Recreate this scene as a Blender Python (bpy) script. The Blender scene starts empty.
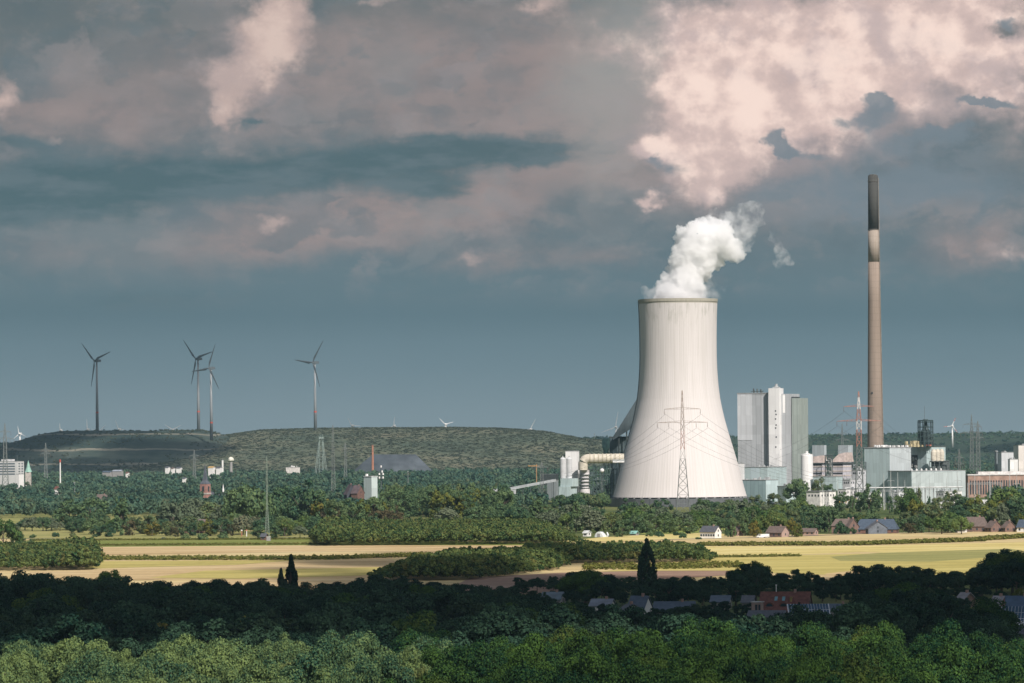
import bpy, bmesh, math, random
import numpy as np
from mathutils import Vector, noise as mnoise

S = bpy.context.scene
COL = S.collection
R = math.radians
PI = math.pi

# ------------------------------------------------------------------ camera
F, CAMZ, HX, HY, ROLL = 4000.0, 60.0, 512.0, 440.0, R(0.5)
cam_data = bpy.data.cameras.new('camera')
cam = bpy.data.objects.new('camera', cam_data)
COL.objects.link(cam)
cam.location = (0, 0, CAMZ)
cam.rotation_euler = (R(90), ROLL, 0)
cam_data.sensor_width = 36.0
cam_data.lens = F * 36.0 / 1024.0
cam_data.shift_y = (HY - 341.5) / 1024.0
cam_data.clip_start = 1.0
cam_data.clip_end = 60000.0
S.camera = cam

# ------------------------------------------------------------------ colour management
S.view_settings.view_transform = 'Standard'
S.view_settings.look = 'None'
S.view_settings.exposure = 0.16
S.view_settings.gamma = 1.0
S.view_settings.use_curve_mapping = False
S.cycles.volume_bounces = 24
S.cycles.max_bounces = 28
S.cycles.diffuse_bounces = 3
S.cycles.transparent_max_bounces = 8
S.cycles.use_denoising = True
S.cycles.sample_clamp_indirect = 4.0

# ------------------------------------------------------------------ sun
SUN_EL, SUN_AZ = R(41), R(27)          # elevation; azimuth to the right of straight behind the camera
sun_vec = Vector((math.sin(SUN_AZ) * math.cos(SUN_EL), -math.cos(SUN_AZ) * math.cos(SUN_EL), math.sin(SUN_EL)))
sl = bpy.data.lights.new('sun', 'SUN')
sl.energy = 5.0
sl.angle = R(0.5)
sl.color = (1.0, 0.92, 0.86)
so = bpy.data.objects.new('sun', sl)
so.rotation_euler = sun_vec.to_track_quat('Z', 'Y').to_euler()
COL.objects.link(so)


# ------------------------------------------------------------------ shader maths helper
class NT:
    """writes node maths as plain expressions"""
    def __init__(self, tree):
        self.t = tree

    def node(self, kind, **kw):
        n = self.t.nodes.new(kind)
        for k, v in kw.items():
            setattr(n, k, v)
        return n

    def put(self, sock, v):
        if isinstance(v, E):
            self.t.links.new(v.s, sock)
        elif isinstance(v, bpy.types.NodeSocket):
            self.t.links.new(v, sock)
        else:
            sock.default_value = v

    def m(self, op, a, b=None, c=None):
        n = self.node('ShaderNodeMath', operation=op)
        for i, v in enumerate((a, b, c)):
            if v is not None:
                self.put(n.inputs[i], v)
        return E(self, n.outputs[0])

    def xyz(self, x, y, z):
        n = self.node('ShaderNodeCombineXYZ')
        for i, v in enumerate((x, y, z)):
            self.put(n.inputs[i], v)
        return n.outputs[0]

    def sep(self, v):
        n = self.node('ShaderNodeSeparateXYZ')
        self.put(n.inputs[0], v)
        return [E(self, o) for o in n.outputs]

    def noise(self, vec, scale=1.0, detail=4.0, rough=0.5, dim='3D', lac=2.0):
        n = self.node('ShaderNodeTexNoise', noise_dimensions=dim)
        self.put(n.inputs['Vector'], vec)
        n.inputs['Scale'].default_value = scale
        n.inputs['Detail'].default_value = detail
        n.inputs['Roughness'].default_value = rough
        n.inputs['Lacunarity'].default_value = lac
        return E(self, n.outputs[0])

    def step(self, v, a, b):
        n = self.node('ShaderNodeMapRange', interpolation_type='SMOOTHSTEP')
        self.put(n.inputs[0], v)
        n.inputs[1].default_value = a
        n.inputs[2].default_value = b
        return E(self, n.outputs[0])

    def lin(self, v, a, b, c=0.0, d=1.0):
        n = self.node('ShaderNodeMapRange')
        self.put(n.inputs[0], v)
        for i, q in enumerate((a, b, c, d)):
            n.inputs[i + 1].default_value = q
        return E(self, n.outputs[0])

    def mix(self, f, a, b):
        n = self.node('ShaderNodeMix', data_type='RGBA')
        self.put(n.inputs[0], f)
        for i, v in ((6, a), (7, b)):
            if isinstance(v, tuple) and len(v) == 3:
                v = (*v, 1)
            self.put(n.inputs[i], v)
        return n.outputs[2]

    def ramp(self, v, stops):
        n = self.node('ShaderNodeValToRGB')
        self.put(n.inputs[0], v)
        e = n.color_ramp.elements
        while len(e) < len(stops):
            e.new(0.5)
        for q, (p, c) in zip(e, stops):
            q.position = p
            q.color = (*c, 1)
        return n.outputs[0]


class E:
    def __init__(self, nt, s):
        self.nt, self.s = nt, s
    def __add__(a, b): return a.nt.m('ADD', a, b)
    __radd__ = __add__
    def __sub__(a, b): return a.nt.m('SUBTRACT', a, b)
    def __rsub__(a, b): return a.nt.m('SUBTRACT', b, a)
    def __mul__(a, b): return a.nt.m('MULTIPLY', a, b)
    __rmul__ = __mul__
    def __truediv__(a, b): return a.nt.m('DIVIDE', a, b)


def srgb(r, g, b):
    f = lambda v: v / 12.92 if v <= 0.04045 else ((v + 0.055) / 1.055) ** 2.4
    return tuple(f(x / 255.0) for x in (r, g, b))


# ------------------------------------------------------------------ sky
W = bpy.data.worlds.new('World')
S.world = W
W.use_nodes = True


def make_sky():
    t = W.node_tree
    t.nodes.clear()
    n = NT(t)
    tc = n.node('ShaderNodeTexCoord')
    x, y, z = n.sep(tc.outputs['Generated'])
    az = n.m('ARCTAN2', x, y)
    el = n.m('ARCSINE', z)
    cr, sr = math.cos(ROLL), math.sin(ROLL)
    a0, e0 = az * 40.0, el * 40.0            # a hundredth of a radian is 0.4 of a unit
    u = a0 * cr - e0 * sr + 5.12
    v = 4.4 - (e0 * cr + a0 * sr)
    P = n.xyz(u, v, 0.0)
    # turbulence that warps all the cloud masses
    Pw = n.xyz(u * 0.8, v * 1.1, 3.7)
    w1 = n.noise(Pw, 1.5, 6, 0.6) - 0.5
    w2 = n.noise(n.xyz(u * 0.8, v * 1.1, 11.3), 1.5, 6, 0.6) - 0.5
    f1 = n.noise(n.xyz(u, v, 21.0), 5.0, 6, 0.62) - 0.5
    f2 = n.noise(n.xyz(u, v, 27.0), 5.0, 6, 0.62) - 0.5
    def warped(k, q):
        return u + w1 * k + f1 * q, v + w2 * k + f2 * q
    big = warped(0.62, 0.24)
    soft = warped(0.7, 0.05)
    streak = (u + w1 * 1.1, v + w2 * 0.34 + f2 * 0.10)

    def blobs(co, rows):
        tot = None
        for (cx, cy, sx, sy, rot, wt) in rows:
            c, s = math.cos(R(rot)), math.sin(R(rot))
            dx, dy = co[0] - cx / 100.0, co[1] - cy / 100.0
            p = (dx * c + dy * s) * (100.0 / sx)
            q = (dy * c - dx * s) * (100.0 / sy)
            g = n.m('EXPONENT', (p * p + q * q) * -1.0) * wt
            tot = g if tot is None else tot + g
        return tot

    vv = n.lin(v, -1.0, 4.6)
    def pos(py):
        return (py / 100.0 + 1.0) / 5.6
    base = n.ramp(vv, [(pos(-100), srgb(104, 110, 113)), (pos(40), srgb(104, 111, 113)), (pos(130), srgb(108, 114, 118)),
                       (pos(220), srgb(103, 115, 121)), (pos(285), srgb(92, 113, 121)), (pos(315), srgb(88, 111, 120)),
                       (pos(370), srgb(106, 126, 134)), (pos(410), srgb(120, 137, 144)), (pos(440), srgb(125, 141, 148))])
    # broad soft light and dark in the overcast
    cl = n.noise(n.xyz(u * 0.55, v * 1.25, 5.0), 1.0, 7, 0.55)
    up = n.step(v, 3.15, 2.4)
    mv = blobs(soft, [(330, 90, 190, 90, 0, .75), (270, 235, 130, 38, -6, .9), (470, 205, 110, 34, -8, .75), (60, 110, 110, 50, 0, .5), (110, 50, 130, 60, 0, .25),
                      (540, 90, 120, 90, 0, .55), (640, 150, 70, 60, 0, .5), (985, 250, 60, 26, 0, .8), (600, 255, 60, 18, 0, .45), (700, 120, 160, 120, 0, .5),
                      (30, 265, 80, 30, 0, .35), (500, 262, 60, 12, 0, .5), (900, 180, 120, 60, 0, .25)])
    mask = n.step(mv + (cl - 0.5) * 1.5, 0.15, 1.0) * up
    col = n.mix(mask, base, srgb(146, 133, 131))
    mask2 = n.step((cl - 0.5) * 1.6 + blobs(soft, [(120, 60, 150, 55, 0, .6), (20, 20, 80, 40, 0, .7), (230, 55, 40, 60, 0, .3), (560, 230, 60, 40, 0, .5), (840, 205, 130, 40, 0, .9),
                      (600, 205, 50, 30, 0, .6), (850, 290, 200, 30, 0, .4), (1000, 190, 60, 40, 0, .7), (900, 150, 90, 26, 0, .7)]), 0.3, 1.15) * up
    col = n.mix(mask2 * 0.85, col, n.mix(n.step(u, 5.6, 7.2), srgb(86, 101, 106), srgb(116, 129, 138)))
    # lighter lumps inside the grey
    lump = n.noise(n.xyz(u * 0.9, v * 1.3, 15.0), 2.6, 8, 0.58)
    col = n.mix(n.step(lump, 0.5, 0.75) * up * 0.35, col, srgb(160, 146, 142))
    col = n.mix(n.step(lump, 0.5, 0.28) * up * 0.3, col, srgb(84, 100, 108))
    # layered soft banks: each with one crisp side that fades away on the other
    for (sx_, sy_, off, lo_, hi_, colr, am) in ((.75, 1.25, 60.0, .50, .57, srgb(150, 141, 140), .50), (.8, 1.5, 71.0, .52, .58, srgb(88, 106, 114), .55), (1.3, 2.2, 83.0, .53, .60, srgb(146, 140, 141), .40),
                                               (1.5, 2.4, 95.0, .53, .60, srgb(92, 110, 118), .40), (.5, .9, 104.0, .50, .58, srgb(128, 132, 134), .45)):
        q1 = n.noise(n.xyz(u * sx_ + w1 * 0.9, v * sy_ + w2 * 0.7, off), 1.0, 8, 0.55)
        q2 = n.noise(n.xyz(u * sx_ * .8, v * sy_ * .8 + .35, off + 3.0), .9, 2, 0.5)
        col = n.mix(n.step(q1, lo_, hi_) * n.step(q2, .36, .66) * up * am, col, colr)
    glow = blobs(soft, [(610, 90, 70, 130, 0, .8), (660, 40, 50, 60, 0, .4)])
    col = n.mix(n.step(glow, 0.1, 1.0) * 0.75, col, srgb(156, 154, 151))
    veil = blobs(soft, [(770, 150, 110, 45, -10, .9), (900, 110, 110, 40, 0, .8), (640, 120, 60, 60, 0, .5), (250, 70, 60, 70, -25, .6)])
    col = n.mix(n.step(veil + (lump - .5) * 1.2, .15, 1.1) * .75, col, srgb(160, 149, 150))
    # bright sunlit cumulus
    cu = blobs(big, [(720, 45, 75, 60, 0, .8), (800, 60, 90, 55, 0, .85), (900, 45, 100, 60, 0, .95), (990, 40, 80, 60, 0, .8), (700, 110, 55, 40, 0, .85),
                     (760, 120, 60, 38, 0, .8), (690, 160, 50, 26, 0, .7), (720, 185, 50, 18, -15, .6), (840, 120, 50, 26, 0, .5), (650, 150, 22, 10, 0, .55), (648, 203, 12, 9, -20, .8),
                     (275, 20, 34, 32, 0, .75), (265, 58, 44, 30, -30, .8), (235, 95, 26, 30, 25, .7), (224, 118, 12, 14, 0, .5), (545, 5, 28, 14, 0, .6),
                     (380, 0, 24, 8, 0, .5), (6, 100, 18, 26, 0, .65), (45, 143, 22, 7, 10, .5), (277, 217, 22, 10, 0, .65), (475, 260, 16, 7, 0, .4),
                     (1010, 255, 26, 18, 0, .5), (985, 130, 70, 40, 0, .25), (600, 40, 45, 25, 0, .35)])
    hole = blobs(big, [(790, 85, 26, 14, 20, .45), (690, 140, 14, 9, 0, .3), (870, 110, 30, 10, 0, .5), (995, 30, 26, 12, 0, .8), (760, 30, 30, 10, 0, .25), (940, 95, 30, 12, 0, .2)])
    nn = n.noise(n.xyz(u, v * 1.15, 40.0), 2.2, 9, 0.6)
    nn2 = n.noise(n.xyz(u + 0.11, v * 1.15 - 0.09, 40.0), 2.2, 9, 0.6)
    field = cu - hole + (nn - 0.5) * 0.9
    bright = n.step(field, 0.20, 0.82)
    m1 = n.noise(n.xyz(u, v * 1.15, 44.0), 1.3, 5, 0.5)
    m2 = n.noise(n.xyz(u + 0.2, v * 1.15 - 0.16, 44.0), 1.3, 5, 0.5)
    relief = n.step((nn - nn2) * 0.9 + (m1 - m2) * 2.2 + (field - 0.6) * 0.5, -0.25, 0.75)
    ccol = n.mix(relief, srgb(198, 176, 171), srgb(240, 212, 201))
    lav = n.noise(n.xyz(u + w1 * .5, v * 1.1 + w2 * .5, 52.0), 1.7, 6, 0.55)
    ccol = n.mix(n.step(lav, .48, .64) * .5, ccol, srgb(190, 173, 173))
    left = n.step(u, 6.2, 5.2)
    ccol = n.mix(n.step((nn - nn2) * 1.6 + (m1 - m2) * 2.2 + (field - .75) * .4, -.05, .65) * .7, ccol, srgb(253, 228, 215))
    ccol = n.mix(left * 0.5, ccol, srgb(170, 150, 142))
    col = n.mix(bright * 0.95, col, ccol)
    # long dark bank and small dark scuds
    dk = blobs(streak, [(110, 180, 160, 30, -3, .95), (60, 195, 100, 30, 0, .6), (330, 168, 170, 24, -5, 1.0), (470, 152, 90, 15, -3, .85), (440, 188, 46, 16, 0, .9), (520, 160, 36, 8, 0, .6), (425, 140, 40, 10, 0, .5), (60, 215, 80, 22, 0, .5), (20, 145, 30, 9, 10, .7),
                        (257, 122, 12, 4, 0, .8), (310, 123, 40, 2.5, 0, .6), (130, 300, 200, 14, 0, .5), (535, 152, 40, 12, 0, .55), (640, 175, 40, 16, 0, .5), (520, 40, 30, 12, 0, .3)])
    sn = n.noise(n.xyz(u * 0.7, v * 2.6, 33.0), 1.6, 8, 0.62)
    dkm = n.step(dk + (cl - 0.5) * 0.8 + (sn - 0.5) * 1.7, 0.20, 1.05)
    dcol = n.mix(n.step(sn, .4, .62), srgb(70, 96, 103), srgb(90, 109, 116))
    col = n.mix(dkm * 0.9, col, dcol)
    sc = blobs(big, [(980, 107, 32, 9, 0, 1.0), (778, 140, 17, 10, 20, .85), (790, 152, 10, 9, 0, .5), (880, 98, 22, 10, 0, .8), (655, 165, 24, 9, 10, .6), (935, 140, 60, 12, 0, .6),
                     (870, 120, 50, 14, -8, .7), (1005, 20, 16, 14, 0, .7), (815, 150, 18, 8, 0, .4), (895, 190, 140, 42, 0, .75)])
    scm = n.step(sc + (nn - 0.5) * 0.8, 0.36, 0.72)
    col = n.mix(scm * 0.85, col, srgb(114, 127, 136))
    # far overhead the cover breaks: real sky between the clouds
    skyt = n.node('ShaderNodeTexSky', sky_type='NISHITA')
    skyt.sun_disc = False
    skyt.sun_elevation = SUN_EL
    skyt.sun_rotation = PI - SUN_AZ
    b1 = n.node('ShaderNodeBackground')
    t.links.new(skyt.outputs[0], b1.inputs[0])
    b1.inputs[1].default_value = 0.10
    b2 = n.node('ShaderNodeBackground')
    n.put(b2.inputs[0], col)
    b2.inputs[1].default_value = 0.97
    gap = n.step(el, 0.2, 0.7) * 0.55
    mx = n.node('ShaderNodeMixShader')
    n.put(mx.inputs[0], gap)
    t.links.new(b2.outputs[0], mx.inputs[1])
    t.links.new(b1.outputs[0], mx.inputs[2])
    out = n.node('ShaderNodeOutputWorld')
    t.links.new(mx.outputs[0], out.inputs[0])


make_sky()
W.cycles.sampling_method = 'MANUAL'
W.cycles.sample_map_resolution = 512


# ------------------------------------------------------------------ from the photograph's angles to places
def plane(px, py):
    a, b = px - HX, HY - py
    # the principal point sits at (HX, HY); the camera is rolled by ROLL
    return a * math.cos(ROLL) + b * math.sin(ROLL), -a * math.sin(ROLL) + b * math.cos(ROLL)


def at(px, py, Y):
    x, z = plane(px, py)
    return Vector((x * Y / F, Y, CAMZ + z * Y / F))


def gy(px, py):
    """distance at which the flat ground is seen there"""
    x, z = plane(px, py)
    return -CAMZ * F / z


def gp(px, py, z=0.0):
    Y = gy(px, py)
    v = at(px, py, Y)
    v.z = z
    return v


# ------------------------------------------------------------------ materials
def new_mat(name):
    m = bpy.data.materials.new(name)
    m.use_nodes = True
    t = m.node_tree
    t.nodes.clear()
    n = NT(t)
    out = n.node('ShaderNodeOutputMaterial')
    return m, n, out


def bsdf(n, out, col, rough=0.8, metal=0.0, spec=0.3, bump=None, bd=0.2):
    b = n.node('ShaderNodeBsdfPrincipled')
    n.put(b.inputs['Base Color'], (*col, 1) if isinstance(col, tuple) else col)
    b.inputs['Roughness'].default_value = rough
    b.inputs['Metallic'].default_value = metal
    b.inputs['Specular IOR Level'].default_value = spec
    if bump is not None:
        bp = n.node('ShaderNodeBump')
        bp.inputs['Strength'].default_value = 0.6
        bp.inputs['Distance'].default_value = bd
        n.put(bp.inputs['Height'], bump)
        n.t.links.new(bp.outputs[0], b.inputs['Normal'])
    n.t.links.new(b.outputs[0], out.inputs[0])
    return b


_plain = {}


def plain(r, g, b, rough=0.7, metal=0.0, var=0.25, scale=0.3, name=None):
    """paint, stone or sheet with blotches and grime of its own"""
    key = (r, g, b, rough, metal, var, scale)
    if key in _plain:
        return _plain[key]
    m, n, out = new_mat(name or 'painted surface')
    tc = n.node('ShaderNodeTexCoord')
    o = tc.outputs['Object']
    k = n.noise(o, scale, 6, 0.6)
    c = n.mix(n.step(k, 0.3, 0.7), tuple(v * (1 - var) for v in (r, g, b)), tuple(min(1, v * (1 + var * .6)) for v in (r, g, b)))
    bsdf(n, out, c, rough, metal)
    _plain[key] = m
    return m


def cladding(r, g, b, pitch=3.0, dark=0.75, rough=0.55, streak=0.18):
    """ribbed metal wall sheets with joints and rain streaks"""
    m, n, out = new_mat('metal cladding')
    tc = n.node('ShaderNodeTexCoord')
    o = tc.outputs['Object']
    x, y, z = n.sep(o)
    s = (x + y) / pitch
    fr = n.m('FRACT', s)
    joint = n.m('LESS_THAN', fr, 0.09)
    panel = n.noise(n.xyz(n.m('FLOOR', s), 0.0, n.m('FLOOR', z / 9.0)), 1.7, 0)
    st = n.noise(n.xyz(x * 0.7, y * 0.7, z * 0.05), 1.0, 5, 0.6)
    base = n.mix(n.step(panel, 0.3, 0.7), (r * 0.9, g * 0.9, b * 0.9), (r * 1.06, g * 1.06, b * 1.06))
    base = n.mix(n.step(st, 0.35, 0.75) * streak * 2, base, (r * 0.72, g * 0.7, b * 0.68))
    base = n.mix(joint * (1 - dark), base, (r * .25, g * .25, b * .28))
    bsdf(n, out, base, rough, 0.0, 0.3)
    return m


def leaves(col_a, col_b, attr=None, trans=0.25, warm=(0.13, 0.115, 0.03)):
    big, fine = (0.35, 1.6) if attr else (7.0, 45.0)
    m, n, out = new_mat('leaves')
    if attr:
        a = n.node('ShaderNodeAttribute', attribute_name=attr)
        r = E(n, a.outputs['Fac'])
    else:
        oi = n.node('ShaderNodeObjectInfo')
        r = E(n, oi.outputs['Random'])
    tc = n.node('ShaderNodeTexCoord')
    k = n.noise(tc.outputs['Object'], big, 3, 0.5)
    k2 = n.noise(tc.outputs['Object'], fine, 1, 0.5)
    f = n.m('MINIMUM', n.m('MAXIMUM', r * 0.6 + (k - 0.5) * 1.3 + (k2 - 0.5) * 2.2 + 0.2, 0.0), 1.0)
    c = n.mix(f, col_a, col_b)
    c = n.mix(n.step(n.m('FRACT', r * 7.31), 0.72, 1.0) * n.step(k, 0.35, 0.65) * 0.6, c, warm)
    d = n.node('ShaderNodeBsdfDiffuse')
    n.put(d.inputs[0], c)
    tr = n.node('ShaderNodeBsdfTranslucent')
    n.put(tr.inputs[0], c)
    mx = n.node('ShaderNodeMixShader')
    mx.inputs[0].default_value = trans
    n.t.links.new(d.outputs[0], mx.inputs[1])
    n.t.links.new(tr.outputs[0], mx.inputs[2])
    n.t.links.new(mx.outputs[0], out.inputs[0])
    return m


def field_mat(cols, scale=0.02, row=0.0, rowdir=0.0):
    m, n, out = new_mat('field surface')
    g = n.node('ShaderNodeNewGeometry')
    x, y, z = n.sep(g.outputs['Position'])
    c_, s_ = math.cos(rowdir), math.sin(rowdir)
    a = x * c_ + y * s_
    q = y * c_ - x * s_
    k1 = n.noise(n.xyz(a * 0.35, q * 1.0, 0.0), scale, 6, 0.62)
    k2 = n.noise(g.outputs['Position'], scale * 12, 4, 0.65)
    f = n.m('MINIMUM', n.m('MAXIMUM', (k1 - 0.5) * 1.8 + (k2 - 0.5) * 0.8 + 0.5, 0.0), 1.0)
    c = n.ramp(f, [(0.15, cols[0]), (0.5, cols[1]), (0.85, cols[2])])
    if row:
        w = n.m('SINE', q * (2 * PI / row))
        c = n.mix(n.step(w, 0.1, 0.95) * n.step(k1, .25, .6) * 0.30, c, tuple(v * 0.55 for v in cols[1]))
    bsdf(n, out, c, 0.95, 0, 0.1, k2, 0.3)
    return m


# ------------------------------------------------------------------ mesh building
class MB:
    def __init__(self):
        self.v, self.f, self.mi = [], [], []
        self.cut = []

    def add(self, vs, fs, mi=0):
        o = len(self.v)
        self.cut.append((o, len(self.f)))
        self.v.extend([tuple(p) for p in vs])
        self.f.extend([tuple(i + o for i in f) for f in fs])
        self.mi.extend([mi] * len(fs))
        return self

    def box(self, x0, y0, z0, x1, y1, z1, mi=0):
        vs = [(x0, y0, z0), (x1, y0, z0), (x1, y1, z0), (x0, y1, z0), (x0, y0, z1), (x1, y0, z1), (x1, y1, z1), (x0, y1, z1)]
        return self.add(vs, [(0, 3, 2, 1), (4, 5, 6, 7), (0, 1, 5, 4), (1, 2, 6, 5), (2, 3, 7, 6), (3, 0, 4, 7)], mi)

    def rings(self, rings, mi=0, cap0=True, cap1=True):
        n = len(rings[0])
        vs = [p for r in rings for p in r]
        fs = []
        for i in range(len(rings) - 1):
            for k in range(n):
                a, b = i * n + k, i * n + (k + 1) % n
                fs.append((a, b, b + n, a + n))
        if cap0:
            fs.append(tuple(range(n))[::-1])
        if cap1:
            fs.append(tuple((len(rings) - 1) * n + k for k in range(n)))
        return self.add(vs, fs, mi)

    def lathe(self, prof, n=24, c=(0, 0), mi=0, cap0=True, cap1=True):
        rs = [[(c[0] + r * math.cos(2 * PI * k / n), c[1] + r * math.sin(2 * PI * k / n), z) for k in range(n)] for r, z in prof]
        return self.rings(rs, mi, cap0, cap1)

    def tube(self, pts, r, n=6, mi=0):
        pts = [Vector(p) for p in pts]
        rr = r if isinstance(r, (list, tuple)) else [r] * len(pts)
        rs = []
        for i, p in enumerate(pts):
            d = (pts[min(i + 1, len(pts) - 1)] - pts[max(i - 1, 0)]).normalized()
            a = Vector((0, 0, 1)) if abs(d.z) < 0.9 else Vector((1, 0, 0))
            s = d.cross(a).normalized()
            t = s.cross(d)
            rs.append([p + (s * math.cos(2 * PI * k / n) + t * math.sin(2 * PI * k / n)) * rr[i] for k in range(n)])
        return self.rings(rs, mi)

    def bar(self, a, b, r, mi=0):
        return self.tube([a, b], r, 4, mi)

    def prism(self, poly, h0, h1, mi=0):
        """poly: (x, y) outline, extruded in z"""
        return self.rings([[(x, y, h0) for x, y in poly], [(x, y, h1) for x, y in poly]], mi)

    def extrude_y(self, poly, y0, y1, mi=0):
        """poly: (x, z) outline, extruded along y"""
        return self.rings([[(x, y0, z) for x, z in poly], [(x, y1, z) for x, z in poly]], mi)

    def extrude_x(self, poly, x0, x1, mi=0):
        return self.rings([[(x0, y, z) for y, z in poly], [(x1, y, z) for y, z in poly]], mi)

    def mesh(self, name, mats, smooth=False):
        me = bpy.data.meshes.new(name)
        me.from_pydata(self.v, [], self.f)
        for m in mats if isinstance(mats, (list, tuple)) else [mats]:
            me.materials.append(m)
        me.polygons.foreach_set('material_index', self.mi)
        if smooth:
            me.polygons.foreach_set('use_smooth', [True] * len(me.polygons))
        bm = bmesh.new()
        bm.from_mesh(me)
        bmesh.ops.recalc_face_normals(bm, faces=bm.faces)
        bm.to_mesh(me)
        bm.free()
        me.update()
        return me


def link(name, me, parent=None, loc=(0, 0, 0), rz=0.0):
    o = bpy.data.objects.new(name, me)
    o.location = loc
    o.rotation_euler = (0, 0, rz)
    COL.objects.link(o)
    if parent:
        o.parent = parent
    return o


def part(name, mb, mats, parent, label=None, smooth=False):
    o = link(name, mb.mesh(name, mats, smooth), parent)
    if label:
        o['label'] = label
    return o


def each(name, mb, mats, parent, per=1, label=None, smooth=False):
    """every shape collected in mb (or every PER shapes) becomes a part of its own"""
    ends = mb.cut[1:] + [(len(mb.v), len(mb.f))]
    res = []
    for i in range(0, len(mb.cut), per):
        v0, f0 = mb.cut[i]
        v1, f1 = ends[min(i + per, len(mb.cut)) - 1]
        q = MB()
        q.v = mb.v[v0:v1]
        q.f = [tuple(k - v0 for k in f) for f in mb.f[f0:f1]]
        q.mi = mb.mi[f0:f1]
        res.append(part(name, q, mats, parent, label, smooth))
    return res


def tag(o, label, cat, group=None):
    o['label'] = label
    o['category'] = cat
    if group:
        o['group'] = group
    return o


def thing(name, label, cat, loc=(0, 0, 0), rz=0.0, group=None):
    return tag(link(name, None, None, loc, rz), label, cat, group)


def structure(name, mb, mats, smooth=False):
    o = link(name, mb.mesh(name, mats, smooth))
    o['kind'] = 'structure'
    return o


def stuff(o, label=None):
    o['kind'] = 'stuff'
    if label:
        o['label'] = label
    return o


def kids(o):
    return list(o.children)


def dup(o, loc, rz=0.0, label=None, group=None, sc=None):
    c = o.copy()
    COL.objects.link(c)
    c.location = loc
    c.rotation_euler = (0, 0, rz)
    if sc is not None:
        c.scale = sc if isinstance(sc, (tuple, list)) else (sc,) * 3
    if label:
        c['label'] = label
    if group:
        c['group'] = group
    for ch in kids(o):
        d = ch.copy()
        COL.objects.link(d)
        d.parent = c
        for g in kids(ch):
            e = g.copy()
            COL.objects.link(e)
            e.parent = d
    return c


# ------------------------------------------------------------------ the ground
def make_ground():
    m, n, out = new_mat('grassland')
    g = n.node('ShaderNodeNewGeometry')
    k1 = n.noise(g.outputs['Position'], 0.004, 6, 0.6)
    k2 = n.noise(g.outputs['Position'], 0.08, 5, 0.65)
    c = n.ramp(n.m('MINIMUM', n.m('MAXIMUM', (k1 - 0.5) * 2 + (k2 - .5) + 0.5, 0.0), 1.0),
               [(0.1, (0.035, 0.06, 0.022)), (0.45, (0.085, 0.115, 0.035)), (0.8, (0.16, 0.16, 0.06))])
    bsdf(n, out, c, 0.95, 0, 0.1, k2, 0.4)
    mb = MB()
    xs = np.linspace(-4200, 4200, 15)
    ys = np.concatenate([np.linspace(-600, 4000, 12), np.linspace(5000, 14000, 10)])
    vs = [(x, y, 0) for y in ys for x in xs]
    nx = len(xs)
    mb.add(vs, [(j * nx + i, j * nx + i + 1, (j + 1) * nx + i + 1, (j + 1) * nx + i) for j in range(len(ys) - 1) for i in range(nx - 1)])
    structure('ground', mb, m)


make_ground()

TAN = [(0.37, 0.26, 0.13), (0.52, 0.385, 0.20), (0.60, 0.48, 0.28)]
STUB = [(0.42, 0.31, 0.15), (0.56, 0.44, 0.22), (0.62, 0.52, 0.28)]
GOLD = [(0.46, 0.37, 0.13), (0.60, 0.50, 0.20), (0.66, 0.58, 0.28)]
PALE = [(0.32, 0.275, 0.085), (0.46, 0.39, 0.13), (0.55, 0.475, 0.18)]
GREEN = [(0.10, 0.14, 0.03), (0.18, 0.21, 0.05), (0.26, 0.26, 0.08)]
MEAD = [(0.17, 0.19, 0.06), (0.26, 0.26, 0.09), (0.34, 0.31, 0.13)]
SOIL = [(0.22, 0.14, 0.10), (0.30, 0.20, 0.145), (0.36, 0.26, 0.19)]
GREYG = [(0.20, 0.21, 0.08), (0.29, 0.28, 0.10), (0.38, 0.34, 0.14)]
_fm = {}


def fmat(key, cols, row=0.0, rd=0.0):
    if key not in _fm:
        _fm[key] = field_mat(cols, 0.02, row, rd)
    return _fm[key]


def field(name, label, pts, cols, layer, row=38.0, rd=0.10):
    """a field's corners as the photograph shows them, laid on the ground"""
    mb = MB()
    n = len(pts)
    fine = []
    for i in range(n):
        a, b = Vector(pts[i]), Vector(pts[(i + 1) % n])
        for k in range(8):
            p = a.lerp(b, k / 8.0)
            fine.append(p)
    vs = [gp(p.x, p.y, 0.02 + 0.03 * layer) for p in fine]
    mb.add(vs, [tuple(range(len(vs)))])
    o = structure(name, mb, fmat((cols[1], row, rd), cols, row, rd))
    o['label'] = label
    return o


field('field', 'tan stubble fields between the woods', [(-60, 537), (330, 537), (560, 543), (720, 536), (1090, 529), (1090, 576), (860, 581), (600, 590), (300, 592), (-60, 592)], STUB, 0)
field('meadow', 'pale meadow strip behind the bushes', [(-40, 513.5), (170, 515), (240, 520), (240, 530), (-40, 527)], MEAD, 0, 0)
field('meadow', 'green meadow with bushes at left', [(-40, 526.5), (330, 529), (330, 541), (-40, 539)], GREYG, 1)
field('field', 'green crop strip behind the stubble', [(20, 540.5), (325, 538), (560, 543.5), (500, 546.5), (330, 545.2), (20, 548)], GREEN, 2, 3)
field('field', 'bare tan stubble strip across the left', [(-30, 548), (330, 545.3), (560, 545.5), (480, 552), (330, 552), (95, 555), (-30, 556)], TAN, 3)
field('field', 'pale yellow green strip', [(85, 561.5), (240, 560.5), (300, 560), (235, 565), (150, 567), (85, 569)], PALE, 3)
field('field', 'tan field crossing at left', [(30, 572), (150, 568), (240, 565), (390, 557), (395, 562), (380, 570), (240, 572), (150, 580), (30, 583)], TAN, 4)
field('field', 'pale green crop wedge', [(150, 578), (205, 571), (400, 567), (440, 567), (360, 576), (240, 579)], PALE, 5, 3)
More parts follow.
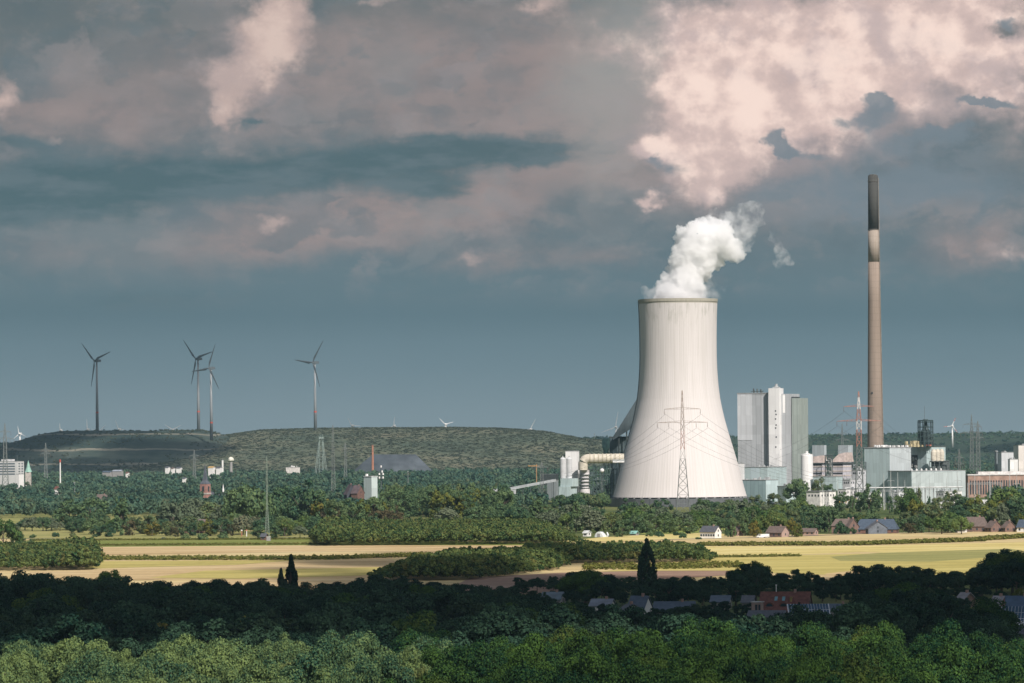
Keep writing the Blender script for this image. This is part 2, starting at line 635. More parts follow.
field('field', 'tan ploughed strip by the dark wood', [(140, 585), (240, 579.2), (360, 575), (420, 572), (420, 592), (140, 592)], TAN, 4)
field('field', 'brown soil in front of the copse', [(470, 578), (560, 573), (640, 571), (740, 571), (735, 575), (620, 582), (600, 594), (440, 594)], SOIL, 4)
field('field', 'golden stubble at right', [(620, 541), (700, 539), (860, 536), (1090, 531), (1090, 536), (960, 540), (860, 543), (690, 545)], STUB, 2)
field('field', 'golden wheat at right', [(690, 546.5), (860, 546), (1090, 541), (1090, 560), (860, 552), (720, 558)], GOLD, 2)
field('field', 'yellow green crop at right', [(600, 572), (720, 557), (860, 554), (1090, 552), (1090, 585), (830, 575), (740, 572)], PALE, 3)
field('field', 'grey green crop patch', [(830, 557), (880, 553), (1010, 549), (1024, 551), (1010, 556), (930, 562), (840, 561)], GREYG, 4)
field('field', 'bare soil patch beside the dark wood', [(826, 574), (860, 570), (862, 580), (820, 580)], TAN, 5)
field('meadow', 'green meadow by the big pylon', [(640, 534), (675, 522), (730, 519), (735, 524), (720, 533), (700, 537)], [(0.16, 0.22, 0.05), (0.24, 0.29, 0.07), (0.30, 0.32, 0.10)], 1)
field('field', 'pale straw field in front of the tower', [(555, 542), (610, 536.5), (700, 533), (730, 534), (720, 537), (690, 538.5), (610, 541.5)], GOLD, 2)


def road(name, label, pts, w, layer):
    mb = MB()
    P = [gp(*p) for p in pts]
    vs = []
    for i, p in enumerate(P):
        d = (P[min(i + 1, len(P) - 1)] - P[max(i - 1, 0)]).normalized()
        s = Vector((-d.y, d.x, 0)) * w / 2
        z = 0.02 + 0.03 * layer
        vs += [(p.x + s.x, p.y + s.y, z), (p.x - s.x, p.y - s.y, z)]
    mb.add(vs, [(2 * i, 2 * i + 1, 2 * i + 3, 2 * i + 2) for i in range(len(P) - 1)])
    o = structure(name, mb, plain(0.17, 0.16, 0.15, 0.9, 0, 0.2, 0.1, 'asphalt'))
    o['label'] = label


road('road', 'country road running behind the fields', [(-60, 538.5), (100, 538.8), (163, 539.8), (260, 538), (340, 536.5)], 5, 4)
road('road', 'village street in front of the farmhouses', [(660, 540), (760, 537.6), (860, 534), (960, 532), (1090, 528)], 5, 6)


# ------------------------------------------------------------------ hills
def hill(name, label, prof, Y0, Yt, Y1, mat, nx=160, ny=26, rough=3.0, seed=0, base=-1.0):
    """prof: the ridge line as (px, py) seen at distance Yt"""
    pxs = [p[0] for p in prof]
    pys = [p[1] for p in prof]
    mb = MB()
    vs = []
    for j in range(ny + 1):
        t = j / ny
        Y = Y0 + (Y1 - Y0) * t
        tt = (Yt - Y0) / (Y1 - Y0)
        q = t / tt if t < tt else max(0.0, 1 - (t - tt) / (1 - tt) * 0.9)
        q = q * q * (3 - 2 * q)
        for i in range(nx + 1):
            px = pxs[0] + (pxs[-1] - pxs[0]) * i / nx
            top = at(px, np.interp(px, pxs, pys), Yt)
            k = mnoise.fractal(Vector((top.x * 0.006, Y * 0.004, seed)), 1.0, 2.0, 5)
            z = base + max(0.0, top.z - base) * q + k * rough * min(1.0, 3 * q * (1.15 - q))
            vs.append((top.x * (1 + (Y - Yt) / Yt * 0.6), Y, z))
    n1 = nx + 1
    mb.add(vs, [(j * n1 + i, j * n1 + i + 1, (j + 1) * n1 + i + 1, (j + 1) * n1 + i) for j in range(ny) for i in range(nx)])
    o = structure(name, mb, mat, True)
    o['label'] = label
    return o, (vs, nx, ny)


def hill_mat(cols, bands=0.0):
    m, n, out = new_mat('hill cover')
    g = n.node('ShaderNodeNewGeometry')
    x, y, z = n.sep(g.outputs['Position'])
    k1 = n.noise(n.xyz(x, y, z * 4), 0.006, 6, 0.62)
    k2 = n.noise(n.xyz(x, y, z * 3), 0.05, 4, 0.7)
    f = n.m('MINIMUM', n.m('MAXIMUM', (k1 - 0.5) * 2.2 + (k2 - 0.5) * 1.0 + 0.5, 0.0), 1.0)
    c = n.ramp(f, [(0.15, cols[0]), (0.5, cols[1]), (0.9, cols[2])])
    if bands:
        zz = n.m('FRACT', (z + (k1 - 0.5) * 20) / bands)
        c = n.mix(n.step(zz, 0.86, 0.93) * 0.6, c, (0.30, 0.27, 0.21))
    bsdf(n, out, c, 0.95, 0, 0.1, k2, 0.6)
    return m


HEAP, heap_grid = hill('hill', 'terraced spoil heap hill with wind turbines',
     [(-120, 452), (0, 446), (20, 440), (40, 434), (60, 431), (90, 430.5), (140, 431), (200, 430), (216, 433), (232, 437), (250, 443), (300, 452)],
     6900, 7520, 8600, hill_mat([(0.020, 0.036, 0.034), (0.036, 0.055, 0.046), (0.07, 0.085, 0.07)], 26), 140, 30, 2.0, 1.0)
RIDGE, ridge_grid = hill('hill', 'wooded hill with broken sunlight',
     [(120, 450), (170, 443), (200, 438), (230, 434), (262, 429.5), (300, 428.5), (340, 428), (400, 427.5), (460, 427), (500, 428), (530, 429.5), (548, 431.5), (565, 435.5), (585, 439), (620, 441), (680, 443)],
     6700, 7650, 9000, hill_mat([(0.06, 0.08, 0.055), (0.095, 0.11, 0.072), (0.16, 0.15, 0.10)]), 160, 30, 3.0, 7.0)
FARRIDGE, far_grid = hill('hill', 'dark wooded ridge along the horizon',
     [(-200, 446), (300, 442), (560, 440), (640, 438.5), (720, 437.5), (800, 436.8), (860, 436), (900, 435.3), (950, 435.0), (990, 434), (1010, 433.6), (1060, 433.5), (1200, 433)],
     9200, 10000, 12500, hill_mat([(0.02, 0.035, 0.025), (0.035, 0.055, 0.035), (0.05, 0.07, 0.04)]), 160, 16, 6.0, 13.0)


# ------------------------------------------------------------------ haze
def make_haze():
    m, n, out = new_mat('haze air')
    p = n.node('ShaderNodeVolumePrincipled')
    p.inputs['Color'].default_value = (0.36, 0.56, 0.72, 1)
    p.inputs['Density'].default_value = 2.3e-5
    p.inputs['Anisotropy'].default_value = 0.0
    n.t.links.new(p.outputs[0], out.inputs['Volume'])
    mb = MB()
    mb.box(-4600, -900, -6, 4600, 14600, 420)
    o = link('haze', mb.mesh('haze', m))
    o['kind'] = 'stuff'
    o['label'] = 'pale blue haze in the air over the plain'


make_haze()


# ------------------------------------------------------------------ the cooling tower
WHITE = (0.80, 0.80, 0.78)


def make_tower():
    Y = 3560.0
    c = at(679.9, 505, Y)
    root = thing('cooling_tower', 'huge white ribbed cooling tower giving off steam', 'cooling tower', (c.x, Y, 0))
    prof = [(298, 39.2), (302, 39.1), (312, 38.6), (326, 38.2), (341, 38.0), (356, 38.0), (368, 38.4), (385, 39.6), (399.5, 41.2), (419, 45.4), (438.6, 50.9), (460, 56.9), (480, 62.2), (497.5, 66.8)]
    zs = [at(680, p, Y - r * Y / F).z for p, r in prof]
    rs = [r * Y / F for _, r in prof]
    m, n, out = new_mat('tower concrete')
    tc = n.node('ShaderNodeTexCoord')
    x, y, z = n.sep(tc.outputs['Object'])
    ang = n.m('ARCTAN2', x, y)
    stain = n.noise(n.xyz(ang * 26.0, z * 0.012, 0.0), 1.0, 6, 0.65)
    fine = n.noise(n.xyz(ang * 160.0, z * 0.03, 4.0), 1.0, 3, 0.6)
    blot = n.noise(n.xyz(ang * 5.0, z * 0.03, 9.0), 1.0, 5, 0.6)
    lift = n.m('LESS_THAN', n.m('FRACT', z / 7.4), 0.05)
    high = n.lin(z, 60.0, 185.0)
    base = n.mix(n.step(stain, 0.35, 0.75) * (0.35 + high * 0.45), (0.655, 0.62, 0.605), (0.47, 0.445, 0.41))
    base = n.mix(n.step(fine, 0.45, 0.8) * 0.32, base, (0.48, 0.45, 0.41))
    base = n.mix(n.step(blot, 0.62, 0.75) * 0.16 * (1 - high * 0.5), base, (0.62, 0.56, 0.45))
    nz2 = n.noise(n.xyz(ang * 9.0, z * 0.05, 15.0), 1.0, 6, 0.7)
    band = n.step(z, 150.0, 172.0)
    base = n.mix(band * n.step(nz2, .50, .66) * 0.5, base, (0.34, 0.34, 0.29))
    base = n.mix(lift * 0.16, base, (0.55, 0.53, 0.5))
    rim = n.step(z, zs[1] - 1.0, zs[1] + 0.2)
    base = n.mix(rim * 0.8, base, n.mix(n.step(fine, 0.3, 0.7), (0.22, 0.205, 0.145), (0.38, 0.36, 0.28)))
    bsdf(n, out, base, 0.8, 0, 0.2)
    nr = 132
    seg = nr * 4
    zz = np.linspace(zs[-1], zs[0], 90)
    order = np.argsort(zs)
    # smooth the profile with a cubic through the measured points
    zk, rk = np.array(zs)[order], np.array(rs)[order]
    co = np.polynomial.polynomial.polyfit(zk, rk, 7)
    rr = np.polynomial.polynomial.polyval(zz, co)
    rr = np.interp(zz, zk, rk) * 0.35 + rr * 0.65
    mb = MB()
    rings = []
    for z_, r_ in zip(zz, rr):
        ring = []
        for k in range(seg):
            d = 0.075 if k % 4 == 0 else 0.0
            a = 2 * PI * k / seg
            ring.append(((r_ + d) * math.cos(a), (r_ + d) * math.sin(a), z_))
        rings.append(ring)
    zt, rt = zz[-1], rr[-1]
    for r_, z_ in ((rt + 0.3, zt - 2.6), (rt + 0.3, zt), (rt - 0.9, zt)):
        rings.append([(r_ * math.cos(2 * PI * k / seg), r_ * math.sin(2 * PI * k / seg), z_) for k in range(seg)])
    for z_, r_ in list(zip(zz, rr))[::-6]:
        rings.append([((r_ - 1.0) * math.cos(2 * PI * k / seg), (r_ - 1.0) * math.sin(2 * PI * k / seg), z_ - 0.5) for k in range(seg)])
    mb.rings(rings, 0, False, False)
    # close the foot of the shell between outer and inner skins
    me = mb
    part('shell', me, m, root)
    # slanted legs under the shell and the dark wall round the basin
    zb, rb = zz[0], rr[0]
    mb = MB()
    for k in range(44):
        a = 2 * PI * k / 44
        b = a + PI / 44
        p0 = (rb * 1.03 * math.cos(a), rb * 1.03 * math.sin(a), 0)
        p1 = (rb * 1.03 * math.cos(a + 2 * PI / 44), rb * 1.03 * math.sin(a + 2 * PI / 44), 0)
        t = ((rb - .4) * math.cos(b), (rb - .4) * math.sin(b), zb + 0.4)
        mb.bar(p0, t, 0.45)
        mb.bar(p1, t, 0.45)
    each('support_leg', mb, plain(.35, .35, .34), root, 2)
    mb = MB()
    r1 = rb * 1.045
    mb.lathe([(r1, -0.5), (r1, zb - 1.0), (r1 - 1.0, zb - 1.0), (r1 - 1.0, -0.5)], 96, cap0=False, cap1=False)
    part('noise_barrier', mb, cladding(0.13, 0.14, 0.15, 4.0, 0.6, streak=.3), root)
    mb = MB()
    mb.lathe([(rb - 2, 1.0), (rb - 2, zb - 2), (2, zb + 1)], 48, cap0=False, cap1=False)
    part('fill_deck', mb, plain(.06, .07, .07), root)
    # stair ladder on the left flank
    mb = MB()
    for z0, z1, r0, r1_ in zip(zz[:-1], zz[1:], rr[:-1], rr[1:]):
        a = R(176)
        mb.bar(((r0 + .6) * math.cos(a), (r0 + .6) * math.sin(a), z0), ((r1_ + .6) * math.cos(a), (r1_ + .6) * math.sin(a), z1), 0.45)
    part('ladder', mb, plain(.25, .27, .27), root)
    return root, c.x, Y, zt, rt


TOWER, TX, TY, TZ, TR = make_tower()


# ------------------------------------------------------------------ the tall chimney
def make_chimney():
    Y = 3720.0
    s = Y / F
    c = at(875.3, 447, Y)
    root = thing('chimney', 'very tall concrete chimney with a dark sooty top', 'chimney', (c.x, Y, 0))
    Z = lambda py: at(874, py, Y).z
    cols = [((0.30, 0.24, 0.195), 'tan concrete'), ((0.365, 0.31, 0.26), 'pale concrete'), ((0.075, 0.075, 0.07), 'dark sooty crown')]
    prof = [(500, 8.6), (470, 8.2), (447, 7.9), (400, 7.2), (350, 6.6), (300, 6.0), (262, 5.6)]
    def conc(col, extra):
        m, n, out = new_mat('chimney concrete')
        tc = n.node('ShaderNodeTexCoord')
        x, y, z = n.sep(tc.outputs['Object'])
        ang = n.m('ARCTAN2', x, y)
        k = n.noise(n.xyz(ang * 4.0, z * 0.02, 0.0), 1.0, 6, 0.65)
        l = n.noise(n.xyz(ang * 3.0, z * 0.16, 3.0), 1.0, 5, 0.65)
        ringm = n.m('LESS_THAN', n.m('FRACT', z / 6.0), 0.12)
        b = n.mix(n.step(k, 0.35, 0.7) * 0.5, col, tuple(v * 0.62 for v in col))
        b = n.mix(n.step(l, 0.5, 0.7) * extra, b, (0.30, 0.24, 0.19))
        b = n.mix(ringm * 0.22, b, tuple(v * 0.55 for v in col))
        bsdf(n, out, b, 0.9, 0, 0.15)
        return m
    mb = MB()
    mb.lathe([(r * s, max(0.0, Z(p)) if p != 500 else 0.0) for p, r in prof], 40)
    sh = part('shaft', mb, conc(cols[0][0], 0.15), root, None, True)
    mb = MB()
    mb.lathe([(5.62 * s, Z(262)), (5.3 * s, Z(229.5))], 40)
    part('pale_band', mb, conc(cols[1][0], 0.7), root, 'patchy pale band below the dark crown', True)
    mb = MB()
    mb.lathe([(5.28 * s, Z(229.4)), (4.95 * s, Z(175.5)), (4.3 * s, Z(175.4)), (4.2 * s, Z(182))], 40)
    part('crown', mb, conc(cols[2][0], 0.0), root, 'dark sooty upper end', True)
    mb = MB()
    for k in range(4):
        a = 2 * PI * k / 4 + .3
        mb.lathe([(1.7, Z(180)), (1.7, Z(174.6)), (1.5, Z(174.6)), (1.5, Z(179))], 16, (1.9 * math.cos(a), 1.9 * math.sin(a)))
    each('flue', mb, plain(.12, .11, .1), root)
    mb = MB()
    mb.lathe([(5.8 * s, Z(229.8)), (5.8 * s, Z(229.2))], 40)
    mb.lathe([(5.45 * s, Z(181.8)), (5.45 * s, Z(181.3))], 40)
    each('gallery', mb, plain(.16, .15, .14), root)
    mb = MB()
    z = Z(393)
    r = 7.05 * s
    a = R(-118)
    mb.box(r * math.cos(a) - .7, r * math.sin(a) - .4, z - .9, r * math.cos(a) + .7, r * math.sin(a) + .8, z + .9)
    part('hatch', mb, plain(.04, .04, .04), root)
    mb = MB()
    a = R(-20)
    pts = [((r_ * s + .5) * math.cos(a), (r_ * s + .5) * math.sin(a), max(0, Z(p))) for p, r_ in prof] + [((4.95 * s + .5) * math.cos(a), (4.95 * s + .5) * math.sin(a), Z(178))]
    mb.tube(pts, .3, 4)
    part('ladder', mb, plain(.3, .26, .22), root)


make_chimney()


# ------------------------------------------------------------------ buildings seen corner-on
class Corner:
    """a block with its front corner at px xc, its left face running to xl and its right face to xr"""
    def __init__(self, xl, xc, xr, pyt, Y, th=28, pyb=None):
        th = R(th)
        ymid = pyt if pyb is None else (pyt + pyb) / 2
        C = at(xc, pyt + 8, Y)
        kl = plane(xl, pyt + 8)[0] / F
        kr = plane(xr, pyt + 8)[0] / F
        self.wl = (C.x - kl * Y) / (math.cos(th) + kl * math.sin(th))
        self.wr = (kr * Y - C.x) / (math.sin(th) - kr * math.cos(th))
        self.loc = Vector((C.x, Y, 0))
        self.rz = -th
        self.h = at(xc, pyt, Y).z
        self.Y = Y
        self.s = Y / F
        self.xc = xc

    def z(self, py):
        return at(self.xc, py, self.Y).z

    def block(self, mb, z0=0.0, z1=None, inset=0.0, mi=0):
        mb.box(-self.wl + inset, inset, z0, -inset, self.wr - inset, self.h if z1 is None else z1, mi)
        return mb


TEAL = cladding(0.44, 0.54, 0.545, 3.6)
TEAL_SHADED = cladding(0.26, 0.36, 0.38, 4.2, 0.6)  # darker turquoise carries the shade on the pump house's left face
GREY = cladding(0.42, 0.44, 0.455, 5.0, 0.55)
GREY_D = cladding(0.24, 0.27, 0.28, 5.0, 0.55)
PALEM = cladding(0.58, 0.60, 0.62, 5.0, 0.8)
WHITEM = cladding(0.78, 0.78, 0.77, 6.0, 0.85, streak=.1)
LILAC = cladding(0.52, 0.51, 0.555, 6.0, 0.7)
DARK = plain(.035, .04, .045, 0.6)
STEEL = plain(.10, .12, .12, 0.6, 0.0, 0.4, 0.5)
STEELL = plain(.42, .44, .44, 0.5, 0.0, 0.2, 0.5)
GLASS = plain(.03, .05, .06, 0.15, 0.0, 0.3, 1.0)
WIN = plain(.05, .06, .07, 0.25, 0.0, 0.3, 1.0)
CREAM = plain(.58, .535, .44, 0.7, 0, 0.2, 0.3)
ROOFG = plain(.30, .31, .31, .8)
PINKW = plain(.55, .42, .38, .8)
YELLOW = plain(.60, .42, .08, .6)


def roof_slab(mb, k, z, over=0.5, th=0.7, mi=0):
    mb.box(-k.wl - over, -over, z, over, k.wr + over, z + th, mi)
    return mb


def clutter(mb, rnd, x0, y0, x1, y1, z, n, hi=3.0, mi=0):
    for _ in range(n):
        x, y = rnd.uniform(x0, x1), rnd.uniform(y0, y1)
        a, b, h = rnd.uniform(.5, 2.2), rnd.uniform(.5, 2.2), rnd.uniform(.6, hi)
        if rnd.random() < .5:
            mb.box(x - a, y - b, z, x + a, y + b, z + h, mi)
        else:
            mb.lathe([(a * .6, z), (a * .6, z + h)], 10, (x, y), mi)
    return mb


def lattice(mb, A, B, w, n, r, mi=0, taper=1.0):
    """a square lattice mast between two points"""
    A, B = Vector(A), Vector(B)
    prev = None
    for i in range(n + 1):
        t = i / n
        c = A.lerp(B, t)
        h = w / 2 * (1 + (taper - 1) * t)
        q = [c + Vector((sx * h, sy * h, 0)) for sx, sy in ((-1, -1), (1, -1), (1, 1), (-1, 1))]
        if prev:
            for k in range(4):
                mb.bar(prev[k], q[k], r, mi)
                mb.bar(prev[k], q[(k + 1) % 4], r * .7, mi)
                mb.bar(prev[(k + 1) % 4], q[k], r * .7, mi)
        for k in range(4):
            mb.bar(q[k], q[(k + 1) % 4], r * .7, mi)
        prev = q
    return mb


def make_plant():
    rnd = random.Random(4)
    # ---------------- the boiler house
    k = Corner(737.5, 771, 776, 393.5, 3720, 22)
    root = thing('boiler_house', 'tall grey boiler house with a white stair tower at its middle', 'power plant building', k.loc, k.rz)
    mb = k.block(MB())
    part('wall', mb, GREY, root)
    mb = MB()
    w14 = k.wl * .57
    mb.box(-k.wl - .05, -.25, k.z(440), -w14, -.003, k.h - .4)
    part('facade_panel', mb, PALEM, root, 'large pale panel on the left side')
    mb = MB()
    roof_slab(mb, k, k.h + .003, .4, .9)
    part('roof', mb, ROOFG, root)
    mb = MB()
    for i in range(9):
        x = -k.wl * rnd.uniform(.25, .6)
        mb.lathe([(.7, k.h + .5), (.7, k.h + rnd.uniform(2.5, 5.5))], 8, (x, rnd.uniform(1, 7)))
    mb.bar((-k.wl * .62, 2, k.h + 2), (-k.wl * .25, 3, k.h + 2.4), .3)
    each('vent_pipe', mb, STEEL, root)
    # the white stair tower stands proud of it
    s = k.s
    x0 = 0.0
    mb = MB()
    mb.box(x0 - .5, -6, 0, x0 + 9.6, 8, k.z(388.3))
    st = part('stair_tower', mb, WHITEM, root)
    mb = MB()
    for i, py in enumerate((411, 414.5, 419, 425, 428, 437, 447)):
        mb.box(x0 + 5.7 + (i % 2) * .5, -6.12, k.z(py) - .7, x0 + 6.9 + (i % 2) * .5, -6.003, k.z(py) + .6)
    each('window', mb, WIN, st)
    mb = MB()
    mb.lathe([(2.0, k.z(388.2)), (2.0, k.z(386)), (1.2, k.z(385.8)), (1.2, k.z(384))], 12, (x0 + 5, 1))
    mb.box(x0 + 2, -1, k.z(388.2), x0 + 8, 4, k.z(387))
    part('roof_fan', mb, STEELL, st)
    # right hand bay
    x1 = at(782, 400, 3720).x - k.loc.x
    def world_to_local(px, Y):
        p = at(px, 430, Y) - k.loc
        c, q = math.cos(-k.rz), math.sin(-k.rz)
        return p.x * c - p.y * q, p.x * q + p.y * c
    xa, _ = world_to_local(781.5, 3725)
    xb, _ = world_to_local(793, 3722)
    mb = MB()
    mb.box(9.7, 1.5, 0, xb, 30, k.z(394))
    bay = part('side_bay', mb, GREY, root)
    mb = MB()
    mb.box(10.9, 1.3, k.z(413), 13.4, 1.497, k.z(394.6))
    part('facade_strip', mb, WHITEM, bay)
    xc_, _ = world_to_local(804, 3726)
    mb = MB()
    mb.box(xb + .8, 4, 0, xc_, 30, k.z(398.3))
    part('rear_bay', mb, cladding(0.34, 0.39, 0.36, 4.0, .6), root)
    mb = MB()
    mb.box(xb + .003, 5, 0, xb + .79, 29, k.z(397))  # solid black strip stands in for the shade in the gap
    part('recess_shade', mb, DARK, root)

    # ---------------- low turquoise blocks at its foot
    specs = [
        ('turbine_hall', 'long turquoise block directly below the boiler house', 739, 767.5, 786.5, 467.3, 3660, 30, TEAL),
        ('pump_house', 'turquoise block with a sunlit end right of the cooling tower foot', 741, 766, 778, 480.2, 3600, 35, TEAL_SHADED),
        ('workshop', 'low turquoise workshop with a white window strip', 777.5, 786, 805, 486.5, 3580, 58, TEAL),
    ]
    for nm, lb, xl, xc, xr, pt, Y, th, mt in specs:
        q = Corner(xl, xc, xr, pt, Y, th)
        r = thing(nm, lb, 'industrial building', q.loc, q.rz)
        part('wall', q.block(MB()), mt, r)
        part('roof', roof_slab(MB(), q, q.h + .003, .3, .5), ROOFG, r)
        mb = clutter(MB(), rnd, -q.wl * .9, 2, -2, max(3, q.wr - 2), q.h + .5, 7, 2.2)
        each('roof_vent', mb, STEELL, r)
        if nm == 'pump_house':
            mb = MB()
            mb.box(-.3, -.1, .2, .15, q.wr + .02, q.h - .3)  # the face turned to the sun gets its light as a paler colour
            part('end_wall', mb, cladding(0.52, 0.64, 0.65, 8, .9), r, 'sunlit end wall')
        if nm == 'workshop':
            mb = MB()
            mb.box(.003, 4, q.h - 6.2, .2, q.wr - 1, q.h - 4.4)
            part('window_strip', mb, WHITEM, r)
            mb = MB()
            mb.box(.003, 3, q.h - 9, .15, q.wr - 1, q.h - 7.6)
            part('window', mb, WIN, r)
        if nm == 'turbine_hall':
            mb = MB()
            mb.box(-q.wl * .60, -.2, q.h * .3, -q.wl * .28, -.003, q.h - .5)
            part('facade_panel', mb, cladding(0.50, 0.60, 0.63, 6, .9), r)
    q = Corner(738, 743, 744.5, 463.5, 3640, 20)
    r = thing('roof_house', 'small white box building at the cooling tower right edge', 'industrial building', q.loc, q.rz)
    part('wall', q.block(MB()), WHITEM, r)
    part('roof', roof_slab(MB(), q, q.h + .003, .2, .4), ROOFG, r)

    # ---------------- the white silo
    p = at(807, 480, 3620)
    s = 3620 / F
    r = thing('silo', 'fat white round silo beside the grey boiler house', 'silo', (p.x, 3620, 0))
    Z = lambda py: at(807, py, 3620).z
    mb = MB()
    mb.lathe([(6.1 * s, 0), (6.1 * s, Z(455.5)), (5.6 * s, Z(454.5)), (2.2 * s, Z(453.4))], 32)
    part('body', mb, WHITEM, r, None, False)
    mb = MB()
    mb.lathe([(1.6 * s, Z(453.6)), (1.4 * s, Z(451.5)), (.5 * s, Z(451))], 12)
    part('top_filter', mb, plain(.7, .7, .68), r)
    mb = MB()
    for i in range(14):
        a, e = 2 * PI * i / 14, 2 * PI * (i + 1) / 14
        q = 5.9 * s
        mb.bar((q * math.cos(a), q * math.sin(a), Z(455.6)), (q * math.cos(a), q * math.sin(a), Z(454.2)), .12)
        mb.bar((q * math.cos(a), q * math.sin(a), Z(454.2)), (q * math.cos(e), q * math.sin(e), Z(454.2)), .12)
    part('railing', mb, plain(.6, .6, .58), r)

    # ---------------- two flue gas units with boxes on the roof
    for (xl, xc, xr, pr, lb, wide) in ((808, 822, 826.5, 455.5, 'narrow lilac filter block right behind the white silo', 0), (831.5, 843, 853, 452.5, 'wide lilac filter block left of the striped pylon', 1)):
        q = Corner(xl, xc, xr, 462 if wide else 463.5, 3660, 35)
        r = thing('filter_house', lb, 'industrial building', q.loc, q.rz)
        part('wall', q.block(MB()), LILAC, r)
        mb = MB()
        zr = q.z(pr)
        mb.rings([[(-q.wl - .6, -.6, q.h + .003), (.6, -.6, q.h + .003), (.6, q.wr + .6, q.h + .003), (-q.wl - .6, q.wr + .6, q.h + .003)],
                  [(-q.wl + 3, q.wr * .6, zr), (0.3, q.wr * .45, zr), (0.3, q.wr * .9, zr), (-q.wl + 3, q.wr * .9, zr)]])
        part('roof', mb, plain(.48, .40, .36, .8), r)
        mb = MB()
        mb.box(-q.wl * .85, q.wr * .5, q.h - 2, .2, q.wr * .98, q.z(445.2))
        part('roof_box', mb, cladding(0.40, 0.45, 0.47, 3.0), r)
        mb = MB()
        for py in (466.5, 471.0, 475.5):
            z = q.z(py)
            mb.box(-q.wl - .3, -.25, z - .5, .25, -.003, z + .5)
            mb.box(.003, -.25, z - .5, .25, q.wr, z + .5)
        each('ledge', mb, plain(.62, .55, .50), r, 2)
        mb = MB()
        for py in (464.6, 473.4):
            z = q.z(py)
            mb.box(-q.wl + 1, -.15, z - .6, -.5, -.003, z + .6)
        each('window_band', mb, WIN, r)
        mb = MB()
        z = q.z(462.5)
        mb.box(-q.wl - 1.5, -1.2, z - 1.0, 1.2, -.26, z - .2)
        mb.box(.26, -1.2, z - 1.0, 1.4, q.wr, z - .2)
        part('gantry', mb, STEEL, r)
    # pipework between and right of them
    for (x0, x1, y0, y1, lb) in ((826, 832.5, 455, 480, 'dark pipe rack between the two lilac filter blocks'), (853, 866, 462, 490, 'dark pipe and duct rack behind the striped pylon'), ):
        a, b = at(x0, y1, 3640), at(x1, y0, 3640)
        r = thing('pipe_rack', lb, 'pipe rack', (a.x, 3640, 0))
        w, h = b.x - a.x, b.z
        mb = MB()
        nx, nz = max(2, int(w / 4)), int(h / 5)
        for i in range(nx + 1):
            for y in (0, 10):
                mb.bar((w * i / nx, y, 0), (w * i / nx, y, h), .3)
        for j in range(1, nz + 1):
            z = h * j / nz
            for y in (0, 10):
                mb.bar((0, y, z), (w, y, z), .28)
            for i in range(nx):
                mb.bar((w * i / nx, 0, z), (w * (i + 1) / nx, 0, z - h / nz), .18)
        part('frame', mb, STEEL, r)
        mb = MB()
        for i in range(10):
            z = rnd.uniform(4, h * .95)
            x = rnd.uniform(0, w * .6)
            mb.tube([(x, 3, z), (x + rnd.uniform(.3, .45) * w, 3.5, z), (x + .45 * w, 4, z - rnd.uniform(2, 9))], rnd.uniform(.4, 1.1), 8)
        each('pipe', mb, plain(.40, .40, .38, .6, 0, .5, .2), r)
        mb = MB()
        for i in range(6):
            x, z = rnd.uniform(0, w - 3), rnd.uniform(2, h - 4)
            mb.box(x, 4, z, x + rnd.uniform(2, 5), 9, z + rnd.uniform(2, 4))
        each('duct_box', mb, plain(.22, .25, .25, .7, 0, .4, .3), r)
    # teal low block before them
    q = Corner(813, 836, 842.5, 476.8, 3600, 30)
    r = thing('switch_house', 'flat pale turquoise block in front of the filter blocks', 'industrial building', q.loc, q.rz)
    part('wall', q.block(MB()), TEAL, r)
    part('roof', roof_slab(MB(), q, q.h + .003, .3, .5), ROOFG, r)

    # ---------------- the machine hall below the chimney
    q = Corner(864.3, 889.5, 911, 448, 3640, 38)
    r = thing('machine_hall', 'big pale turquoise hall standing under the tall chimney', 'industrial building', q.loc, q.rz)
    part('wall', q.block(MB()), TEAL, r)
    mb = MB()
    mb.box(.003, .3, q.h * .42, .2, q.wr - .2, q.h - .3)
    part('end_wall', mb, cladding(0.50, 0.55, 0.56, 4, .8), r)
    mb = roof_slab(MB(), q, q.h + .003, .4, .8)
    part('roof', mb, ROOFG, r)
    mb = MB()
    for i in range(9):
        x, y = -q.wl * rnd.uniform(.05, .9), q.wr * rnd.uniform(.03, .2)
        mb.lathe([(1.0, q.h + .5), (1.0, q.h + rnd.uniform(1.5, 2.6)), (.3, q.h + 2.8)], 10, (x, y))
    for i in range(5):
        y = q.wr * (.1 + .2 * i)
        mb.box(-4, y, q.h + .8, -2, y + 2.5, q.h + 2.4)
    each('roof_vent', mb, plain(.72, .72, .7), r)
    q = Corner(888, 911.5, 965.5, 471.5, 3600, 60)
    r = thing('machine_hall', 'long low turquoise hall with pale wall right of the tall hall', 'industrial building', q.loc, q.rz)
    part('wall', q.block(MB()), TEAL, r)
    mb = MB()
    mb.box(.003, .4, .5, .2, q.wr - .3, q.h - .5)
    part('front_wall', mb, cladding(0.46, 0.52, 0.52, 5, .8), r)
    part('roof', roof_slab(MB(), q, q.h + .003, .3, .6), ROOFG, r)
    mb = MB()
    for i in range(7):
        y = q.wr * (.04 + .09 * i)
        mb.lathe([(.9, q.h + .5), (.9, q.h + 2.0), (.2, q.h + 2.6)], 8, (-3, y))
    each('roof_vent', mb, plain(.72, .72, .7), r)
    mb = MB()
    for (y0, y1) in ((.57, .72), ):
        mb.box(.203, q.wr * y0, 6, .5, q.wr * y1, 9)
        for i in range(4):
            y = q.wr * (y0 + (y1 - y0) * i / 3)
            mb.bar((.6, y, 0), (.6, y, 12), .35)
    part('loading_frame', mb, STEEL, r)

    # ---------------- the upper block with the steel crown
    q = Corner(911, 926.5, 945.5, 446.8, 3690, 45)
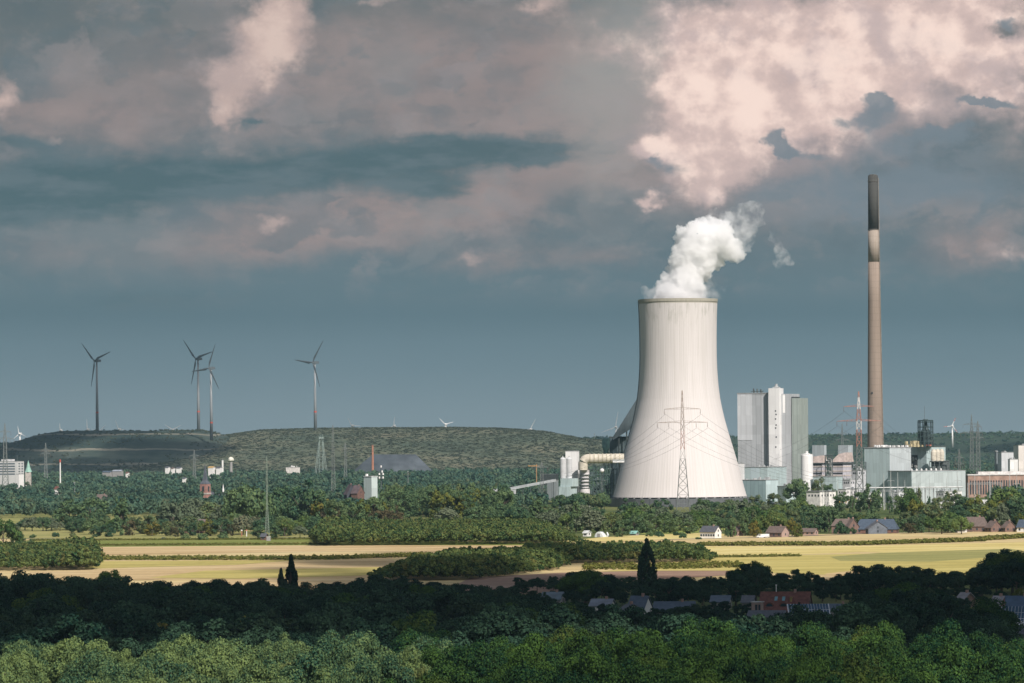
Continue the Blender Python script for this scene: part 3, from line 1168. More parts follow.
    r = thing('boiler_block', 'turquoise block carrying yellow machinery and a dark steel cage', 'power plant building', q.loc, q.rz)
    part('wall', q.block(MB()), TEAL, r)
    part('roof', roof_slab(MB(), q, q.h + .003, .6, .8), STEEL, r)
    mb = MB()
    mb.box(-q.wl + .5, -.3, q.z(468), -q.wl * .58, -.003, q.z(455))  # black plate on the wall stands in for the shade of a recess
    part('recess_shade', mb, DARK, r)
    mb = MB()
    for i in range(8):
        x, z = -q.wl * rnd.uniform(.62, .95), q.z(rnd.uniform(456, 467))
        mb.box(x - .9, -.9, z - .9, x + .9, -.31, z + .9)
    each('machine', mb, plain(.5, .5, .48), r)
    # stacked yellow plant on the roof
    c0 = at(905, 446, 3690) - q.loc
    cz, sz = math.cos(-q.rz), math.sin(-q.rz)
    def loc(px, Y=3690.0, py=446):
        p = at(px, py, Y) - q.loc
        return p.x * cz - p.y * sz, p.x * sz + p.y * cz
    mb = MB()
    for i in range(26):
        x, y = loc(rnd.uniform(906, 929), 3685 + rnd.uniform(0, 12))
        z1 = q.z(rnd.uniform(440.5, 445.0))
        a = rnd.uniform(.8, 2.0)
        mb.box(x - a, y - a, q.h, x + a, y + a, z1)
    each('roof_machine', mb, plain(.52, .45, .28, .7, 0, .4, .4), r)
    mb = MB()
    x, y = loc(926.5, 3686)
    mb.box(x - 5, y - 1, q.h + .8, x + 5, y + 1, q.z(444.6))
    part('red_gantry', mb, plain(.45, .16, .11), r)
    # the cage
    x, y = loc(925.6, 3690)
    cw = 7.6 * q.s
    mb = MB()
    z0, z1 = q.h, q.z(421)
    for i in range(12):
        a = 2 * PI * i / 12
        p = (x + cw * math.cos(a), y + cw * math.sin(a))
        mb.bar((*p, z0), (*p, z1), .42)
    for py in (422, 427, 432, 437, 442):
        z = q.z(py)
        ring = [(x + cw * math.cos(2 * PI * i / 12), y + cw * math.sin(2 * PI * i / 12), z) for i in range(13)]
        for a, b in zip(ring[:-1], ring[1:]):
            mb.bar(a, b, .4)
    for i in range(12):
        a, b = 2 * PI * i / 12, 2 * PI * (i + 1) / 12
        for pa, pb in ((445, 438), (438, 433)):
            mb.bar((x + cw * math.cos(a), y + cw * math.sin(a), q.z(pa)), (x + cw * math.cos(b), y + cw * math.sin(b), q.z(pb)), .3)
    mb.lathe([(cw * 1.02, z1), (cw * 1.02, z1 + .8), (cw * .35, q.z(419.8)), (cw * .3, q.z(419.2))], 12, (x, y))
    cage = part('steel_cage', mb, plain(.035, .06, .06, .6), r)
    mb = MB()
    mb.lathe([(cw * .72, z0), (cw * .72, q.z(432)), (cw * .5, q.z(430)), (cw * .3, q.z(427)), (cw * .22, z1)], 14, (x, y))
    part('vessel', mb, plain(.05, .075, .08, .6), cage)
    mb = MB()
    mb.bar((x - 1, y, q.z(419.5)), (x - 1, y, q.z(406.5)), .22)
    part('antenna', mb, STEEL, cage)
    # cream hoppers on dark legs at the right corner
    mb = MB()
    for px in (933.5, 937.5, 941.5):
        hx, hy = loc(px, 3676)
        mb.lathe([(2.6, q.z(461.2)), (2.6, q.z(452)), (1.5, q.z(449.5)), (.6, q.z(449))], 14, (hx, hy))
    each('hopper', mb, CREAM, r)
    mb = MB()
    ax, ay = loc(929.5, 3674)
    bx, by = loc(949, 3674)
    for i in range(5):
        t = i / 4
        mb.bar((ax + (bx - ax) * t, ay + (by - ay) * t, q.z(471)), (ax + (bx - ax) * t, ay + (by - ay) * t, q.z(461.3)), .5)
    mb.tube([(ax, ay, q.z(461.3)), (bx, by, q.z(461.3))], .7, 4)
    cx, cy = loc(931, 3678)
    dx, dy = loc(943.5, 3678)
    mb.prism([(cx, cy), (dx, dy), (dx + 3, dy + 5), (cx + 3, cy + 5)], q.z(471), q.z(462))
    part('hopper_legs', mb, STEEL, r)

    # ---------------- left of the tower: white filter tower, twin silos, duct, dark hall
    q = Corner(565.5, 577.5, 579.3, 451.2, 3505, 12)
    r = thing('absorber_house', 'narrow white tower block behind the twin silos', 'industrial building', q.loc, q.rz)
    part('wall', q.block(MB()), WHITEM, r)
    part('roof', roof_slab(MB(), q, q.h + .003, .2, .5), ROOFG, r)
    q = Corner(558.8, 570, 577, 486.5, 3470, 25)
    r = thing('silo_base_house', 'stepped turquoise block below the twin silos', 'industrial building', q.loc, q.rz)
    mb = q.block(MB())
    part('wall', mb, TEAL, r)
    mb = MB()
    mb.box(-q.wl + 1.2, 1, q.h + .003, q.s * 3.2 - 1, q.wr - 1, q.z(478.5))
    part('upper_wall', mb, TEAL, r)
    for px, lb in ((562.9, 'left silver silo of the pair on the turquoise block'), (569.2, 'right silver silo of the pair on the turquoise block')):
        Y = 3478.0
        p = at(px, 470, Y)
        r = thing('silo', lb, 'silo', (p.x, Y, q.z(478.3)), 0, 'twin silver silos')
        h = at(px, 458.8, Y).z - q.z(478.3)
        mb = MB()
        mb.lathe([(2.75 * .92, .0), (2.75 * .92, h), (1.2, h + 1.2)], 24)
        part('body', mb, plain(.55, .56, .57, .35, .0, .15, .2), r, None, False)
        mb = MB()
        mb.box(-.5, -.5, h + 1.0, .5, .5, h + 2.6)
        for z in np.linspace(2, h - 1, 5):
            mb.lathe([(2.6, z), (2.6, z + .15)], 20)
        part('fittings', mb, STEELL, r)
    # horizontal beige duct with a bend down
    Y = 3490.0
    r = thing('gas_duct', 'fat cream duct bending down beside the white tower block', 'duct', at(583, 500, Y) * 1 - Vector((0, 0, at(583, 500, Y).z)))
    o0 = r.location.copy()
    L = lambda px, py, dy=0.0: at(px, py, Y + dy) - o0
    pts = [L(583.0, 470)] + [L(588.5 + 5.5 * math.cos(a), 463.7 - 5.0 * math.sin(a)) for a in np.linspace(PI, PI / 2, 8)] + [L(600, 458.6), L(612, 458.4), L(624, 458.2)]
    mb = MB()
    mb.tube(pts, 4.1, 18)
    part('duct', mb, CREAM, r)
    mb = MB()
    for px in np.arange(590, 623, 4.2):
        p = L(px, 458.5)
        mb.tube([p - Vector((.35, 0, 0)), p + Vector((.35, 0, 0))], 4.5, 18)
    each('flange', mb, plain(.46, .42, .32), r)
    mb = MB()
    p = L(618.5, 460.5, -8)
    mb.box(p.x - 5, p.y - 2, p.z - 1.7, p.x + 5, p.y + 2, p.z - .2, 0)
    mb.box(p.x - 5.2, p.y - 2.2, p.z - .19, p.x + 5.2, p.y + 2.2, p.z + .9, 1)
    part('cabin', mb, [plain(.75, .75, .75), plain(.4, .42, .42)], r)
    # ringed vessel under the duct
    p = at(584.6, 485, 3495)
    r = thing('scrubber_vessel', 'pale round scrubber vessel ringed with dark platforms below the duct', 'vessel', (p.x, 3495, 0))
    Z = lambda py: at(584.6, py, 3495).z
    mb = MB()
    mb.lathe([(4.6, 0), (4.6, Z(489)), (3.9, Z(487)), (3.9, Z(476)), (4.3, Z(474)), (4.3, Z(469.8)), (3.6, Z(468.8))], 24)
    part('body', mb, plain(.62, .60, .60, .5, 0, .2, .2), r)
    mb = MB()
    for py in (475.2, 478.6, 482.0, 485.5, 488.2, 469.2):
        mb.lathe([(5.2, Z(py)), (5.2, Z(py) + .55)], 20)
    each('platform', mb, STEEL, r)
    # dark hall left of the tower with slanted coal gallery
    q = Corner(609.5, 628, 645, 437.3, 3780, 20)
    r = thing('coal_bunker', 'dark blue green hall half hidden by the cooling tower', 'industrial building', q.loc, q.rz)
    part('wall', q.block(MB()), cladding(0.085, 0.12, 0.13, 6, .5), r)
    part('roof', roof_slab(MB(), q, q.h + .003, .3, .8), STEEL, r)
    mb = MB()
    mb.box(-q.wl * .62, -.3, q.z(452), -q.wl * .2, -.003, q.h - 1)
    part('facade_panel', mb, cladding(0.13, 0.17, 0.18, 6, .5), r)
    Y = 3770.0
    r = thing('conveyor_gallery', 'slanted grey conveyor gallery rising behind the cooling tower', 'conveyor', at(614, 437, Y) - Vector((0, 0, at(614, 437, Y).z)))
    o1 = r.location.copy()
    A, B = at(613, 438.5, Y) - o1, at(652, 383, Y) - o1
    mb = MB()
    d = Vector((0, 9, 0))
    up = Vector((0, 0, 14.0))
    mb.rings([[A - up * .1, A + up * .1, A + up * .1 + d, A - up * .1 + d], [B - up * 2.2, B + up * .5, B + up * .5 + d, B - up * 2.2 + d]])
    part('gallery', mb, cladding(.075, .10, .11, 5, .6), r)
    mb = MB()
    for t in np.linspace(.15, .95, 5):
        p = A.lerp(B, t)
        mb.bar((p.x, p.y + 3, 0), (p.x, p.y + 3, p.z), .6)
    each('trestle', mb, STEEL, r)
    p = at(606, 450, 3740)
    r = thing('hopper_tank', 'turquoise tank with a cone foot beside the dark hall', 'tank', (p.x, 3740, 0))
    Z = lambda py: at(606, py, 3740).z
    mb = MB()
    mb.lathe([(1.8, Z(456)), (2.4, Z(451)), (3.5, Z(447.5)), (3.7, Z(438.2)), (1.0, Z(437.2))], 20)
    part('tank', mb, plain(.22, .36, .34), r)
    mb = MB()
    for sx, sy in ((-2, -2), (2, -2), (2, 2), (-2, 2)):
        mb.bar((sx, sy, 0), (sx, sy, Z(448)), .35)
    each('leg', mb, STEEL, r)
    # scaffold of pipes below the duct
    a, b = at(590, 500, 3585), at(617, 464, 3585)
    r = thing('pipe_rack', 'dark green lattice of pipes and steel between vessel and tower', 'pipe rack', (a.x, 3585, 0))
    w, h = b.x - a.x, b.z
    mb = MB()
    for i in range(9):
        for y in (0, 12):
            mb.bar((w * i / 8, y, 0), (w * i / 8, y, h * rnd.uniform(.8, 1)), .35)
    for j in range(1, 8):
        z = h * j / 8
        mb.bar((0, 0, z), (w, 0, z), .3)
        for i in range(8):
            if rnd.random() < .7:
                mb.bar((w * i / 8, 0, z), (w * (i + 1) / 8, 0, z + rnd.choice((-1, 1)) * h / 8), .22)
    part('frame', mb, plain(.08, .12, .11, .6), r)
    mb = MB()
    for i in range(10):
        x, z = rnd.uniform(0, w * .8), rnd.uniform(3, h - 4)
        mb.box(x, 5, z, x + rnd.uniform(2, 5), 11, z + rnd.uniform(2, 6))
    each('duct_box', mb, plain(.10, .14, .14, .7, 0, .4, .3), r)
    mb = MB()
    for i in range(8):
        x, z = rnd.uniform(0, w * .7), rnd.uniform(3, h - 2)
        mb.tube([(x, 2, z), (x + 5, 2, z), (x + 5, 2, max(0, z - 10))], rnd.uniform(.3, .7), 8)
    each('pipe', mb, plain(.20, .23, .22, .6), r)
    p = at(602, 470.5, 3480)
    r = thing('ball_tank', 'white ball shaped tank on a thin mast beside the cooling tower', 'tank', (p.x, 3480, 0))
    mb = MB()
    mb.lathe([(.05, p.z - 1.9)] + [(1.9 * math.cos(t), p.z + 1.9 * math.sin(t)) for t in np.linspace(-1.4, 1.4, 9)] + [(.05, p.z + 1.9)], 18)
    part('ball', mb, WHITEM, r, None, True)
    mb = MB()
    mb.bar((0, 0, 0), (0, 0, p.z - 1.7), .35)
    part('mast', mb, STEEL, r)
    # conveyor bridge and shed further left
    Y = 3900.0
    r = thing('conveyor_bridge', 'long pale conveyor bridge sloping towards the plant', 'conveyor', at(500, 500, Y) - Vector((0, 0, at(500, 500, Y).z)))
    o2 = r.location.copy()
    A, B = at(505, 491, Y) - o2, at(556, 481.5, Y) - o2
    mb = MB()
    mb.rings([[A, A + Vector((0, 0, 2.6)), A + Vector((0, 5, 2.6)), A + Vector((0, 5, 0))], [B, B + Vector((0, 0, 2.6)), B + Vector((0, 5, 2.6)), B + Vector((0, 5, 0))]])
    part('gallery', mb, plain(.38, .41, .42), r)
    mb = MB()
    for t in np.linspace(.05, .95, 7):
        p = A.lerp(B, t)
        mb.bar((p.x, p.y + 1, 0), (p.x, p.y + 1, p.z), .35)
    each('trestle', mb, STEEL, r)
    q = Corner(547, 556, 558.5, 480.5, 3950, 25)
    r = thing('coal_shed', 'grey blue box shed left of the twin silos', 'industrial building', q.loc, q.rz)
    part('wall', q.block(MB()), GREY_D, r)
    part('roof', roof_slab(MB(), q, q.h + .003, .3, .5), ROOFG, r)
    q = Corner(541, 557, 558.5, 474.5, 4400, 15)
    r = thing('coal_shed', 'long dark shed at the wood edge behind the grey box shed', 'industrial building', q.loc, q.rz)
    part('wall', q.block(MB()), plain(.05, .06, .06), r)
    part('roof', roof_slab(MB(), q, q.h + .003, .4, .8), plain(.12, .14, .14), r)
    q = Corner(493, 512, 516, 489.5, 3850, 15)
    r = thing('transfer_house', 'white low shed at the start of the conveyor bridge', 'industrial building', q.loc, q.rz)
    part('wall', q.block(MB()), PALEM, r)
    part('roof', roof_slab(MB(), q, q.h + .003, .3, .5), plain(.6, .62, .62), r)

    # ---------------- white substation building and gear in front
    q = Corner(806.5, 820, 836, 491.8, 3440, 40)
    r = thing('substation_house', 'long white flat house with small windows in the tree line', 'building', q.loc, q.rz)
    part('wall', q.block(MB()), plain(.76, .74, .70), r)
    part('roof', roof_slab(MB(), q, q.h + .003, .5, .7), plain(.22, .22, .22), r)
    for i in range(4):
        x = -q.wl * (.85 - .23 * i)
        mb = MB().box(x, -.1, q.h - 4, x + 1.4, -.003, q.h - 2.4)
        part('window', mb, WIN, r)
    for i in range(5):
        y = q.wr * (.1 + .18 * i)
        mb = MB().box(.003, y, q.h - 4, .1, y + 1.5, q.h - 2.4)
        part('window', mb, WIN, r)
    # white transformer housings with yellow bushings
    words = ('leftmost of', 'second of', 'third of', 'fourth of', 'rightmost of')
    for i, px in enumerate((841, 847.5, 855, 864, 872)):
        p = gp(px, 508)
        Y = p.y
        r = thing('transformer', words[i] + ' the white transformer cabinets with yellow tops', 'transformer', (p.x, Y, 0), R(-20), 'transformer cabinets in front of the halls')
        mb = MB().box(-2.3, -1.6, 0, 2.3, 1.6, 4.0)
        part('tank', mb, plain(.74, .72, .68), r)
        mb = MB()
        for k in range(8):
            mb.box(-2.0 + k * .55, -2.0, .8, -1.8 + k * .55, -1.603, 3.4)
        part('radiator', mb, STEELL, r)
        mb = MB()
        for k in (-1.2, 1.2):
            mb.lathe([(.35, 4.0), (.55, 5), (.35, 6), (.5, 7), (.2, 8.6)], 10, (k, 0))
        each('bushing', mb, YELLOW, r)
    # lightning and gantry poles of the switchyard
    n = 0
    for i, (px, pt) in enumerate(((823, 484), (838, 480), (851, 466), (866, 478), (876, 486), (884, 474), (891, 470), (898, 472), (905, 480), (919, 482), (930, 478), (947, 476), (958, 470), (975, 474), (990, 472), (1010, 470), (1017, 474))):
        p = gp(px, 508 + (i % 3))
        h = at(px, pt, p.y).z
        mb = MB()
        mb.lathe([(.34, 0), (.26, h * .7), (.1, h)], 8)
        r = thing('switchyard_mast', 'thin pale switchyard mast in front of the turquoise halls', 'mast', (p.x, p.y, 0), 0, 'thin switchyard masts before the halls')
        part('pole', mb, plain(.50, .52, .50), r)
        if i % 2 == 0:
            mb = MB().bar((-3.0, 0, h * .72), (3.0, 0, h * .72), .14)
            mb.bar((-3, 0, h * .72), (-3, 0, h * .72 - 1.5), .1)
            mb.bar((3, 0, h * .72), (3, 0, h * .72 - 1.5), .1)
            part('crossbar', mb, STEELL, r)
    for i, (x0, x1, pt, lb) in enumerate(((880, 895, 490, 'left steel portal gantry in front of the machine hall'), (922, 946, 488, 'wide steel portal gantry in front of the low hall'), (968, 1004, 483, 'long steel portal gantry before the brick hall'))):
        a, b = gp(x0, 509), gp(x1, 509)
        r = thing('switchyard_gantry', lb, 'gantry', a, 0)
        w = b.x - a.x
        h = at(x0, pt, a.y).z
        for x in np.linspace(0, w, 4):
            part('post', lattice(MB(), (x, 0, 0), (x, 0, h), 1.2, 6, .09, 0, .6), STEELL, r)
        mb = MB()
        for dz in (0, 1.2):
            mb.bar((0, 0, h - dz), (w, 0, h - dz), .12)
        for k in range(20):
            mb.bar((w * k / 20, 0, h - 1.2 * (k % 2)), (w * (k + 1) / 20, 0, h - 1.2 * ((k + 1) % 2)), .09)
        part('beam', mb, STEELL, r)

    # low pale service houses and a pipe bridge before the halls
    for (xl, xc, xr, pt, Y, th, mt, nm, lb) in ((838, 846, 858, 489.5, 3400, 40, plain(.72, .71, .69), 'relay_house', 'low white relay house behind the yellow topped cabinets'),
                                       (858, 868, 882, 493.0, 3390, 35, plain(.66, .67, .66), 'relay_house', 'long pale relay house right of the white one'),
                                       (893, 899, 911, 492.0, 3400, 45, plain(.60, .62, .62), 'relay_house', 'small grey relay house before the corner of the low hall'),
                                       (852, 858, 866, 470.5, 3560, 40, plain(.52, .53, .55), 'fan_house', 'grey fan house between striped pylon and machine hall'),
                                       (843, 850, 858, 480.0, 3540, 40, plain(.60, .60, .62), 'fan_house', 'pale fan house in front of the wide lilac filter block'),
                                       (936, 944, 962, 491.5, 3410, 50, plain(.72, .72, .70), 'relay_house', 'white relay house under the right half of the low hall')):
        q = Corner(xl, xc, xr, pt, Y, th)
        r = thing(nm, lb, 'building', q.loc, q.rz)
        part('wall', q.block(MB()), mt, r)
        part('roof', roof_slab(MB(), q, q.h + .003, .3, .5), plain(.35, .36, .36), r)
        for i in range(3):
            x = -q.wl * (.85 - .28 * i)
            part('window', MB().box(x, -.1, q.h - 3.2, x + 1.3, -.003, q.h - 1.6), WIN, r)
        for i in range(3):
            y = q.wr * (.12 + .28 * i)
            part('window', MB().box(.003, y, q.h - 3.2, .1, y + 1.4, q.h - 1.6), WIN, r)
        each('roof_vent', clutter(MB(), rnd, -q.wl * .9, .5, -.5, max(1.2, q.wr * .8), q.h + .5, 4, 1.8), STEELL, r)
    a, b = at(846, 488, 3480), at(963, 486, 3480)
    r = thing('pipe_bridge', 'long pale pipe bridge on steel legs along the foot of the turquoise halls', 'pipe bridge', (a.x, 3480, 0))
    w = b.x - a.x
    mb = MB()
    for i in range(3):
        mb.tube([(0, i * 1.6, a.z), (w, i * 1.6, a.z)], .55 - .1 * i, 10)
    each('pipe', mb, plain(.62, .63, .62, .4), r)
    for i in range(14):
        x = w * (i + .5) / 14
        mb = MB().bar((x, -.8, 0), (x, -.8, a.z - .6), .25).bar((x, 4, 0), (x, 4, a.z - .6), .25).bar((x, -1.2, a.z - .75), (x, 4.4, a.z - .75), .22)
        part('leg_frame', mb, STEELL, r)

    # ---------------- brick works hall on the right
    q = Corner(964.5, 968, 1060, 475.5, 3900, 78)
    r = thing('brick_hall', 'long red brick works hall with a pale flat roof', 'industrial building', q.loc, q.rz)
    part('wall', q.block(MB()), plain(.36, .24, .19, .9, 0, .3, .15), r)
    mb = roof_slab(MB(), q, q.h + .003, .8, 1.2)
    mb.box(-q.wl + 2, q.wr * .12, q.h + 1.21, -2, q.wr * 1.0, q.h + 3.6)
    part('roof', mb, plain(.62, .60, .58), r)
    for i in range(34):
        y = q.wr * (.02 + .028 * i)
        mb = MB().box(.003, y, 3, .3, y + q.wr * .014, q.h - 5)
        part('window', mb, WIN, r)
    # grey and white blocks far right
    for (xl, xc, xr, pt, Y, th, mt, lb, nm) in ((997.5, 1001.5, 1015, 452.6, 5200, 70, PALEM, 'pale grey box works block in the far woods at right', 'works_block'),
                                       (1013.5, 1018.5, 1040, 445.5, 5100, 68, cladding(.70, .66, .62, 7, .85), 'tall cream works block cut by the right edge', 'works_block'),
                                       (1008, 1010, 1018, 459.5, 5050, 70, WHITEM, 'small white annexe at the foot of the cream works block', 'works_block'),
                                       (994.5, 996.5, 998, 452, 5230, 60, GREY_D, 'narrow dark block at the left end of the grey works', 'works_block')):
        q = Corner(xl, xc, xr, pt, Y, th)
        r = thing(nm, lb, 'industrial building', q.loc, q.rz)
        part('wall', q.block(MB()), mt, r)
        part('roof', clutter(roof_slab(MB(), q, q.h + .003, .3, .6), rnd, -q.wl * .8, 1, -1, max(2, q.wr * .6), q.h + .6, 4, 2), ROOFG, r)


make_plant()


# ------------------------------------------------------------------ wind turbines
TURB = plain(.26, .28, .29, .5, 0, .08, .1)  # towers darkened: cloud shade is put into their colour
TURB_SHADED_D = plain(.11, .13, .14, .5, 0, .08, .1)  # nacelle, hub and blades, with the same shade mixed in darker
REDP = plain(.48, .10, .07, .5, 0, .1, .1)


def blade_mb(Rl, root_w, mi=0):
    """a tapered blade pointing up from the hub, facing -y"""
    mb = MB()
    rings = []
    for t, w, th in ((0.0, .45, .45), (.06, .5, .42), (.2, 1.0, .3), (.45, .72, .2), (.75, .46, .12), (.95, .25, .07), (1.0, .06, .03)):
        w *= root_w
        th *= root_w
        z = Rl * t + .3
        off = -w * .25 * min(1, t * 5)
        rings.append([(off - w / 2, 0, z), (off, -th / 2, z), (off + w / 2, 0, z), (off, th / 2, z)])
    mb.rings(rings, mi)
    return mb


def turbine(px, pyb, pyh, Rpx, ang0, Y, label, yaw=-45, band=None, group='wind turbines on the hill', mat=TURB, redtips=False, dark=True):
    b = at(px, pyb, Y)
    H = at(px, pyh, Y).z - b.z
    s = Y / F
    r = thing('wind_turbine', label, 'wind turbine', b, R(yaw), group)
    w0, w1 = (2.35 * s / 1.43, 1.2 * s / 1.43) if dark else (1.0 * s, .6 * s)
    w = lambda z: w0 + (w1 - w0) * z / H
    mb = MB()
    mb.lathe([(w(0), -3), (w(H), H)], 20)
    tw = part('tower', mb, mat, r, None, True)
    if band is not None:
        z0 = at(px, band + .8, Y).z - b.z
        z1 = at(px, band - .8, Y).z - b.z
        mb = MB()
        mb.lathe([(w(z0) + .12, z0), (w(z1) + .12, z1)], 20)
        part('red_band', mb, REDP, tw)
    k = s / 1.43 * (1 if dark else .75)
    mb = MB()
    mb.rings([[(-1.9 * k, -3.2 * k, H - .4), (1.9 * k, -3.2 * k, H - .4), (1.9 * k, -3.2 * k, H + 3.2 * k), (-1.9 * k, -3.2 * k, H + 3.2 * k)],
              [(-2.2 * k, 2 * k, H - .6), (2.2 * k, 2 * k, H - .6), (2.2 * k, 2 * k, H + 3.6 * k), (-2.2 * k, 2 * k, H + 3.6 * k)],
              [(-1.2 * k, 7 * k, H), (1.2 * k, 7 * k, H), (1.2 * k, 7 * k, H + 3.0 * k), (-1.2 * k, 7 * k, H + 3.0 * k)]])
    part('nacelle', mb, TURB_SHADED_D if dark else mat, r)
    hub = MB()
    hub.rings([[(q * math.cos(a), y, H + 1.6 * k + q * math.sin(a)) for a in np.linspace(0, 2 * PI, 13)[:-1]] for y, q in ((-3.3 * k, 1.5 * k), (-4.8 * k, 1.4 * k), (-5.8 * k, .5 * k))])
    part('hub', hub, TURB_SHADED_D if dark else mat, r)
    for i in range(3):
        a = R(ang0 + 120 * i)
        o = part('blade', blade_mb(Rpx * s, 3.6 * k if dark else 1.5 * k), TURB_SHADED_D if dark else mat, r)
        o.location = (0, -4.3 * k, H + 1.6 * k)
        o.rotation_euler = (0, PI / 2 - a, 0)
        if redtips:
            mb = MB()
            L = Rpx * s
            for t0, t1 in ((.62, .78), (.9, .99)):
                mb.rings([[(-q * 1.05, 0, L * t + .3), (0, -q * .4, L * t + .3), (q * .5, 0, L * t + .3), (0, q * .4, L * t + .3)] for t, q in ((t0, 1.25 * k), (t1, .9 * k))])
            each('red_stripe', mb, REDP, o)
    return r


turbine(97.3, 431.5, 361.8, 27, 18, 7530, 'shaded wind turbine standing alone at the left end of the hill', band=412.4)
turbine(198.6, 431, 359.9, 26.5, 14, 7530, 'taller of the two wind turbines whose rotors overlap on the hill', band=411.5)
turbine(211.5, 438.6, 369.2, 26.5, 66, 7300, 'shorter paler wind turbine standing in front of the saddle between the hills', band=422.6)
turbine(315.4, 430.5, 363.6, 27, 53, 7530, 'shaded wind turbine standing alone on the wooded hill', band=411.7)
far = [(20, 445, 434.5, 8, 100, -15, 'small white wind turbine far off at the left edge of the hill'),
       (88.0, 440, 430.2, 10.5, 92, -10, 'far white turbine left of the foot of the leftmost hill turbine'),
       (100.5, 442, 432, 9, 45, -10, 'far white turbine just right of the foot of the leftmost hill turbine'),
       (119.5, 440, 430, 10, 110, -15, 'far white turbine with one blade above the hill between the big ones'),
       (61, 440, 431, 7, 95, -10, 'faint far turbine tip at the left shoulder of the hill'),
       (173.5, 442, 430.5, 10, 28, -8, 'far white turbine with a wide V of blades left of the overlapping pair'),
       (352.5, 440, 426.5, 9, 118, -10, 'far white turbine peeping over the wooded hill right of the lone turbine'),
       (394.5, 440, 426.5, 9, 85, -10, 'far white turbine upright over the middle of the wooded hill'),
       (446, 440, 425.2, 9, 15, -10, 'far white turbine with a level blade over the wooded hill'),
       (531, 442, 430, 11.5, 63, -10, 'far turbine with one blade over the right shoulder of the wooded hill'),
       (616.2, 446, 427.8, 15.5, 80, -12, 'white wind turbine beside the conveyor gallery left of the cooling tower'),
       (952.5, 446, 426.6, 8.2, 66, -10, 'small turbine with red striped blades right of the steel cage')]
for px, pb, ph, rr, a, yaw, lb in far:
    turbine(px, pb, ph, rr, a, 9500, lb, yaw, None, 'far wind turbines beyond the hills', plain(.80, .80, .78, .5, 0, .05, .1), 'red striped' in lb, False)


# ------------------------------------------------------------------ pylons and masts
GALV = plain(.20, .22, .21, .6, .0, .2, .3)
RUST = plain(.33, .25, .20, .7, .0, .25, .3)
PWHITE = plain(.72, .70, .68, .6, 0, .1, .3)
PRED = plain(.44, .235, .19, .6, 0, .15, .3)


def pylon(px, pyt, Y, arms, label, wb, wm, mats, rb=.2, waist=.45, top_w=.5, group='high voltage pylons', pyb=None, name='electricity_pylon', npan=10):
    """arms: (py, half width in px) from the top; wb, wm: widths in px at the foot and waist; mats: (py limit, material) bands from the top"""
    s = Y / F
    base = at(px, (pyb or 512), Y)
    base.z = 0
    Z = lambda py: at(px, py, Y).z
    H = Z(pyt)
    r = thing(name, label, 'pylon' if 'pylon' in name else 'mast', base, 0, group)
    za = Z(arms[-1][0]) if arms else H * .6
    def width(z):
        if z > za:
            return max(top_w, wm * s * .8 * (1 - (z - za) / max(1, H - za)) + top_w)
        t = z / za
        return wb * s + (wm * s - wb * s) * min(1, t / .75) if t < .75 else wm * s
    levels = list(np.linspace(0, za, npan + 1)) + list(np.linspace(za, H, 6))[1:]
    bands = {}
    prev = None
    for z in levels:
        h = width(z) / 2
        q = [Vector((sx * h, sy * h, z)) for sx, sy in ((-1, -1), (1, -1), (1, 1), (-1, 1))]
        if prev:
            zc = (z + prev[0].z) / 2
            i = 0
            for j, (lim, m_) in enumerate(mats):
                if zc < Z(lim):
                    i = j + 1
            i = min(i, len(mats) - 1)
            mb = bands.setdefault(i, MB())
            for k in range(4):
                mb.bar(prev[k], q[k], rb)
                mb.bar(prev[k], q[(k + 1) % 4], rb * .6)
                mb.bar(prev[(k + 1) % 4], q[k], rb * .6)
                mb.bar(q[k], q[(k + 1) % 4], rb * .55)
        prev = q
    for i in sorted(bands):
        part('lattice_section', bands[i], mats[i][1], r)
    for j, (py, hw) in enumerate(arms):
        z, w = Z(py), hw * s
        mb = MB()
        h = width(z) / 2
        hh = max(1.2, 1.8 * s)
        for sg in (-1, 1):
            tip = Vector((sg * w, 0, z))
            for sy in (-1, 1):
                mb.bar((sg * h, sy * h, z), tip, rb * .8)
                mb.bar((sg * h, sy * h, z + hh), tip, rb * .6)
                for t in (.2, .4, .6, .8):
                    a = Vector((sg * h, sy * h, z)).lerp(tip, t)
                    b = Vector((sg * h, sy * h, z + hh)).lerp(tip, t + .1 if t < .8 else t)
                    mb.bar(a, b, rb * .5)
        part('crossarm', mb, mats[0][1] if j < 99 else GALV, r)
        mb = MB()
        for sg in (-1, 1):
            for t in ((1.0,) if j == 0 else (1.0, .55)):
                x = sg * w * t
                mb.tube([(x, 0, z), (x, 0, z - 3.2), (x, 0, z - 4.2)], [.12, .22, .1], 6)
        each('insulator', mb, plain(.16, .12, .10, .3), r)
    return r, H


big = [(400, PRED), (408, PRED), (425, PRED), (434, PWHITE), (446, PRED), (460, PWHITE), (520, RUST)]
pylon(683.2, 390.5, 3230, [(409, 18), (422.5, 25)], 'large rusty pylon standing in front of the cooling tower', 13.5, 3.2, [(428, RUST), (433, PRED), (447, PRED), (461, PWHITE), (520, GALV)], .17, pyb=514)
pylon(859.6, 391.5, 3400, [(406.5, 15), (421, 22)], 'red and white striped pylon standing left of the tall chimney', 8.5, 4.6, [(395, PRED), (412, PWHITE), (420, PRED), (430, PWHITE), (440, PRED), (447, PRED), (520, GALV)], .26, pyb=507)
pylon(542.0, 462.5, 3550, [(467.5, 6)], 'slim lattice pylon left of the twin silos', 5.5, 3.0, [(520, GALV)], .18, pyb=505)
pylon(5.5, 423.5, 4600, [(432, 6), (439, 9)], 'grey pylon before the white slab block at the left edge', 7, 3, [(520, GALV)], .22, pyb=498)
pylon(46, 443, 5600, [(450, 4), (454, 5)], 'small far pylon before the spoil heap right of the green spire', 4, 2, [(520, GALV)], .25, pyb=490)
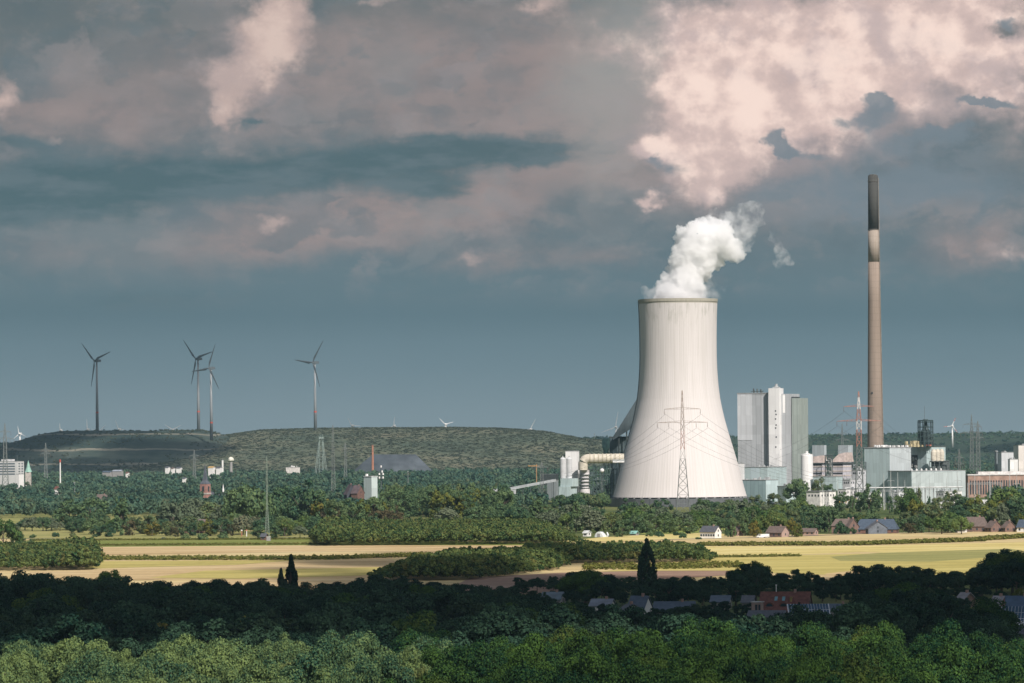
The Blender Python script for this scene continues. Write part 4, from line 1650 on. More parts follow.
pylon(194.5, 450, 5300, [(456, 5), (460, 4)], 'small far pylon before the wooded hill beside the church', 4, 2, [(520, GALV)], .25, pyb=488)
pylon(333.5, 425, 4000, [], 'tall faint lattice mast left of the pale tower block', 5, 2.6, [(520, GALV)], .14, pyb=503, name='lattice_mast', npan=16)
pylon(345.5, 443, 5400, [(449, 3)], 'thin pylon between the winding tower and the brick chimney', 3.2, 1.6, [(520, GALV)], .25, pyb=480)
pylon(972, 414.5, 5600, [(424.5, 8.5), (433, 11)], 'tall grey pylon on the right before the dark ridge', 5, 2.6, [(520, GALV)], .3, pyb=480)
pylon(978.2, 421, 5200, [(427, 4), (438, 6)], 'nearer grey pylon beside the tall one before the dark ridge', 5, 3.4, [(520, GALV)], .3, pyb=482)
pylon(959.6, 449, 3700, [(458, 4), (464, 5)], 'grey pylon at the right end of the long turquoise hall', 4.5, 2.2, [(520, GALV)], .2, pyb=504)
pylon(842.5, 424, 6200, [(434, 5), (440, 7)], 'small pylon on the ridge between filter blocks and chimney', 4, 2, [(520, GALV)], .3, pyb=470)
pylon(267.3, 456.5, gy(267, 540), [], 'slim green lattice mast beside the brick hut at the field edge', 4.6, 1.0, [(520, plain(.22, .27, .22, .7, 0, .2, .3))], .11, pyb=540, name='lattice_mast', npan=20)


def cable(a, b, sag, label, r=.07):
    a, b = Vector(a), Vector(b)
    pts = []
    for k in range(25):
        t = k / 24
        p = a.lerp(b, t)
        p.z -= 4 * sag * t * (1 - t)
        pts.append(p - a)
    mb = MB()
    mb.tube(pts, r, 5)
    o = link('power_cable', mb.mesh('power_cable', plain(.12, .12, .12, .5)), None, a)
    return tag(o, label, 'cable', 'power cables strung between the pylons')


def cables():
    Y = 3230
    arms = [(409, -18), (409, 18), (422.5, -25), (422.5, 25), (422.5, -13.7), (422.5, 13.7)]
    for py, dx in arms:
        a = at(683.2 + dx, py, Y)
        a.z -= 4.2
        where = 'upper' if py < 415 else 'lower'
        side = 'left' if dx < 0 else 'right'
        sp = 'inner' if abs(dx) < 15 else 'outer'
        # towards the lattice pylon at the left of the plant, and towards the substation at the right
        b = at(542 + dx * .3, 474 + abs(dx) * .2, 3550)
        cable(a, b, 12, f'cable from the {sp} {where} {side} arm end of the rusty pylon, running left')
        c = at(845 + dx * .6, 478 + abs(dx) * .25, 3420)
        cable(a, c, 10, f'cable from the {sp} {where} {side} arm end of the rusty pylon, running right')
    for py, dx in ((406.5, -15), (406.5, 15), (421, -22), (421, 22)):
        a = at(859.6 + dx, py, 3400)
        a.z -= 4.2
        where = 'upper' if py < 415 else 'lower'
        side = 'left' if dx < 0 else 'right'
        b = at(960 + dx * .25, 458 + abs(dx) * .3, 3700)
        cable(a, b, 10, f'cable from the {where} {side} arm of the striped pylon to the grey pylon', .08)
        c = at(700 + dx, 445 + abs(dx) * .5, 4300)
        cable(a, c, 22, f'cable from the {where} {side} arm of the striped pylon running back left', .08)


cables()


# ------------------------------------------------------------------ houses
def panes(r, mb_rows, mat=WIN, name='window'):
    for (x0, y0, z0, x1, y1, z1) in mb_rows:
        part(name, MB().box(x0, y0, z0, x1, y1, z1), mat, r)


def gable_house(name, label, cat, px0, px1, pyr, pye, pyb, wall, roof, th=20, depth=None, Y=None, front_n=3, gable_n=1, chim=1, gwall=None, group=None, hip=0.0, over=.5):
    """long front from px0 to px1 (its right gable turned to the camera by th degrees), ridge at pyr, eaves at pye"""
    pxm = (px0 + px1) / 2
    Y = Y or gy(pxm, pyb)
    a, b = at(px0, pyb, Y), at(px1, pyb, Y)
    t = R(th)
    tot = b.x - a.x
    d = depth or 9.0
    w = max(3.0, (tot - d * math.sin(t)) / math.cos(t))
    C = Vector((a.x + w * math.cos(t), Y, 0))      # front right corner
    he, hr = at(pxm, pye, Y).z, at(pxm, pyr, Y + d / 2).z
    r = thing(name, label, cat, C, -t, group)
    mb = MB()
    if hip:
        mb.box(-w, 0, -.3, 0, d, he)
    else:
        mb.extrude_x([(0, -.3), (d, -.3), (d, he), (d / 2, hr - .25), (0, he)], -w, 0)
    part('wall', mb, wall, r)
    if gwall:
        mb = MB()
        mb.extrude_x([(.05, 0), (d - .05, 0), (d - .05, he - .05), (d / 2, hr - .4), (.05, he - .05)], .003, .12)
        part('gable_wall', mb, gwall, r)
    mb = MB()
    sl = (hr - he) / (d / 2)
    y0 = -over
    z0 = he - over * sl
    x0, x1 = -w - over, over
    h0 = w * hip
    tk = .28
    if hip:
        h0 = min(w * .45, d / 2 * hip)
        mb.rings([[(x0, y0, z0), (x1, y0, z0), (x1, d + over, z0), (x0, d + over, z0)],
                  [(x0, y0, z0 + tk), (x1, y0, z0 + tk), (x1, d + over, z0 + tk), (x0, d + over, z0 + tk)],
                  [(x0 + h0, d / 2 - .1, hr + tk), (x1 - h0, d / 2 - .1, hr + tk), (x1 - h0, d / 2 + .1, hr + tk), (x0 + h0, d / 2 + .1, hr + tk)]])
    else:
        mb.extrude_x([(y0, z0), (d / 2, hr), (d + over, z0), (d + over, z0 + tk), (d / 2, hr + tk), (y0, z0 + tk)], x0, x1)
    rf = part('roof', mb, roof, r)
    for i in range(chim):
        x = -w * (.3 + .4 * i)
        mb = MB().box(x - .4, d / 2 - .4, hr - .6, x + .4, d / 2 + .4, hr + 1.1)
        part('chimney', mb, plain(.34, .22, .18), rf)
    for i in range(front_n):
        x = -w * (i + .5) / front_n
        panes(r, [(x - .6, -.08, max(.8, he * .3), x + .6, -.003, max(1.9, he * .3 + 1.3))])
    for i in range(gable_n):
        y = d * (i + .5) / gable_n
        panes(r, [(.125, y - .55, 1, .2, y + .55, 2.3)])
        if i == 0 and he > 3:
            panes(r, [(.125, d / 2 - .5, he, .2, d / 2 + .5, he + 1.2)])
    return r, w, d, he, hr


SLATE = plain(.095, .10, .115, .6, 0, .25, .8, 'slate')
SLATEB = plain(.075, .10, .135, .45, 0, .2, .8, 'slate')
TILEB = plain(.15, .115, .10, .8, 0, .25, .8, 'roof tiles')
TILER = plain(.15, .06, .045, .8, 0, .3, .8, 'roof tiles')
BRICK = plain(.19, .125, .105, .9, 0, .25, .6, 'brick')
BRICKD = plain(.17, .10, .08, .9, 0, .25, .6, 'brick')
RENDER = plain(.76, .75, .73, .8, 0, .08, .3, 'render')
RENDERP = plain(.38, .275, .24, .8, 0, .12, .3, 'render')
GREYW = plain(.30, .29, .285, .8, 0, .12, .3, 'render')


def village():
    # farmhouses along the field edge below the plant
    gable_house('farmhouse', 'white farmhouse with dark slate roof at the field edge', 'house', 700.5, 722, 526.3, 531.8, 538.3, RENDER, SLATE, 32, 8, front_n=6, gable_n=1)
    gable_house('farmhouse', 'low brown roofed house with a pink gable between dark trees', 'house', 767, 790, 526.5, 532.5, 537.2, BRICK, TILEB, 35, 9, front_n=3, gwall=RENDERP)
    gable_house('farmhouse', 'long brown hipped roof behind a clipped dark hedge', 'house', 832, 858, 519.2, 525.5, 533.5, BRICK, TILEB, 10, 10, front_n=4, hip=.5)
    gable_house('barn', 'wide slate roofed barn with a steep cross gable', 'barn', 856, 901, 519.5, 529, 533.6, BRICKD, SLATEB, 12, 14, front_n=5, hip=.4)
    gable_house('house', 'slate cross gable facing the field on the wide barn', 'house', 866, 884, 521.5, 528.5, 534.0, plain(.12, .13, .16), SLATE, 62, 14, front_n=1, gwall=plain(.13, .15, .18))
    gable_house('house', 'narrow brick gable house left of the slate barn', 'house', 846, 858, 518.8, 526.5, 533.8, BRICK, TILEB, 58, 8, front_n=1)
    gable_house('farmhouse', 'long brown tiled farmhouse beside the old brick gables', 'house', 963, 990, 517.3, 526, 531.8, BRICK, TILEB, 14, 11, front_n=4, hip=.4)
    gable_house('house', 'old brick house with steep brown roof, left of a pair', 'house', 986, 1003, 521, 527.5, 532.0, BRICK, TILEB, 55, 9, front_n=2, gable_n=2)
    gable_house('house', 'old brick house with steep brown roof, right of a pair', 'house', 1002, 1017, 521.3, 527.5, 532.0, BRICK, TILEB, 55, 9, front_n=2, gable_n=2)
    gable_house('shed', 'low grey roofed shed left of the brown farmhouse', 'shed', 956, 968, 526, 530, 532.6, RENDER, SLATE, 20, 6, front_n=1, chim=0)
    gable_house('house', 'slate roofed house cut by the right edge', 'house', 1018, 1040, 520, 527, 532, RENDER, SLATEB, 30, 9)
    gable_house('house', 'small pink house half hidden beside the white farmhouse', 'house', 733, 744, 526.8, 531, 536, RENDERP, TILEB, 40, 6, front_n=2)
    gable_house('shed', 'low pinkish shed in the bushes right of the brown roofed house', 'shed', 801, 819, 528.6, 532, 535.4, RENDERP, TILEB, 25, 7, front_n=3, chim=0)
    # left: barn, hut, gables, small houses
    gable_house('barn', 'low brown roofed barn among trees beside the meadow', 'barn', 184, 208, 519.6, 526, 533.5, BRICKD, plain(.17, .13, .12, .8, 0, .2, .8), 16, 11, front_n=3, chim=0)
    gable_house('shed', 'small dark roofed shed left of the low barn', 'shed', 159, 168, 519.5, 525, 531, BRICKD, SLATE, 30, 7, front_n=1, chim=0)
    gable_house('cottage', 'grey roofed cottage deep in the trees at left', 'house', 96, 108, 494.5, 499, 506, GREYW, TILEB, 15, 9, Y=4000)
    gable_house('house', 'small white house in the far woods at left', 'house', 54, 60, 486.5, 489, 493, RENDER, TILER, 25, 8, Y=4700, chim=0)
    gable_house('house', 'dark house with white edged gables beside the pale tower block', 'house', 343.5, 357, 484.5, 494, 503, plain(.07, .07, .08), plain(.10, .08, .085), 62, 10, Y=3500, gwall=plain(.06, .065, .08))
    gable_house('house', 'brick house with white gable edge touching the pale tower block', 'house', 351, 364, 485.5, 493, 503, BRICKD, plain(.12, .09, .095), 35, 10, Y=3490, gwall=BRICKD)
    gable_house('house', 'pale rendered house peeping from big dark trees', 'house', 276, 282, 498, 502, 511, plain(.6, .58, .42), SLATE, 30, 8, Y=3250)
    gable_house('brick_hut', 'small red brick hut at the foot of the green lattice mast', 'hut', 260.5, 267.5, 533.8, 536.5, 540.3, BRICKD, SLATE, 20, 4, chim=0, front_n=1)
    gable_house('shed', 'low white shed among bushes right of the lattice mast', 'shed', 299, 308, 529.8, 531.4, 533.5, RENDER, plain(.5, .5, .5), 20, 6, Y=2700, chim=0)
    gable_house('barn', 'flat red roofed barn behind the young plantation', 'barn', 481, 514, 516.5, 518.2, 522, BRICK, plain(.36, .13, .10, .8), 12, 12, Y=2950, chim=0)
    for (x0, x1, yr, Y, lb, w, rf) in ((125.5, 129, 472, 6200, 'tiny white house in the woods below the heap', RENDER, TILER),
                              (165, 170, 466.5, 6400, 'white row house under the wooded hill, leftmost of three', RENDER, SLATE),
                              (171, 175, 467.5, 6400, 'white row house under the wooded hill, middle of three', RENDER, TILEB),
                              (176, 182, 467, 6400, 'white row house under the wooded hill, rightmost of three', RENDER, SLATE),
                              (182, 187, 477.5, 5400, 'small white house in the woods left of the church tower', RENDER, SLATE),
                              (102, 112, 471, 6300, 'pale long roof in the woods under the spoil heap', GREYW, SLATEB),
                              (112, 123, 470, 6300, 'grey blue roof in the woods under the spoil heap', GREYW, plain(.3, .33, .38)),
                              (208, 215, 466.5, 5900, 'white house with orange trim beside the water tower, left one', RENDER, plain(.5, .32, .12)),
                              (216, 222, 466.8, 5900, 'white house beside the water tower, right one', RENDER, SLATE)):
        gable_house('house', lb, 'house', x0, x1, yr, yr + 1.2, yr + 6, w, rf, 20, 9, Y=Y, chim=0, front_n=2)

    # the dark roofs down among the near trees
    def near(name, label, x0, x1, yr, ye, wall, roof, th, d, Y, **kw):
        return gable_house(name, label, 'house', x0, x1, yr, ye, 612, wall, roof, th, d, Y=Y, **kw)
    r, w, d, he, hr = near('house', 'red tiled house with two arched dormers and skylights', 760, 815, 592.5, 611, BRICK, TILER, 12, 13, 1330, hip=0, front_n=0, gwall=BRICKD)
    rf = [c for c in r.children if c.name.startswith('roof')][0]
    sl = (hr - he) / (d / 2)
    for i, fx in enumerate((.80, .50)):
        x = -w * fx
        y = d * .10
        z = he + y * sl
        prof = [(1.7 * math.cos(t), 1.9 * math.sin(t)) for t in np.linspace(0, PI, 11)]
        mb = MB()
        mb.extrude_y([(x + px_, z + pz_ - .2) for px_, pz_ in prof], y, y + 3.2)
        dm = part('dormer', mb, TILER, rf)
        mb = MB()
        mb.extrude_y([(x + px_ * .72, z + pz_ * .72 - .1) for px_, pz_ in prof], y - .08, y - .003)
        part('window', mb, GLASS, dm)
    for fx in (.68, .52):
        x = -w * fx
        y = d * .30
        z = he + y * sl + .30
        mb = MB()
        mb.rings([[(x - .5, y - .7, z - .7 * sl), (x + .5, y - .7, z - .7 * sl), (x + .5, y + .7, z + .7 * sl), (x - .5, y + .7, z + .7 * sl)],
                  [(x - .5, y - .75, z - .7 * sl + .12), (x + .5, y - .75, z - .7 * sl + .12), (x + .5, y + .65, z + .7 * sl + .12), (x - .5, y + .65, z + .7 * sl + .12)]])
        part('skylight', mb, plain(.16, .30, .34, .1), rf)
    mb = MB().box(-w * .36 - .35, d * .22, he, -w * .36 + .35, d * .34, hr - 1.4)
    part('chimney_stack', mb, plain(.34, .26, .10), rf)
    mb = MB().lathe([(.14, hr), (.14, hr + 2.2), (.3, hr + 2.3), (.3, hr + 2.6)], 10, (-w * .70, d / 2))
    part('roof_vent', mb, RENDER, rf)
    panes(r, [(.15, d * .28, he + .8, .22, d * .55, he + 3.2), (.15, d * .6, he + .8, .22, d * .72, he + 2.4)])
    # flat pink annexe
    q = Corner(751.5, 761, 763.5, 602.5, 1322, 20)
    r = thing('annexe', 'flat roofed pink annexe at the left of the red tiled house', 'house', q.loc, q.rz)
    part('wall', q.block(MB()), RENDERP, r)
    part('roof', roof_slab(MB(), q, q.h + .003, .25, .3), plain(.5, .48, .46), r)
    panes(r, [(-q.wl * .62, -.06, q.h - 2.6, -q.wl * .36, -.003, q.h - .7), (-q.wl * .28, -.06, q.h - 2.6, -q.wl * .06, -.003, q.h - .7)])
    near('house', 'low dark slate roof in front of the red tiled house', 748, 789, 611.2, 617.5, GREYW, SLATE, 12, 10, 1240, front_n=0, chim=0)
    # solar roof
    def solar(name, label, x0, x1, yt, yb, Y, th, n, m):
        a, b = at(x0, yb, Y), at(x1, yb, Y)
        wd = (b.x - a.x)
        d = 8.0
        h0, h1 = at(x0, yb, Y).z, at(x0, yt, Y + d).z
        r = thing(name, label, 'house', (a.x, Y, 0), R(th))
        mb = MB()
        mb.extrude_x([(0, 0), (d, 0), (d, h1 - .3), (0, h0 - .3)], 0, wd)
        part('wall', mb, GREYW, r)
        mb = MB()
        mb.extrude_x([(-.3, h0 - .29), (d + .3, h1 - .29), (d + .3, h1), (-.3, h0)], -.3, wd + .3)
        rf = part('roof', mb, plain(.55, .56, .58, .5), r)
        for i in range(n):
            for j in range(m):
                xa, xb = wd * (i + .08) / n, wd * (i + .92) / n
                ya, yb_ = d * (j + .05) / m, d * (j + .95) / m
                zz_ = lambda y: h0 + (h1 - h0) * y / d + .05
                mb = MB().rings([[(xa, ya, zz_(ya)), (xb, ya, zz_(ya)), (xb, yb_, zz_(yb_)), (xa, yb_, zz_(yb_))], [(xa, ya, zz_(ya) + .06), (xb, ya, zz_(ya) + .06), (xb, yb_, zz_(yb_) + .06), (xa, yb_, zz_(yb_) + .06)]])
                part('solar_panel', mb, plain(.035, .075, .12, .15, 0, .2, .5), rf)
    solar('solar_barn', 'roof covered with blue solar panels beside the red tiled house', 789.5, 830, 604, 616, 1290, 0, 14, 2)
    solar('solar_barn', 'sloping roof with blue solar panels at the right edge', 1000, 1030, 606.5, 625, 1230, -12, 9, 3)
    near('house', 'dark slate house right of the solar roof', 829, 852, 604.5, 611, GREYW, SLATEB, 10, 9, 1330, front_n=0)
    near('house', 'blue slate house with pale skylights half hidden by a big tree', 848, 868, 603.5, 616, RENDER, SLATEB, 48, 10, 1300, front_n=0)
    near('house', 'dark slate roof among trees left of the pink annexe', 711, 733, 596, 602, GREYW, SLATEB, 10, 9, 1400, front_n=0, chim=0)
    near('house', 'small dark roof just left of the red tiled house', 742, 757, 596, 602.5, GREYW, SLATE, 10, 9, 1410, front_n=0, chim=0)
    near('house', 'long blue slate roof with a white chimney box', 654, 697, 602.2, 611.5, GREYW, SLATEB, 8, 10, 1320, front_n=0)
    near('house', 'slate house with a tall white gable in the trees', 628, 653, 596.5, 609, GREYW, SLATEB, 24, 8, 1345, front_n=0, gwall=RENDER, gable_n=0)
    near('house', 'low house with a small pale gable before the white gabled one', 618, 640, 604.5, 611, GREYW, SLATE, 55, 8, 1310, front_n=0, gwall=plain(.6, .6, .62))
    near('house', 'grey roof with white dormers deep in the trees', 590, 616, 599.5, 606, RENDER, plain(.2, .22, .26), 14, 9, 1380, front_n=3)
    near('house', 'blue grey roof behind the big round tree', 541, 566, 592.5, 599.5, GREYW, plain(.13, .17, .2), 14, 9, 1450, front_n=0)
    near('house', 'small pale roof in the trees right of the big round tree', 957, 972, 593, 599.5, BRICK, plain(.25, .24, .25), 35, 8, 1400, front_n=0)
    near('house', 'brick gabled house with pale roof at the right edge', 990, 1012, 596.5, 606, BRICKD, plain(.26, .25, .27), 30, 9, 1340, front_n=1)
    near('house', 'blue panelled roof with a white skylight at the right edge', 1007, 1036, 596.5, 607, GREYW, plain(.06, .10, .16, .3), 8, 9, 1300, front_n=0)
    near('house', 'dark house low down at the right edge', 1012, 1040, 626, 634, GREYW, SLATE, 20, 8, 1130, front_n=0)
    # a white chimney box and pale gable spots
    # polytunnel, sheds, vans, car
    Y = gy(602, 537)
    p = at(602, 537, Y)
    r = thing('polytunnel', 'white rounded polytunnel at the edge of the straw field', 'greenhouse', (p.x, Y, 0), R(-25))
    mb = MB()
    mb.extrude_y([(2.7 * math.cos(t), 3.4 * math.sin(t)) for t in np.linspace(0, PI, 13)], -5, 5)
    part('cover', mb, plain(.72, .76, .76, .5), r)
    mb = MB()
    mb.extrude_y([(1.0, 0), (1.0, 2.2), (-1.0, 2.2), (-1.0, 0)], -5.06, -5.003)
    part('door', mb, GREYW, r)
    gable_house('shed', 'small turquoise roofed shed beside the straw field', 'shed', 630, 639, 531.2, 533.5, 535.5, GREYW, plain(.25, .48, .42), 25, 5, chim=0, front_n=1)
    gable_house('shed', 'white roofed shed left of the polytunnel', 'shed', 583, 590, 530.8, 533, 536.5, RENDER, plain(.6, .62, .6), 30, 5, chim=0, front_n=1)
    gable_house('hut', 'pale little hut behind the red barn strip', 'hut', 498, 503, 488.5, 490.5, 494, RENDER, SLATE, 25, 6, Y=4300, chim=0, front_n=1)


village()


def car(px, py, label, paint, L=4.4, W_=1.8, van=False, rz=0.0, scale=1.0):
    p = gp(px, py)
    r = thing('van' if van else 'car', label, 'van' if van else 'car', p, rz)
    l = L / 2
    if van:
        prof = [(-l, .35), (-l, 1.1), (-l + .9, 1.4), (-l + 1.5, 2.3), (l - .1, 2.35), (l, 1.0), (l, .35)]
    else:
        prof = [(-l, .35), (-l + .05, .8), (-l + 1.1, .95), (-l + 1.7, 1.42), (l - 1.2, 1.45), (l - .4, 1.0), (l, .9), (l, .35)]
    mb = MB()
    mb.extrude_y([(a, b) for a, b in prof], -W_ / 2, W_ / 2)
    part('body', mb, paint, r)
    mb = MB()
    if van:
        mb.extrude_y([(-l + 1.05, 1.4), (-l + 1.5, 2.15), (-l + 2.3, 2.15), (-l + 2.3, 1.4)], -W_ / 2 - .03, W_ / 2 + .03)
    else:
        mb.extrude_y([(-l + 1.2, .97), (-l + 1.75, 1.36), (l - 1.25, 1.38), (l - .6, 1.0)], -W_ / 2 - .03, W_ / 2 + .03)
    part('side_window', mb, GLASS, r)
    for x in (-l + .85, l - .85):
        for y in (-W_ / 2 + .08, W_ / 2 - .08):
            mb = MB()
            mb.rings([[(x + .33 * math.cos(a), y + q, .33 + .33 * math.sin(a)) for a in np.linspace(0, 2 * PI, 17)[:-1]] for q in (-.12, .12)])
            part('wheel', mb, plain(.02, .02, .02), r)
    return r


car(163, 539.7, 'dark car on the country road behind the green crop', plain(.04, .05, .06, .3), rz=R(5))
car(761, 537.9, 'white van parked left of a second one before the brown roofed house', plain(.78, .78, .76, .4), 5.6, 2.0, True, R(8))
car(767.5, 537.8, 'white van parked nearest the brown roofed house', plain(.78, .78, .76, .4), 5.2, 2.0, True, R(80))
for px, py, lb, L in ((973, 508, 'white lorry with a green stripe before the brick hall', 11), (986, 506, 'white box lorry right of the green striped one', 9), (946, 509, 'white lorry parked in the trees below the low hall', 9)):
    p = gp(px, py)
    r = thing('lorry', lb, 'lorry', p, R(-15))
    part('cargo_box', MB().box(-L / 2, -1.3, 1.0, L / 2 - 2.4, 1.3, 5.4), plain(.78, .78, .78), r)
    part('cab', MB().extrude_y([(L / 2 - 2.2, .6), (L / 2, .6), (L / 2, 2.0), (L / 2 - .5, 3.2), (L / 2 - 2.2, 3.2)], -1.25, 1.25), plain(.7, .7, .7), r)
    if 'stripe' in lb and 'right' not in lb:
        part('stripe', MB().box(-L / 2 + .2, -1.36, 1.3, L / 2 - 2.6, -1.303, 2.2), plain(.25, .6, .12), r)
    for x in (-L / 2 + 1.2, -L / 2 + 2.5, L / 2 - 1.2):
        for y in (-1.15, 1.15):
            mb = MB()
            mb.rings([[(x + .5 * math.cos(a), y + q, .5 + .5 * math.sin(a)) for a in np.linspace(0, 2 * PI, 15)[:-1]] for q in (-.15, .15)])
            part('wheel', mb, plain(.02, .02, .02), r)


# ------------------------------------------------------------------ far landmarks in the left woods
def landmarks():
    # white slab hospital block
    Y = 4800.0
    q = Corner(-14, 17.5, 24, 461.5, Y, 22)
    r = thing('slab_block', 'white slab block with dark window bands at the left edge', 'apartment block', q.loc, q.rz)
    part('wall', q.block(MB()), plain(.60, .60, .59, .7, 0, .08, .1), r)
    part('roof', roof_slab(MB(), q, q.h + .003, .2, .5), ROOFG, r)
    for i in range(5):
        z = q.h - 2.2 - 3.1 * i
        mb = MB().box(-q.wl + 1, -.15, z - 1.2, -3.5, -.003, z + .3)
        part('window_band', mb, plain(.10, .13, .16, .3), r)
        for j in range(2):
            mb = MB().box(.003, q.wr * (.15 + .45 * j), z - 1.2, .15, q.wr * (.4 + .45 * j), z + .3)
            part('window', mb, plain(.14, .16, .18, .3), r)
    mb = MB().box(-q.wl * .55, 3, q.h + .5, -q.wl * .2, 9, q.z(459.2))
    part('plant_room', mb, plain(.66, .66, .66), r)
    mb = MB().bar((-1.5, 2, q.h), (-1.5, 2, q.z(455)), .35)
    part('mast', mb, STEEL, r)
    q = Corner(16, 19, 24, 474.2, 4700, 30)
    r = thing('annexe', 'white low annexe at the foot of the slab block', 'building', q.loc, q.rz)
    part('wall', q.block(MB()), RENDER, r)
    part('roof', roof_slab(MB(), q, q.h + .003, .2, .4), ROOFG, r)
    # green church spire
    p = at(28.3, 470, 4900)
    Z = lambda py: at(28, py, 4900).z
    r = thing('church_tower', 'pale green copper spire right of the white slab block', 'church', (p.x, 4900, 0))
    part('tower', MB().box(-3.4, -3.4, 0, 3.4, 3.4, Z(472)), plain(.45, .42, .38), r)
    mb = MB()
    mb.lathe([(4.6, Z(472)), (2.6, Z(468)), (1.4, Z(464)), (.1, Z(460.3))], 8)
    part('spire', mb, plain(.30, .50, .42), r)
    # red topped chimney
    p = at(60.2, 470, 4900)
    Z = lambda py: at(60, py, 4900).z
    r = thing('radio_mast', 'slim white mast with a red top in the woods', 'mast', (p.x, 4900, 0))
    part('pole', MB().lathe([(.95, 0), (.7, Z(462.5))], 12), RENDER, r)
    part('red_top', MB().lathe([(1.0, Z(462.4)), (1.0, Z(459.5))], 12), REDP, r)
    for px, pt, pb, lb in ((74.6, 482, 492, 'thin grey street mast in the woods at left'), (530, 432.5, 442, 'thin mast on the ridge left of the cooling tower'), (594.6, 433.5, 442, 'thin mast on the ridge just left of the turbine'), (408, 471, 480, 'thin mast with a small head in the woods')):
        Y = 4700 if pb > 445 else 7700
        p = at(px, pb, Y)
        r = thing('radio_mast', lb, 'mast', (p.x, Y, 0))
        h = at(px, pt, Y).z
        part('pole', MB().lathe([(.5, 0), (.35, h)], 8), GALV, r)
        part('head', MB().box(-.9, -.5, h - 1.5, .9, .5, h + .003), GALV, r)
    # church
    Y = 4300.0
    p = at(205.3, 492, Y)
    Z = lambda py: at(205.3, py, Y).z
    r = thing('church', 'red brick church tower with a tall dark spire above the trees', 'church', (p.x, Y, 0), R(-28))
    part('tower', MB().box(-4.2, -4.2, 0, 4.2, 4.2, Z(484)), plain(.36, .19, .16, .9), r)
    part('parapet', MB().box(-4.6, -4.6, Z(494.2), 4.6, 4.6, Z(492.8)), plain(.55, .50, .46), r)
    for sx, sy in ((0, -1), (1, 0)):
        mb = MB()
        zc = Z(491.5)
        arch = [(-1.4, zc), (1.4, zc), (1.4, Z(487.5))] + [(1.4 * math.cos(t), Z(487.5) + 1.6 * math.sin(t)) for t in np.linspace(.3, PI - .3, 5)] + [(-1.4, Z(487.5))]
        if sy:
            mb.extrude_y(arch, -4.3, -4.203)
        else:
            mb.extrude_x(arch, 4.203, 4.3)
        part('belfry_window', mb, DARK, r)
    mb = MB()
    mb.rings([[(-4.4, -4.4, Z(484)), (4.4, -4.4, Z(484)), (4.4, 4.4, Z(484)), (-4.4, 4.4, Z(484))],
              [(-2.2, -2.2, Z(480.5)), (2.2, -2.2, Z(480.5)), (2.2, 2.2, Z(480.5)), (-2.2, 2.2, Z(480.5))],
              [(-.15, -.15, Z(464.5)), (.15, -.15, Z(464.5)), (.15, .15, Z(464.5)), (-.15, .15, Z(464.5))]])
    part('spire', mb, plain(.10, .11, .13), r)
    mb = MB()
    zr, ze = Z(491.5), Z(499)
    mb.extrude_y([(-6, 0), (6, 0), (6, ze), (0, zr), (-6, ze)], 4.2, 34)
    nave = part('nave', mb, SLATE, r)
    p = at(223.2, 492, 4250)
    r = thing('ridge_turret', 'thin white ridge turret beside the brick church tower', 'church', (p.x, 4250, 0))
    Z2 = lambda py: at(223, py, 4250).z
    part('turret', MB().lathe([(1.1, 0), (1.1, Z2(490)), (.7, Z2(488)), (.1, Z2(484))], 8), RENDER, r)
    part('base', MB().box(-3, -3, 0, 3, 3, Z2(493.5)), SLATE, r)
    gable_house('parish_hall', 'slate roofed hall below the thin white turret', 'house', 211, 229, 492.5, 498, 506, BRICKD, SLATE, 18, 10, Y=4240, chim=0, front_n=0)
    # water tower
    p = at(231, 460, 6300)
    Z3 = lambda py: at(231, py, 6300).z
    r = thing('water_tower', 'small water tower with a pale dome under the wooded hill', 'water tower', (p.x, 6300, 0))
    part('shaft', MB().lathe([(2.6, 0), (2.2, Z3(461.5))], 12), GREYW, r)
    part('tank', MB().lathe([(2.4, Z3(461.6)), (4.6, Z3(460.5)), (4.6, Z3(459)), (3.2, Z3(457.6)), (.2, Z3(456.8))], 16), plain(.72, .70, .60), r)
    p = at(222.5, 465, 6300)
    r = thing('chimney', 'short white chimney left of the small water tower', 'chimney', (p.x, 6300, 0))
    part('shaft', MB().lathe([(1.6, 0), (1.5, at(222, 460.3, 6300).z)], 10), RENDER, r)
    part('crown', MB().lathe([(1.8, at(222, 460.2, 6300).z), (1.8, at(222, 459.6, 6300).z)], 10), ROOFG, r)
    # winding tower of a mine
    Y = 6300.0
    p = at(321, 462, Y)
    Z4 = lambda py: at(321, py, Y).z
    r = thing('winding_tower', 'pale green steel winding tower of a mine before the wooded hill', 'winding tower', (p.x, Y, 0), R(15))
    m_ = plain(.30, .37, .34, .6)
    mb = MB()
    for sx, sy in ((-1, -1), (1, -1), (1, 1), (-1, 1)):
        mb.bar((sx * 10, sy * 6, 0), (sx * 2.8, sy * 2.8, Z4(440)), .4)
        mb.bar((sx * 3.0, sy * 3.0, 0), (sx * 3.0, sy * 3.0, Z4(436)), .3)
    each('leg', mb, m_, r)
    mb = MB()
    zz_ = np.linspace(4, Z4(437), 8)
    for z0, z1 in zip(zz_[:-1], zz_[1:]):
        for a, b in (((-1, -1), (1, -1)), ((1, -1), (1, 1)), ((1, 1), (-1, 1)), ((-1, 1), (-1, -1))):
            mb.bar((a[0] * 3.0, a[1] * 3.0, z0), (b[0] * 3.0, b[1] * 3.0, z1), .18)
            mb.bar((a[0] * 3.0, a[1] * 3.0, z1), (b[0] * 3.0, b[1] * 3.0, z1), .18)
    part('bracing', mb, m_, r)
    mb = MB().box(-4, -3, Z4(438.5), 4, 3, Z4(437.4))
    part('platform', mb, m_, r)
